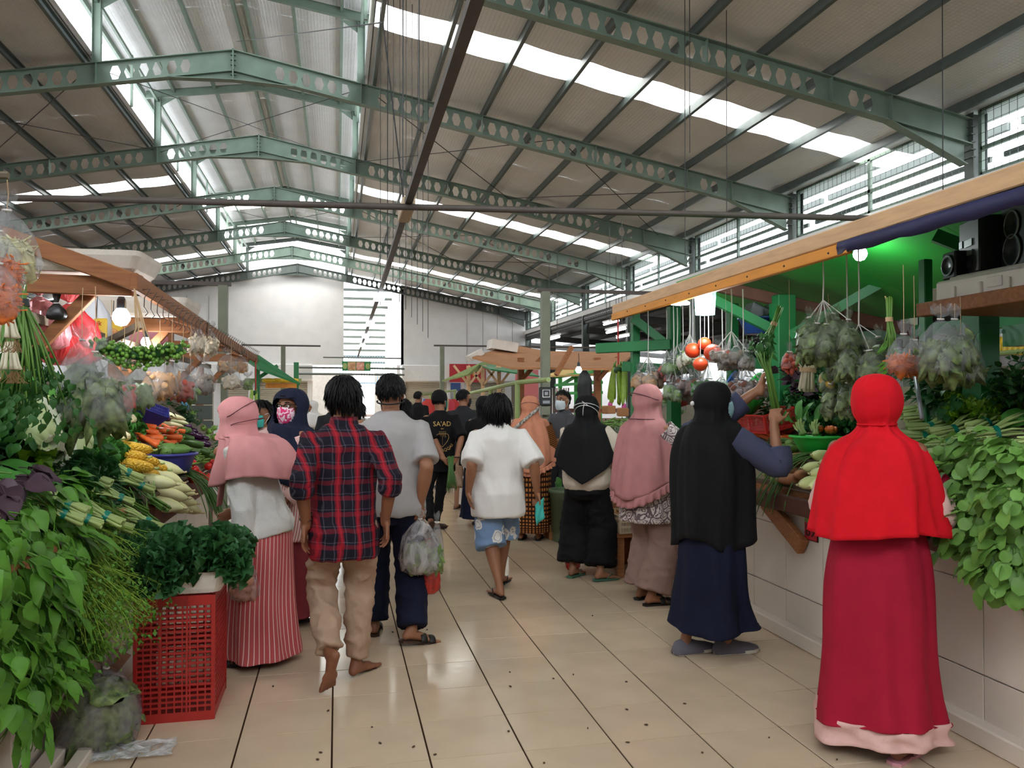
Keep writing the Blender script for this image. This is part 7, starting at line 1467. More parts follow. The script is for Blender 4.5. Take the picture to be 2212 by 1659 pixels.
# floor bag of greens, scrap of film, rubble
m_film = Mfilm('clear_film', '#eceef0', .2, .07, 1.0); m_filmp = Mfilm('pinkish_film', '#e2d0d2', .3); m_filmg = Mfilm('grey_green_film', '#c9d2bc', .18, .07, 1.0); m_filmr = Mfilm('red_film', '#d0281c', .95, .3)
def bag(label, top, w_, h_, content=None, film=None, n=12, flare=.05, d_=.7, fill=.6, group=None, cord=None, squash=0., name='plastic_bag', rz=0., seed=None, cat='bag', knot=True, csize=.03, cmat2=None, cshape=None):
    """bag hanging from its knot at `top`: film skin + contents + (cord up to the given height)"""
    rnd = random.Random(seed if seed is not None else int(top[0] * 999) + int(top[2] * 777)); t = E(name, top, label, cat, group, rz=rz); rings = []; k = 26
    prof = [(flare, .06), (flare * .8, .035), (.010, .006), (.012, 0), (w_ * .22, -h_ * .12), (w_ * .38, -h_ * .3), (w_ * .47, -h_ * .5), (w_ * .5, -h_ * .72), (w_ * .47, -h_ * .9), (w_ * .3, -h_ * .985), (.004, -h_)]
    if not knot: prof = [(w_ * .3, .03), (w_ * .33, 0)] + prof[5:]
    for i, (r, z) in enumerate(prof):
        ring = []
        for j in range(k):
            q = 2 * pi * j / k; m = 1 + .12 * noise.noise((cos(q) * 2 + rnd.random() * .1 + seed_of(label), sin(q) * 2, i * .9)) + (.10 * sin(9 * q + i) if i < 6 else .04 * sin(7 * q + i)); cx = abs(cos(q)) ** .8 * np.sign(cos(q)); ring.append((r * m * cx, r * m * d_ * sin(q), z + (.012 * sin(5 * q + seed_of(label)) if i < 2 else 0)))
        rings.append(ring)
    O('film', MB().loft(rings, False, True), film or m_film, t, smooth=True)
    if knot: O('knot', MB().tube([V3(.012 * cos(q), .012 * sin(q), .001 + .002 * sin(q)) for q in [2 * pi * i / 12 for i in range(13)]], .004, 5), m_rope, t, smooth=True)
    if content:
        mb = MB(); zt = -h_ * (1 - fill)
        cr_ = []
        for r, z in [(.0, zt), (w_ * .24, zt - h_ * .02), (w_ * .40, zt - h_ * .12)] + [(w_ * .42, -h_ * q_) for q_ in (.72, .88)] + [(w_ * .24, -h_ * .96), (.002, -h_ * .975)]:
            if z > zt + 1e-6: continue
            cr_.append([V3(max(r, .001) * cos(q), max(r, .001) * d_ * sin(q), z) for q in [2 * pi * j / 24 for j in range(24)]])
        cq = []
        for a_, b__ in zip(cr_[:-1], cr_[1:]): cq += [[lerp(u_, v_, f_) for u_, v_ in zip(a_, b__)] for f_ in (0, .34, .67)]
        cq.append(cr_[-1]); sd_ = seed_of(label); cq = [[v_ * (1 + (.28 if cshape != 'leaf' else .6) * noise.noise(v_ * (38 if cshape != 'leaf' else 30) + V3(sd_, 0, 0)) - .03) for v_ in r_] for r_ in cq]; mb.loft([[V3(v_.x, v_.y, min(v_.z, zt + .02)) for v_ in r_] for r_ in cq])
        for i in range(n):
            z = rnd.uniform(-h_ * .93, zt); f = .42 * sin(pi * min(1, max(.18, (-z / h_) * .95))) ** .6; a = rnd.uniform(0, 6.28); r = f * w_ * sqrt(rnd.uniform(.25, 1)) * 1.0; p = V3(r * cos(a), r * sin(a) * d_, z); s_ = csize * rnd.uniform(.75, 1.25)
            mb.mi = 1 if (cmat2 and rnd.random() < .4) else 0
            if cshape == 'shred':
                d = Vector((rnd.gauss(0, 1), rnd.gauss(0, 1), rnd.gauss(0, .5))).normalized(); mb.tube([p - d * s_ + rand_dir(.006), p + rand_dir(.008), p + d * s_ + rand_dir(.006)], .0026, 4)
            elif cshape == 'leaf':
                me = rnd.choice(LV['dark']); T = Matrix.Translation(p) @ fr(rand_dir(), rand_dir()).to_matrix().to_4x4() @ Matrix.Scale(rnd.uniform(.6, .9), 4); mb.add([v.co for v in me.vertices], [tuple(f_.vertices) for f_ in me.polygons], T)
            else:
                sh = cshape or (1, .8, .7); R = Euler((rnd.uniform(0, 6), rnd.uniform(0, 6), rnd.uniform(0, 6))).to_matrix(); mb.ell(p, (s_ * sh[0], s_ * sh[1], s_ * sh[2]), 8, 6, R)
        O('contents', mb, [content] + ([cmat2] if cmat2 else []), t, kind='stuff', smooth=True)
    if cord is not None: O('cord', MB().tube([(0, 0, 0), (.003, .002, cord * .5), (0, 0, cord)], .0018, 5), m_raffia, t)
    return t
def seed_of(s): return (sum(map(ord, s)) % 97) * .37
m_gleaf = M('bag_leaf', '#2f4426', .45, col2='#86985c', vscale=32); m_cart = M('shredded_carrot', '#d9702a', .5); m_shw = M('shredded_radish', '#d6cf9a', .5); m_mixg = M('mixed_green', '#6f8a4a', .5, var=.3, vscale=20); m_mixr = M('mixed_red', '#b8503f', .5, var=.2); m_tan = M('tan_cracker', '#c08f5c', .7, var=.2, vscale=20); m_bean_w = M('bean_sprout', '#d8c6a8', .6, var=.1); m_ging = M('ginger', '#8a7c6e', .8, var=.25, vscale=12); m_egc = M('egg_tan', '#c58f72', .6); m_brn = M('brown_spice', '#6a4033', .7, var=.25)
# bags in hands
b_ = bag('pinkish bag of eggs held by the person in the pink hijab', PINK_HAND + V3(.005, -.01, .0), .16, .24, m_egc, m_filmp, 10, .03, .8, .5, csize=.026, name='egg_bag')
b_ = bag('large grey white shopping bag held by the person in the grey shirt', GREY_HAND + V3(0, -.02, -.0), .26, .34, m_gleaf, Mfilm('white_bag_film', '#dcd6d8', .36), 16, .04, .75, .55, csize=.04, cmat2=m_ging, name='shopping_bag')
b_ = bag('small red knotted bag hanging below the grey white shopping bag', GREY_HAND + V3(.06, .05, -.2), .15, .28, None, m_filmr, 0, .03, .8, name='shopping_bag'); b_ = bag('narrow clear bag with green stems beside the shopping bag', GREY_HAND + V3(.10, -.05, -.02), .09, .3, m_mixg, m_film, 14, .02, .7, .45, csize=.03, cshape=(1.6, .4, .4), name='shopping_bag')
f1 = bag('clear floor bag of purple and green leaves leaning on the red crate', (-.98, 3.83, .33), .36, .335, m_gleaf, Mfilm('floor_bag_film', '#ddd4d6', .22), 60, .05, .85, .85, cshape='leaf', cmat2=g_purp, name='vegetable_bag'); f1.rotation_euler = (.0, .12, .5)
sc_ = MB(); sc_.loft([[(-.02 + .04 * i + .01 * sin(j * 2 + i), -.0 + .035 * j, .012 + .012 * abs(sin(i * 1.7 + j * 1.3))) for j in range(6)] for i in range(9)], closed=False)
O('plastic_sheet', sc_, Mfilm('crumpled_film', '#e8ecee', .6), label='crumpled clear plastic scrap lying on the floor by the camera', cat='plastic', loc=AZ(200, 1655, 0), smooth=True)
m_bit_ = M('floor_bits', '#4a3a26', .9)
for i in range(34): px, py = [(U(350, 1900), U(1330, 1655))][0]; p = AZ(px, py, 0); O('food_scrap', MB().ell((0, 0, .004), (U(.004, .011), U(.003, .007), .004), 7, 5), m_bit_, label='tiny dark food scrap on the floor tiles', cat='scrap', group='food scraps on the aisle floor', loc=p, rot=(0, 0, U(0, 6)))
O('timber_offcut', MB().box((-1.3, 4.75, .1), (.35, .3, .1), Matrix.Rotation(.5, 3, 'Y')), m_wood, label='reddish brown board on the floor behind the clear floor bag', cat='timber')
# hanging teal mask in hand of the white shirt, beans in the cap man's hands, celery in reaching hands
tm = WHITE_HAND + V3(.0, -.02, -.10); O('face_mask', MB().loft([[tm + V3(.013 * j + .004 * sin(i * 1.2) - .02, .012 * sin(j * 1.2 + i) - .03 * (i / 6), -.025 * i + .012 * j) for j in range(6)] for i in range(7)], closed=False), m_teal, label='teal face mask dangling from the right hand of the white shirt', cat='mask', smooth=True).modifiers.new('s', 'SOLIDIFY').thickness = .004
cb = bunch('lance', 0, .34, .05, 'bunch of thin green beans held behind the black printed shirt', m_bean, tie=False, ns=44, butt=.12, thick=.03, sr=.0035, single=True); put(cb, CAP_HAND + V3(0, -.02, -.02), fr((0, -.15, -1), (0, -1, 0)), 1.05)
ce = bunch('herb', 70, .26, .12, 'celery bunch with long pale stems held up by the reaching person', g_stemg, False, False, 26, .2, .0045, 'celery_bunch', .34, .028); put(ce, REACH_L + V3(0, 0, .0), fr((-.12, .15, 1), (-1, 0, 0)), .9)
# ---------------- hanging produce, left
hp_ = bunch('herb', 170, .5, .2, 'huge hanging bunch of green celery at the upper left', g_stemg, True, False, 40, .5, .004, 'celery_bunch', .1, .03, tiemat=m_black); put(hp_, AX(42, 655, -1.22), fr((.12, -.05, -1), (.8, -.6, 0)), 1.15)
hp2 = bunch('dark', 120, .36, .17, 'dark hanging leaf bunch behind the celery at the left edge', tie=False, single=False, droop=.6); put(hp2, AX(20, 760, -1.35), fr((.1, 0, -1), (.8, -.6, 0)), 1.1)
for k in range(2):
    so = E('spring_onion_bunch', AX(14 + 6 * k, 668 + 70 * k, -1.12 - .03 * k), ['upper', 'lower'][k] + ' rooted white spring onion bunch hanging at the left edge', 'vegetable'); mb = MB(); mr = MB(); mg = MB()
    for i in range(12):
        a = U(-.03, .03); b__ = U(-.02, .02); mg.tube([(0, 0, .06), (a * .5, b__ * .5, 0)], .003, 5); mb.tube([(a * .5, b__ * .5, 0), (a * 1.1, b__, -.08), (a * 1.3, b__ * 1.2, -.1)], [.004, .006, .009], 7)
        for _ in range(5): mr.tube([(a * 1.3, b__ * 1.2, -.105), (a * 1.3 + U(-.015, .015), b__ + U(-.01, .01), -.125), (a * 1.3 + U(-.03, .03), b__ + U(-.02, .02), -.15)], .0009, 3)
    O('leaf_stubs', mg, g_stemg, so, kind='stuff'); O('bulbs', mb, g_white, so, kind='stuff', smooth=True); O('roots', mr, g_root, so, kind='stuff')
for i, (px, py, X, w_, h_, c_, lab) in enumerate([(15, 455, -1.05, .2, .24, m_shw, 'clear bag of pale shredded radish at the top left corner'), (-5, 500, -1.02, .15, .2, m_cart, 'upper clear bag of shredded carrot at the left edge'), (-5, 570, -1.0, .13, .17, m_cart, 'lower clear bag of shredded carrot at the left edge')]): bag(lab, AX(px, py, X), w_, h_, c_, m_film, 170, .03, .7, .6, csize=.03, cshape='shred', cord=.1)
O('hook_bar', MB().tube([(-1.03, 2.86, 2.22), (-1.7, 2.9, 2.22)], .012, 6).tube([(-1.68, 2.9, 0), (-1.68, 2.9, 2.24)], .03, 6), m_woodg, LS, world=True)
gb = E('green_berry_cluster', AX(303, 760, -.98), 'drooping cluster of round green berries hung from raffia strings', 'vegetable')
bme = MB().ell((0, 0, 0), .0105, 8, 6).mesh('berry', M('green_berry', '#5f8a30', .4, rnd=.3, var=.1), True)
for i in range(290): a = U(-1, 1); o = O('berry', bme, None, gb); o.location = (a * .19 + U(-.03, .03), a * .09 + U(-.05, .05), (-.035 * (1 - a * a)) + U(-.055, .055) * (1.1 - .3 * abs(a)) + .025 * abs(a)); s = U(.8, 1.25); o.scale = (s, s, s)
O('twigs', MB().tube([(-.18, -.09, .02), (0, 0, -.02), (.18, .09, .02)], .028, 6), g_dark, gb, smooth=True)
for dy in (-.05, -.02, .03, .06): O('string', MB().tube([(dy, 0, .03), (dy * .4, 0, .12), (-.03, 0, 2.06 - gb.location.z)], .004, 5), m_raffia, gb)
LB = [(178, 735, -1.12, .26, .32, m_gleaf, 'leaf', 60, 'big clear bag of dark green leaves right of the hanging celery'), (205, 760, -1.05, .3, .34, m_gleaf, 'leaf', 60, 'larger clear bag of folded green leaves beside it'), (240, 785, -1.12, .16, .22, m_tan, None, 14, 'slim clear bag of pale roots under the green berries'), (270, 800, -1.05, .14, .2, m_mixr, None, 14, 'clear bag of mixed vegetables with a red tomato'), (300, 795, -1.03, .18, .22, m_mixg, (1.6, .5, .5), 18, 'clear bag of soup greens and corn below the berries'), (345, 770, -1.05, .22, .26, m_tan, None, 26, 'clear bag of tan dried crackers in the bag row'), (372, 780, -1.02, .16, .22, m_tan, (1.6, .4, .4), 18, 'clear bag with brown husks hanging over the radishes'), (395, 800, -1.0, .16, .2, m_mixr, None, 18, 'clear bag of reddish soup vegetables over the eggplants'), (412, 812, -.98, .14, .18, m_mixg, None, 14, 'clear bag of green pods over the grey screen'), (440, 785, -1.02, .2, .24, m_ging, None, 30, 'clear bag of brown peanuts left of the pink hijab top'), (425, 705, -1.02, .17, .2, m_bean_w, (1.5, .5, .5), 46, 'left of two bags of white sprouts hung on the timber hooks'), (452, 712, -1.0, .18, .2, m_bean_w, (1.5, .5, .5), 46, 'right of two bags of white sprouts hung on the timber hooks'), (492, 765, -1.02, .2, .18, m_tan, None, 22, 'clear bag of tan puffs above the pink hijab'), (520, 768, -1.0, .18, .18, m_tan, None, 22, 'clear bag of tan puffs right above the pink hijab'), (500, 795, -.96, .2, .2, m_bean_w, None, 10, 'mostly empty white streaked bag over the pink hijab'), (535, 815, -.98, .14, .14, m_mixg, None, 14, 'small bag of dark greens beside the navy hijab')]
for i, (px, py, X, w_, h_, c_, sh, n, lab) in enumerate(LB): p = AX(px, py, X); bag(lab, p, w_, h_, c_, m_film, n, .06, .7, .6, cshape=sh, csize=.026, cord=max(.03, 2.0 - p.z), rz=U(0, 3))
rb = bag('pinkish red carrier bag hanging behind the nearest left beam', AX(150, 655, -1.5), .34, .36, None, Mfilm('red_carrier', '#d93a40', .9, .35), 0, .06, .6, cord=.12, name='carrier_bag'); bag('pink carrier bag with white pattern behind the timber beam', AX(85, 640, -1.6), .3, .3, None, Mfilm('pink_carrier', '#d98a90', .8, .35), 0, .05, .6, cord=.12, name='carrier_bag')
bag('small black bag hanging in front of the red carrier bag', AX(122, 655, -1.46), .1, .09, None, M('black_bag', '#1b1718', .35), 0, .02, .6, cord=.1, name='carrier_bag'); bag('white shopping bag hung on the left stall post', AX(205, 640, -1.62), .22, .4, None, M('white_bag', '#cfd0d6', .4), 0, .05, .5, cord=.1, name='carrier_bag'); bag('pink patterned bag hung behind the lit bulb', AX(320, 690, -1.75), .34, .26, None, M('pink_bag', '#cf7f88', .5, var=.15), 0, .05, .5, cord=.2, name='carrier_bag')
m_yelp = M('yellow_packet', '#dcb21c', .35); m_food = M('food_print', '#b5602f', .5, col2='#d8a05a', vscale=40)
for i, (px, py, w_, h_, lab) in enumerate([(207, 720, .18, .2, 'yellow spice packet with a bowl print, left of two'), (243, 716, .17, .15, 'yellow spice packet with an oval plate print, right of two'), (232, 742, .16, .1, 'yellow packet hanging lowest behind the berries')]):
    s = E('spice_packet', AX(px, py, -1.6), lab, 'packet', rot=(0, 0, -.45)); O('pouch', MB().box((0, 0, 0), (w_, .02, h_), bev=.008), m_yelp, s); O('print', MB().ell((0, -.011, -.02), (w_ * .38, .004, h_ * .3), 18, 6), m_food, s, smooth=True); O('hanger', MB().tube([(0, 0, h_ / 2), (.01, 0, h_ / 2 + .15), (0, 0, 1.95 - s.location.z)], .003, 5), m_hook, s)
    if i == 0: text('lettering', 'Racik', .05, (-.0, -.0125, .065), (pi / 2, 0, 0), m_red, s)
pd = veg('petai_pod', [(-.16, .004), (-.14, .012), (-.06, .016), (.05, .016), (.13, .011), (.16, .004)], M('petai_green', '#7f9a2e', .45, var=.18, vscale=30, rnd=.12), 'x', g_stemg, .03)
for c in pd.children:
    if c.name.startswith('body'): c.scale = (1, 1.25, .45)
def podbundle(px, py, X, n, lab, group, z1):
    base = AX(px, py, X)
    for i in range(n):
        o = dup(pd); a = (i / (n - 1) - .5); put(o, base + V3(U(-.05, .05), a * .24, -.15 - .05 * (1 - 4 * a * a) + U(-.02, .02)), fr((U(-.1, .1) , -a * .5, 1), (U(-1, 1), 1, 0)), U(.95, 1.2), lab % ORD(i), group)
    k = E('twine', base, lab.split(',')[0].replace('flat green pod', 'red twine holding the flat green pods') , 'twine'); O('cord', MB().tube([(0, 0, -.06), (.003, 0, .1), (0, 0, z1 - base.z)], .008, 6), m_red, k); O('stalk_knot', MB().ell((0, 0, -.04), (.04, .07, .035), 10, 8), g_dark, k, smooth=True)
podbundle(1335, 790, 2.62, 15, 'flat green pod hung beside the black hijab, %s from the far end', 'green pods on the right', 2.26); podbundle(552, 842, -1.0, 6, 'flat green pod hung beside the navy hijab, %s from the far end', 'green pods on the left', 1.98)
for c in list(pd.children): bpy.data.objects.remove(c)
bpy.data.objects.remove(pd)
# ---------------- hanging produce, right
def cluster(px, py, X, n, w_, h_, content, film, labf, group, ztop, cshape=None, csize=.022, rad=.09, seed=3, nper=12, cm2=None, drop=.1, spread=(.8, 1.)):
    """a hank of small bags on white strings tied to one cord from the canopy edge"""
    c = AX(px, py, X); rnd = random.Random(seed); k = E('string_hank', c, 'white string hank holding ' + labf.replace('%s of ', '').replace('small ', '').replace('bag of ', 'bags of ', 1), 'string')
    O('cord', MB().tube([(0, 0, 0), (.004, 0, (ztop - c.z) * .5), (0, 0, ztop - c.z)], .004, 6), m_rope, k); mb = MB(); pts = []
    for i in range(n):
        a = 2 * pi * i / n + rnd.uniform(-.3, .3); r = rad * rnd.uniform(.4, 1); p = V3(r * cos(a) * spread[0], r * sin(a) * 1.5 * spread[1], -drop - rnd.uniform(0, h_ * .5)); pts.append(p); mb.tube([(0, 0, 0), p], .0022, 4); mb.tube([(0, 0, 0), p + V3(.02, .02, 0)], .0018, 4)
    O('strings', mb, m_rope, k, kind='stuff')
    proto = None
    for i, p in enumerate(pts):
        if proto is None: proto = bag(labf % ORD(i) if '%s' in labf else labf, c + p, w_, h_, content, film, nper, .03, .75, .7, group, csize=csize, cshape=cshape, cmat2=cm2, seed=seed)
        else: o = dup(proto); put(o, c + p, (0, U(-.2, .2), U(0, 6)), U(.85, 1.1), labf % ORD(i) if '%s' in labf else labf)
R_ = 2.66
cluster(1400, 770, R_, 7, .14, .13, m_tan, m_film, 'small clear bag of tan crackers, %s of the hank above the pods', 'cracker bags', 2.26, csize=.02, rad=.1, seed=1, nper=16)
cluster(1440, 755, R_ + .15, 5, .13, .13, m_mixr, m_film, 'small clear bag of red chilies, %s of the hank above the mauve hijab', 'chili bags', 2.26, (1.6, .5, .5), rad=.08, seed=2)
cluster(1463, 745, R_ + .12, 5, .13, .12, m_mixg, m_film, 'small clear bag of olive greens, %s of the hank beside the chilies', 'olive green bags', 2.25, rad=.08, seed=3)
cluster(1490, 720, R_ + .1, 5, .12, .12, g_white, m_film, 'small clear bag of pale limes, %s of the hank left of the orange balls', 'lime bags', 2.25, rad=.08, seed=4, cm2=m_mixg)
cluster(1580, 715, R_, 7, .15, .12, m_ging, m_film, 'small clear bag of grey ginger, %s of the hank under the lantern', 'ginger bags', 2.25, csize=.022, rad=.11, seed=5, nper=16)
cluster(1455, 790, R_ + .05, 4, .12, .14, m_mixg, m_film, 'small clear bag of cucumber slices, %s of four over the mauve hijab', 'cucumber bags', 2.26, rad=.07, seed=6); cluster(1475, 785, R_ + .12, 5, .14, .13, m_brn, m_film, 'small bag of reddish shallots, %s of the lower row', 'shallot bags', 2.26, rad=.1, seed=7)
cluster(1530, 785, R_ + .1, 7, .13, .13, g_dk2, m_film, 'small bag of dark green peppers, %s of the lower row', 'green pepper bags', 2.25, rad=.12, seed=8); cluster(1605, 780, R_ + .08, 7, .14, .12, m_brn, m_film, 'small bag of brown spice, %s of the lower row', 'brown spice bags', 2.25, rad=.12, seed=9)
cluster(1500, 800, R_ + .3, 6, .14, .13, m_ging, m_film, 'small bag of garlic, %s at the back of the lower row', 'garlic bags', 2.25, rad=.13, seed=19); cluster(1560, 810, R_ + .3, 6, .14, .13, m_brn, m_film, 'small bag of dark beans, %s at the back of the lower row', 'dark bean bags', 2.25, rad=.13, seed=20)
cluster(1778, 648, R_ - .04, 11, .19, .19, m_gleaf, m_filmg, 'olive bag of leaves, %s of the big hank on the white cord', 'leaf bags of the big hank', 2.26, 'leaf', rad=.14, seed=10, nper=20, drop=.07)
cluster(1855, 700, R_ + .02, 7, .17, .18, m_gleaf, m_filmg, 'olive bag of leaves, %s of the hank left of the carrot bag', 'leaf bags left of the carrot bag', 2.3, 'leaf', rad=.11, seed=11, nper=18, drop=.06); cluster(1830, 790, R_ + .06, 5, .12, .2, m_gleaf, m_filmg, 'slim bag of folded leaves, %s right behind the red hijab', 'slim leaf bags', 2.3, 'leaf', rad=.09, seed=12, nper=14, drop=.03)
bag('clear bag of orange shredded carrot hanging over the red hijab', AX(1952, 722, 2.55), .17, .19, m_cart, m_film, 230, .03, .7, .45, csize=.03, cshape='shred', cord=.32); bag('second bag of shredded carrot half behind the first', AX(1975, 735, 2.62), .15, .17, m_cart, m_film, 150, .03, .7, .45, csize=.03, cshape='shred', cord=.3)
bag('large clear bag of green leaves under the hanging shelf', AX(2032, 690, 2.58), .22, .25, m_gleaf, m_film, 60, .05, .7, .6, cshape='leaf', cord=.07); bag('round puffed bag of green herbs right of the large leaf bag', AX(2062, 690, 2.66), .2, .22, m_gleaf, m_film, 40, .03, .9, .6, cshape='leaf', cord=.07); bag('clear bag of blue grey leaves behind the puffed herb bag', AX(2075, 735, 2.8), .22, .2, m_gleaf, m_film, 30, .03, .8, .6, cshape='leaf', cord=.2)
gs_ = bunch('lance', 10, .3, .05, 'thin green stem bunch hanging from raffia left of the carrot bag', tie=True, ns=18, thick=.018, sr=.004, tiemat=m_raffia); put(gs_, AX(1921, 690, 2.6), fr((0, 0, -1), (1, 0, 0)), .9)
for k in range(2): O('raffia_tail', MB().tube([AX(1921, 690, 2.6), AX(1918 + 4 * k, 655, 2.6), AX(1912 + 10 * k, 640, 2.6)], .004, 5), m_raffia, gs_).matrix_parent_inverse = (Matrix.Translation(gs_.location) @ gs_.rotation_euler.to_matrix().to_4x4() @ Matrix.Scale(.9, 4)).inverted()
m_ball = M('orange_melon', '#d4431c', .45, var=.06)
for i, (px, py, r) in enumerate([(1497, 757, .062), (1540, 762, .066), (1513, 787, .055), (1522, 742, .05), (1568, 770, .05)]):
    t = E('orange_melon', AX(px, py, R_ - .02 + .05 * (i > 2)), 'round red orange melon in a string net, %s' % ['left of the front pair', 'right of the front pair', 'lowest', 'topmost behind', 'rightmost in shade'][i], 'fruit', 'orange melons in nets'); O('skin', MB().ell((0, 0, 0), (r, r, r * .92), 20, 14), m_ball, t, smooth=True)
    for q in (0, .8, 1.6, 2.4): O('net_string', MB().tube([V3(1.02 * r * cos(q) * sin(a), 1.02 * r * sin(q) * sin(a), -.94 * r * cos(a)) for a in [pi * j / 12 for j in range(13)]] + [V3(0, 0, 2.25 - t.location.z)], .0014, 4), m_rope, t)
hb = bunch('herb', 90, .24, .12, 'dark parsley bunch hanging above the raised hand', tie=True, single=False, ns=20, thick=.022, sr=.003, droop=.3, tiemat=m_raffia); put(hb, AX(1672, 700, 2.8), fr((-.35, .1, -1), (-1, 0, 0)), 1.0)
gr_ = bunch('lance', 2, .14, .04, 'hanging bunch of white rooted lemongrass under the leaf bags', g_white, True, True, 34, .2, .005, 'lemongrass_bunch', .12, .05, tiemat=m_raffia); put(gr_, AX(1745, 800, 2.9), fr((.1, 0, 1), (-1, 0, 0)), 1.1)
bag('small red chili bag beside the raised hand', AX(1705, 760, 2.75), .11, .11, m_mixr, m_film, 18, .02, .7, .7, cshape=(1.6, .5, .5), cord=.45); bag('yellow and green mixed bag under the big leaf hank', AX(1790, 795, 2.72), .13, .13, m_mixg, m_film, 14, .02, .7, .7, cmat2=M('yellow_bits', '#d8b02c', .5), cord=.42)
bb = basin('deep blue basin with grey boxes on the green cross beam', AX(1640, 722, 3.35), .16, .13, m_blue2); 
for k in range(2): O('grey_box', MB().box(bb.location + V3(-.03 + .1 * k, .03 * k, .17), (.16, .14, .12), Matrix.Rotation(.4 - .7 * k, 3, 'Y'), .008), M('grey_carton_%d' % k, '#8d8b93', .6), label=['left', 'right'][k] + ' grey carton tilted inside the deep blue basin', cat='box')
basin('bright red basin tilted on the heap behind the mauve hijab', AX(1473, 872, 3.05), .15, .11, m_redbr, .7, (.15, -.35, 0)); basin('dark blue bowl standing on edge behind the black hijab', AX(1590, 850, 3.1), .15, .08, m_blue2, .7, (-.6, -1.0, 0)); basin('lime green colander tilted behind the raised arm', AX(1640, 868, 3.0), .18, .09, m_lime, .6, (-.7, -.9, 0), name='colander')
slotcrate('red open tub behind the reaching hands', AX(1660, 925, 3.02), (.3, .34, .13), m_red, (0, -.2, .15), 2, 2, 12, name='tub')
# heaps on the right counter
many(dup(car), [(RSf(U(1618, 1710), U(930, 948), U(.0, .05)), (U(-1, 1), U(-1, .3), U(-.3, .2))) for _ in range(20)], 'orange carrot in the right heap under the red tub', 'carrots on the right stall', (1.0, 1.2))
gbn = RSf(1768, 975, .0); basin('lime green basin of pakcoy and cut carrots on the right counter', gbn - V3(0, 0, .02), .17, .12, m_lime, .62)
pk = bunch('bok', 7, .12, .04, 'x', g_stem, True, True, 7, .1, .012, 'pakcoy_bunch', .04, .03)
many(pk, [(gbn + V3(-.08, .06, .13), (-.1, .5, 1), (-1, 0, 0)), (gbn + V3(-.02, .0, .13), (.2, .4, 1), (-1, 0, 0))], lambda i: 'tied pakcoy in the lime basin, %s one' % ['left', 'right'][i], 'pakcoy in the lime basin', (.75, .8))
m_cut = M('carrot_core', '#e8913f', .45)
for i in range(7): p = gbn + V3(.02 + U(0, .1), U(-.09, .05), .125 + U(0, .02)); t = E('carrot_piece', p, 'cut carrot end in the lime green basin', 'vegetable', 'carrot pieces in the lime basin', rot=fr(V3(U(-1, 0), -1, .4))); O('peel', MB().lathe([(.014, -.03), (.02, 0), (.02, .022)], 12, Matrix.Rotation(pi / 2, 4, 'Y')), m_car, t, smooth=True); O('core', MB().lathe([(.0001, .0235), (.009, .0235), (.009, .0225)], 10, Matrix.Rotation(pi / 2, 4, 'Y')), m_cut, t)
g2 = dup(gourd)
many(g2, [(RSf(px, py, .05), d) for px, py, d in ((1775, 985, (-1, -.45, .1)), (1757, 1010, (-1, -.3, 0)), (1790, 1003, (-1, -.5, .1)), (1775, 1022, (-1, -.3, 0)), (1752, 1042, (-1, -.3, -.1)), (1772, 1046, (-1, -.4, -.1)), (1790, 1046, (-1, -.4, -.1)))], lambda i: 'pale green white gourd on the right counter, %s' % ['topmost under the lime basin', 'second row left', 'second row right', 'third row', 'bottom row left', 'bottom row middle', 'bottom row right'][i], 'white gourds on the right counter', (.9, 1.0))
m_man = M('green_mango', '#6d8440', .4, var=.15, rnd=.15); man = veg('green_mango', [(-.05, .005), (-.042, .02), (-.015, .03), (.02, .028), (.042, .016), (.05, .006)], m_man, 'x', None, None)
many(man, [(RSf(px, py, .03), (U(-1, 1), U(-1, 1), U(-.3, .3))) for px, py in ((1672, 975), (1690, 968), (1700, 985), (1712, 970), (1680, 992), (1668, 1000), (1695, 1000), (1672, 1015), (1662, 988), (1705, 958))], lambda i: 'green mango, %s in the heap right of the black hijab' % ORD(i), 'green mangoes')
m_swp = M('sweet_potato', '#a8714f', .7, var=.15); swp = veg('sweet_potato', [(-.08, .006), (-.06, .022), (-.02, .032), (.03, .03), (.065, .016), (.08, .005)], m_swp, 'x', None, None)
many(swp, [(RSf(px, py, .03), (-1, U(-.5, .2), 0)) for px, py in ((1715, 1000), (1705, 1018), (1725, 988), (1730, 1025), (1705, 1035))], lambda i: 'brown sweet potato, %s of five beside the green mangoes' % ORD(i), 'sweet potatoes')
m_lime_ = M('small_lime', '#7a9038', .4, rnd=.15); lim = veg('lime', [(-.02, .004), (-.016, .014), (0, .021), (.015, .014), (.02, .004)], m_lime_, 'x', None, None, 10)
many(lim, [(RSf(U(1655, 1682), U(1020, 1045), .02), rand_dir()) for _ in range(9)], 'small green lime at the edge below the mangoes', 'limes at the right counter edge')
lg_ = dup(cuc); many(lg_, [(RSf(px, py, .04), (-1, U(-.3, .5), U(-.1, .2))) for px, py in ((1462, 940), (1475, 935), (1490, 945), (1468, 950), (1482, 958), (1495, 962), (1458, 962))], lambda i: 'light green cucumber, %s above the tomatoes' % ORD(i), 'cucumbers on the right stall', (.8, 1.0))
okr = veg('small_cucumber', [(-.04, .005), (-.03, .013), (0, .016), (.03, .013), (.04, .005)], m_chi, 'small green cucumber in the heap left of the tomatoes', None, None, 10)
many(okr, [(RSf(U(1452, 1482), U(958, 985), U(.01, .05)), (U(-1, 1), U(-1, 1), 0)) for _ in range(24)], 'small green cucumber in the heap left of the tomatoes', 'small cucumbers')
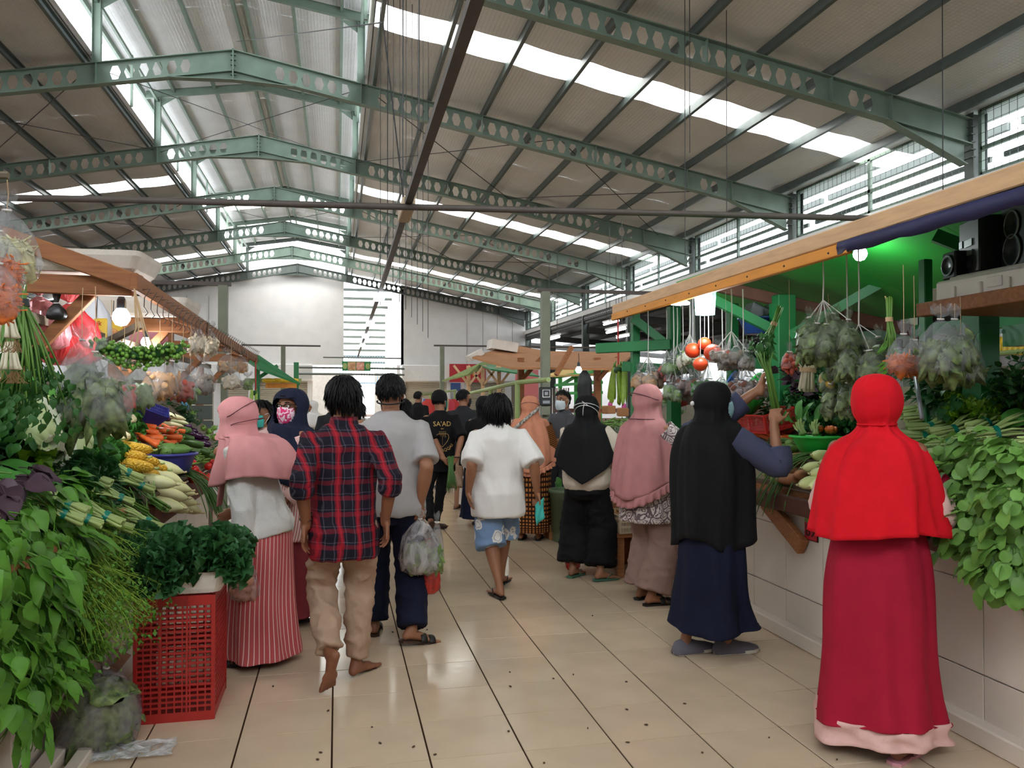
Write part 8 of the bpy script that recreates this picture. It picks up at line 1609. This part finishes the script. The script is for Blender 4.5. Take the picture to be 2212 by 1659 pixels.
t2 = dup(tomp); many(t2, [(RSf(px, py, .04), rand_dir()) for px, py in ((1480, 985), (1493, 978), (1503, 970), (1488, 996), (1500, 990), (1478, 975), (1508, 982), (1490, 968))], lambda i: 'large red tomato, %s of eight beside the long beans' % ORD(i), 'tomatoes on the right stall', (1.15, 1.3))
gch = dup(chi); many(gch, [(RSf(U(1305, 1365), U(905, 930), U(.01, .06)), (U(-1, 1), U(-1, 1), U(-.2, .2))) for _ in range(60)], 'light green long chili in the heap under the flat pods', 'long chilies under the pods', (1.2, 1.6))
for i, (px, py, lab) in enumerate([(1335, 952, 'silver bag of greens left of the mauve hijab'), (1345, 985, 'lower clear bag of greens left of the mauve hijab'), (1205, 925, 'black and white patterned bag with a yellow emblem'), (1445, 880, 'clear bag of green pods right of the mauve face'), (1465, 905, 'second clear bag beside the bright red basin')]): bag(lab, RSf(px, py - 25, .06), .24, .2, [m_mixg, m_gleaf, m_black, m_mixg, m_mixg][i], m_film if i != 2 else M('black_pattern', '#1a1a1c', .35, col2='#b8b4a8', vscale=16), 16, .04, .8, .8, knot=False)
for i, (px, py) in enumerate(((1315, 885), (1345, 890))): O('paper_parcel', MB().box(RSf(px, py, .03), (.14, .12, .1), Matrix.Rotation(.4 + i, 3, 'Z'), .01), m_card, label=['left', 'right'][i] + ' brown paper parcel under the flat green pods', cat='parcel'); O('flower_bud', MB().ell(RSf(px + 3, py - 10, .08), (.03, .03, .05), 10, 8), M('magenta_bud_%d' % i, '#c0428a', .5), label=['left', 'right'][i] + ' magenta torch ginger bud on a paper parcel', cat='flower', smooth=True)
# right greens
frills('parsley', 'dark parsley heap behind the lime green basin', g_dark, [(RSf(U(1735, 1880), U(860, 935), .03), (-.7, -.4, 1)) for _ in range(46)], .06, .05, 26)
frills('celery_leaf', 'dark herb heap under the hanging leaf bags', g_kale, [(RSf(U(1690, 1850), U(815, 870), .03), (-.7, -.4, 1)) for _ in range(30)], .06, .05, 24)
pu = bunch('purp', 60, .2, .16, 'purple basil bunch in the dark herb heap', tie=False, single=False); put(pu, RSf(1755, 860, .08), fr((-.6, -.2, .5), (-.6, -.4, 1)), 1.1)
pd_ = bunch('dark', 90, .24, .2, 'x', tie=False, single=False, droop=.3)
many(pd_, [(RSf(px, py, .05), (U(-1, 0), U(-1, .5), U(-.1, .4)), (-.6, -.4, 1)) for px, py in ((1700, 905), (1735, 880), (2050, 820), (2100, 825), (2150, 815), (2195, 830), (2120, 855), (2170, 865), (2210, 870), (2030, 850), (2080, 865))], lambda i: 'dark water spinach bunch, %s' % ['beside the red tub', 'under the purple basil', 'at the back left of the right greens', 'at the back under the puffed bag', 'at the back by the timber post', 'in the back right corner', 'behind the curly lettuce', 'right of the curly lettuce', 'at the right frame edge', 'left of the curly lettuce', 'just above the curly lettuce'][i], 'dark water spinach bunches', (1.0, 1.25))
frills('curly_lettuce', 'bright curly lettuce head on top of the right greens', g_lett, [(RSf(2095 + U(-35, 35), 880 + U(-16, 20), .06), (-.7, -.5, 1)) for _ in range(22)], .05, .045, 28)
cs = tied('x', 'bok', 14, .12, .036, g_stem, .24, .09)
many(cs, [(RSf(px, py, .05), d, (-.5, -.6, 1)) for px, py, d in ((1985, 885, (.8, -.35, .2)), (2000, 900, (.9, -.3, .15)), (2010, 925, (1, -.3, .1)), (2020, 870, (.8, .1, .3)), (1995, 945, (1, -.35, 0)), (2050, 960, (.7, -.6, .1)), (2030, 985, (.8, -.5, 0)), (2060, 930, (.9, -.2, .2)), (2125, 915, (.8, .3, .2)), (2150, 935, (.8, -.3, .1)))], lambda i: 'tied choy sum bundle, %s' % ['nearest the red hijab face', 'second below the red hijab face', 'yellowish one by the red hijab cheek', 'uppermost behind the silver tube', 'lying low by the red shoulder', 'under the curly lettuce', 'above the reaching hand', 'middle one left of the lettuce', 'right below the lettuce', 'pale stemmed one at the far right'][i], 'choy sum bundles on the right', (.95, 1.1))
pkb = [bunch('pak', 42, .18, .14, 'x', g_stem, True, True, 14, .8, .007, 'greens_bunch', .1, .03), bunch('pak', 40, .19, .13, 'x', g_stem, True, True, 14, 1.1, .007, 'greens_bunch', .1, .03)]
pp_ = [(2080, 1005), (2140, 985), (2200, 980), (2075, 1050), (2130, 1045), (2185, 1040), (2240, 1020), (2085, 1100), (2140, 1100), (2195, 1095), (2250, 1090), (2100, 1150), (2155, 1155), (2210, 1150), (2130, 1195), (2180, 1205), (2230, 1200), (2160, 1235), (2215, 1245)]
PN = ['top left by the reaching hand', 'top middle', 'top right', 'second row at the cuff', 'second row middle', 'second row right', 'second row at the frame edge', 'third row left', 'third row middle', 'third row right', 'third row at the frame edge', 'fourth row left', 'fourth row middle', 'fourth row right', 'hanging low at the left tip', 'hanging low in the middle', 'hanging low at the right', 'lowest tip left', 'lowest tip right']
for i, (px, py) in enumerate(pp_): o = dup(pkb[i % 2]); D = V3(U(-1, -.5), U(-.7, .1), U(-.8, -.1) if py > 1060 else U(-.3, .3)); put(o, AX(px, py, 2.64 + (.06 if py < 1060 else 0)) - D.normalized() * .1, fr(D, (-.5, -.6, 1)), U(.95, 1.15), 'broad leaved pakcoy bunch in the big right heap, %s' % PN[i], 'pakcoy bunches in the big right heap')
for p in pkb:
    for c in list(p.children): bpy.data.objects.remove(c)
    bpy.data.objects.remove(p)
frills('celery_leaf', 'sprig of celery sticking out under the bottom gourds', g_bok, [(RSf(1790 + U(-8, 10), 1065 + U(-10, 12), .0), (-1, -.5, .2)) for _ in range(5)], .03, .035, 16)
O('light_tube', MB().tube([AX(1978, 815, 2.95), AX(1992, 905, 2.85)], .011, 8), m_steelp, label='slim silver tube standing in the greens beside the red hijab', cat='tube', smooth=True)
# yellow bottles on the stall at the far right, seen past the post
yb = E('display_rack', AX(2175, 780, 4.6), 'green railed rack of yellow bottles at the far right', 'rack'); O('rail', MB().tube([AX(2135, 765, 4.6), AX(2260, 755, 4.6)], .02, 8), m_pgreen, yb, world=True); O('back_board', MB().bar(AX(2130, 705, 5.2), AX(2260, 700, 5.2), .03, .2), M('grey_teal_board', '#6f8f8c', .6), yb, world=True); O('ledge', MB().box(AX(2180, 800, 4.8), (.3, 1.2, .05)), m_woodg, yb, world=True); O('rack_leg', MB().box((4.7, 3.9, .85), (.08, .08, 1.7)), m_woodg, yb, world=True)
for i in range(9): p = AX(2140 + i * 12, 748, 4.62); t = E('yellow_bottle', p, 'yellow squeeze bottle, %s along the far right rack' % ORD(i), 'bottle', 'yellow bottles'); O('bottle_body', MB().lathe([(.03, -.06), (.034, -.04), (.034, .02), (.015, .05), (.012, .07)], 14), m_yelp, t, smooth=True); O('cap', MB().lathe([(.014, .068), (.012, .09)], 10), m_white, t)
text('lettering', 'GORENG', .09, AX(2170, 722, 5.17) , (pi / 2, 0, -pi / 2 - .3), m_sock, None).parent = None
lt2 = [o for o in COL.objects if o.name.startswith('lettering')][-1]; lt2.parent = yb; lt2.location = lt2.location - yb.location
# under and in front of the right counter
wb_ = slotcrate('pale plastic basket of ginger between the black trousers and taupe trousers', AX(1352, 1125, 2.42) - V3(.0, 0, .07), (.3, .4, .15), M('cream_plastic', '#b8a68c', .5), (0, 0, .1), 12, 14, 3, name='basket'); wz = wb_.location
gg = veg('ginger_root', [(-.03, .006), (-.015, .014), (.005, .01), (.025, .012), (.03, .004)], M('ginger_tan', '#a87a4a', .7, var=.2), 'ginger root in the pale plastic basket', None, None, 8)
many(gg, [(wz + V3(U(-.12, .12), U(-.17, .17), .1 + U(0, .05)), rand_dir()) for _ in range(44)], 'ginger root in the pale plastic basket', 'ginger roots in the basket')
bn_ = E('bench', (2.45, wz.y + .05, 0), 'rough timber bench under the ginger basket', 'bench'); O('seat', MB().box((0, 0, wz.z - .02), (.36, .5, .035)), m_wood, bn_)
for sx in (-1, 1):
    for sy in (-1, 1): O('leg', MB().box((sx * .14, sy * .2, (wz.z - .04) / 2), (.06, .06, wz.z - .04)), m_wood, bn_)
O('brace', MB().bar((-.14, -.2, .32), (-.14, .2, .08), .03, .05), m_wood, bn_)
bag('red net sack of shallots on the floor behind the black trousers', (2.33, wz.y + .5, .36), .26, .35, m_mixr, Mfilm('red_net', '#8a2a24', .6), 30, .04, .8, .6, name='sack'); bag('white plastic bag hanging from the timber bench', (2.27, wz.y - .12, wz.z - .03), .09, .2, None, m_filmp, 0, .02, .6, name='carrier_bag')
bi = E('bin', AZ(1222, 1168, 0), 'olive green plastic bin beside the black trousers', 'bin'); O('bin_body', MB().lathe([(.13, 0), (.135, .01), (.165, .5), (.185, .51), (.185, .54), (.165, .54), (.15, .1), (.002, .08)], 24), M('olive_plastic', '#56644a', .5), bi, smooth=True); O('handle', MB().box((0, -.18, .45), (.06, .03, .05)), M('olive_plastic2', '#56644a', .5), bi)
stl = E('stool', AZ(1196, 1095, 0), 'red plastic stool behind the batik dress', 'stool'); O('seat', MB().box((0, 0, .42), (.3, .3, .05), bev=.015), m_red, stl)
for sx in (-1, 1):
    for sy in (-1, 1): O('leg', MB().bar((sx * .15, sy * .15, 0), (sx * .12, sy * .12, .41), .045, .03), m_red, stl)
O('rail', MB().box((0, -.135, .2), (.26, .02, .05)).box((0, .135, .2), (.26, .02, .05)), m_red, stl, kind='stuff')
fc = E('stool', AZ(1030, 1085, 0) + V3(.25, .8, 0), 'red plastic stool seen between the black cap person and the white shirt', 'stool'); O('seat', MB().box((0, 0, .42), (.28, .28, .05), bev=.015), m_red, fc)
for sx in (-1, 1):
    for sy in (-1, 1): O('leg', MB().bar((sx * .14, sy * .14, 0), (sx * .11, sy * .11, .41), .045, .03), m_red, fc)
gp = bunch('bok', 14, .2, .1, 'bunch of greens standing in a white bag beside the olive bin', tie=False, ns=10); put(gp, AZ(1200, 1150, 0) + V3(0, .1, .3), fr((0, 0, 1), (0, -1, 0)), 1.0); bag('white bag around the greens beside the olive bin', AZ(1195, 1155, 0) + V3(0, .08, .34), .26, .33, None, m_filmp, 0, .05, .8, knot=False, name='carrier_bag')
O('carton', MB().box(AZ(1205, 1165, 0) + V3(.05, .1, .08), (.3, .26, .16), bev=.005), m_card, label='low brown carton beside the olive bin', cat='box'); O('foam_box', MB().box((2.5, wz.y + .55, .66), (.32, .5, .16), bev=.015), m_foam, label='white foam box behind the ginger basket', cat='box'); O('box_stack', MB().box((2.5, wz.y + .55, .29), (.32, .45, .58), bev=.01), m_card, label='brown carton carrying the white foam box', cat='box')
bag('white bag of blue goods behind the cream sweater elbow', AX(1338, 1015, 2.6), .26, .22, m_blue2, m_filmp, 6, .04, .7, .5, knot=False, csize=.05); bag('red bag on the floor between the black trousers', (2.0, 6.75, .3), .14, .3, None, m_filmr, 0, .03, .7, name='carrier_bag')
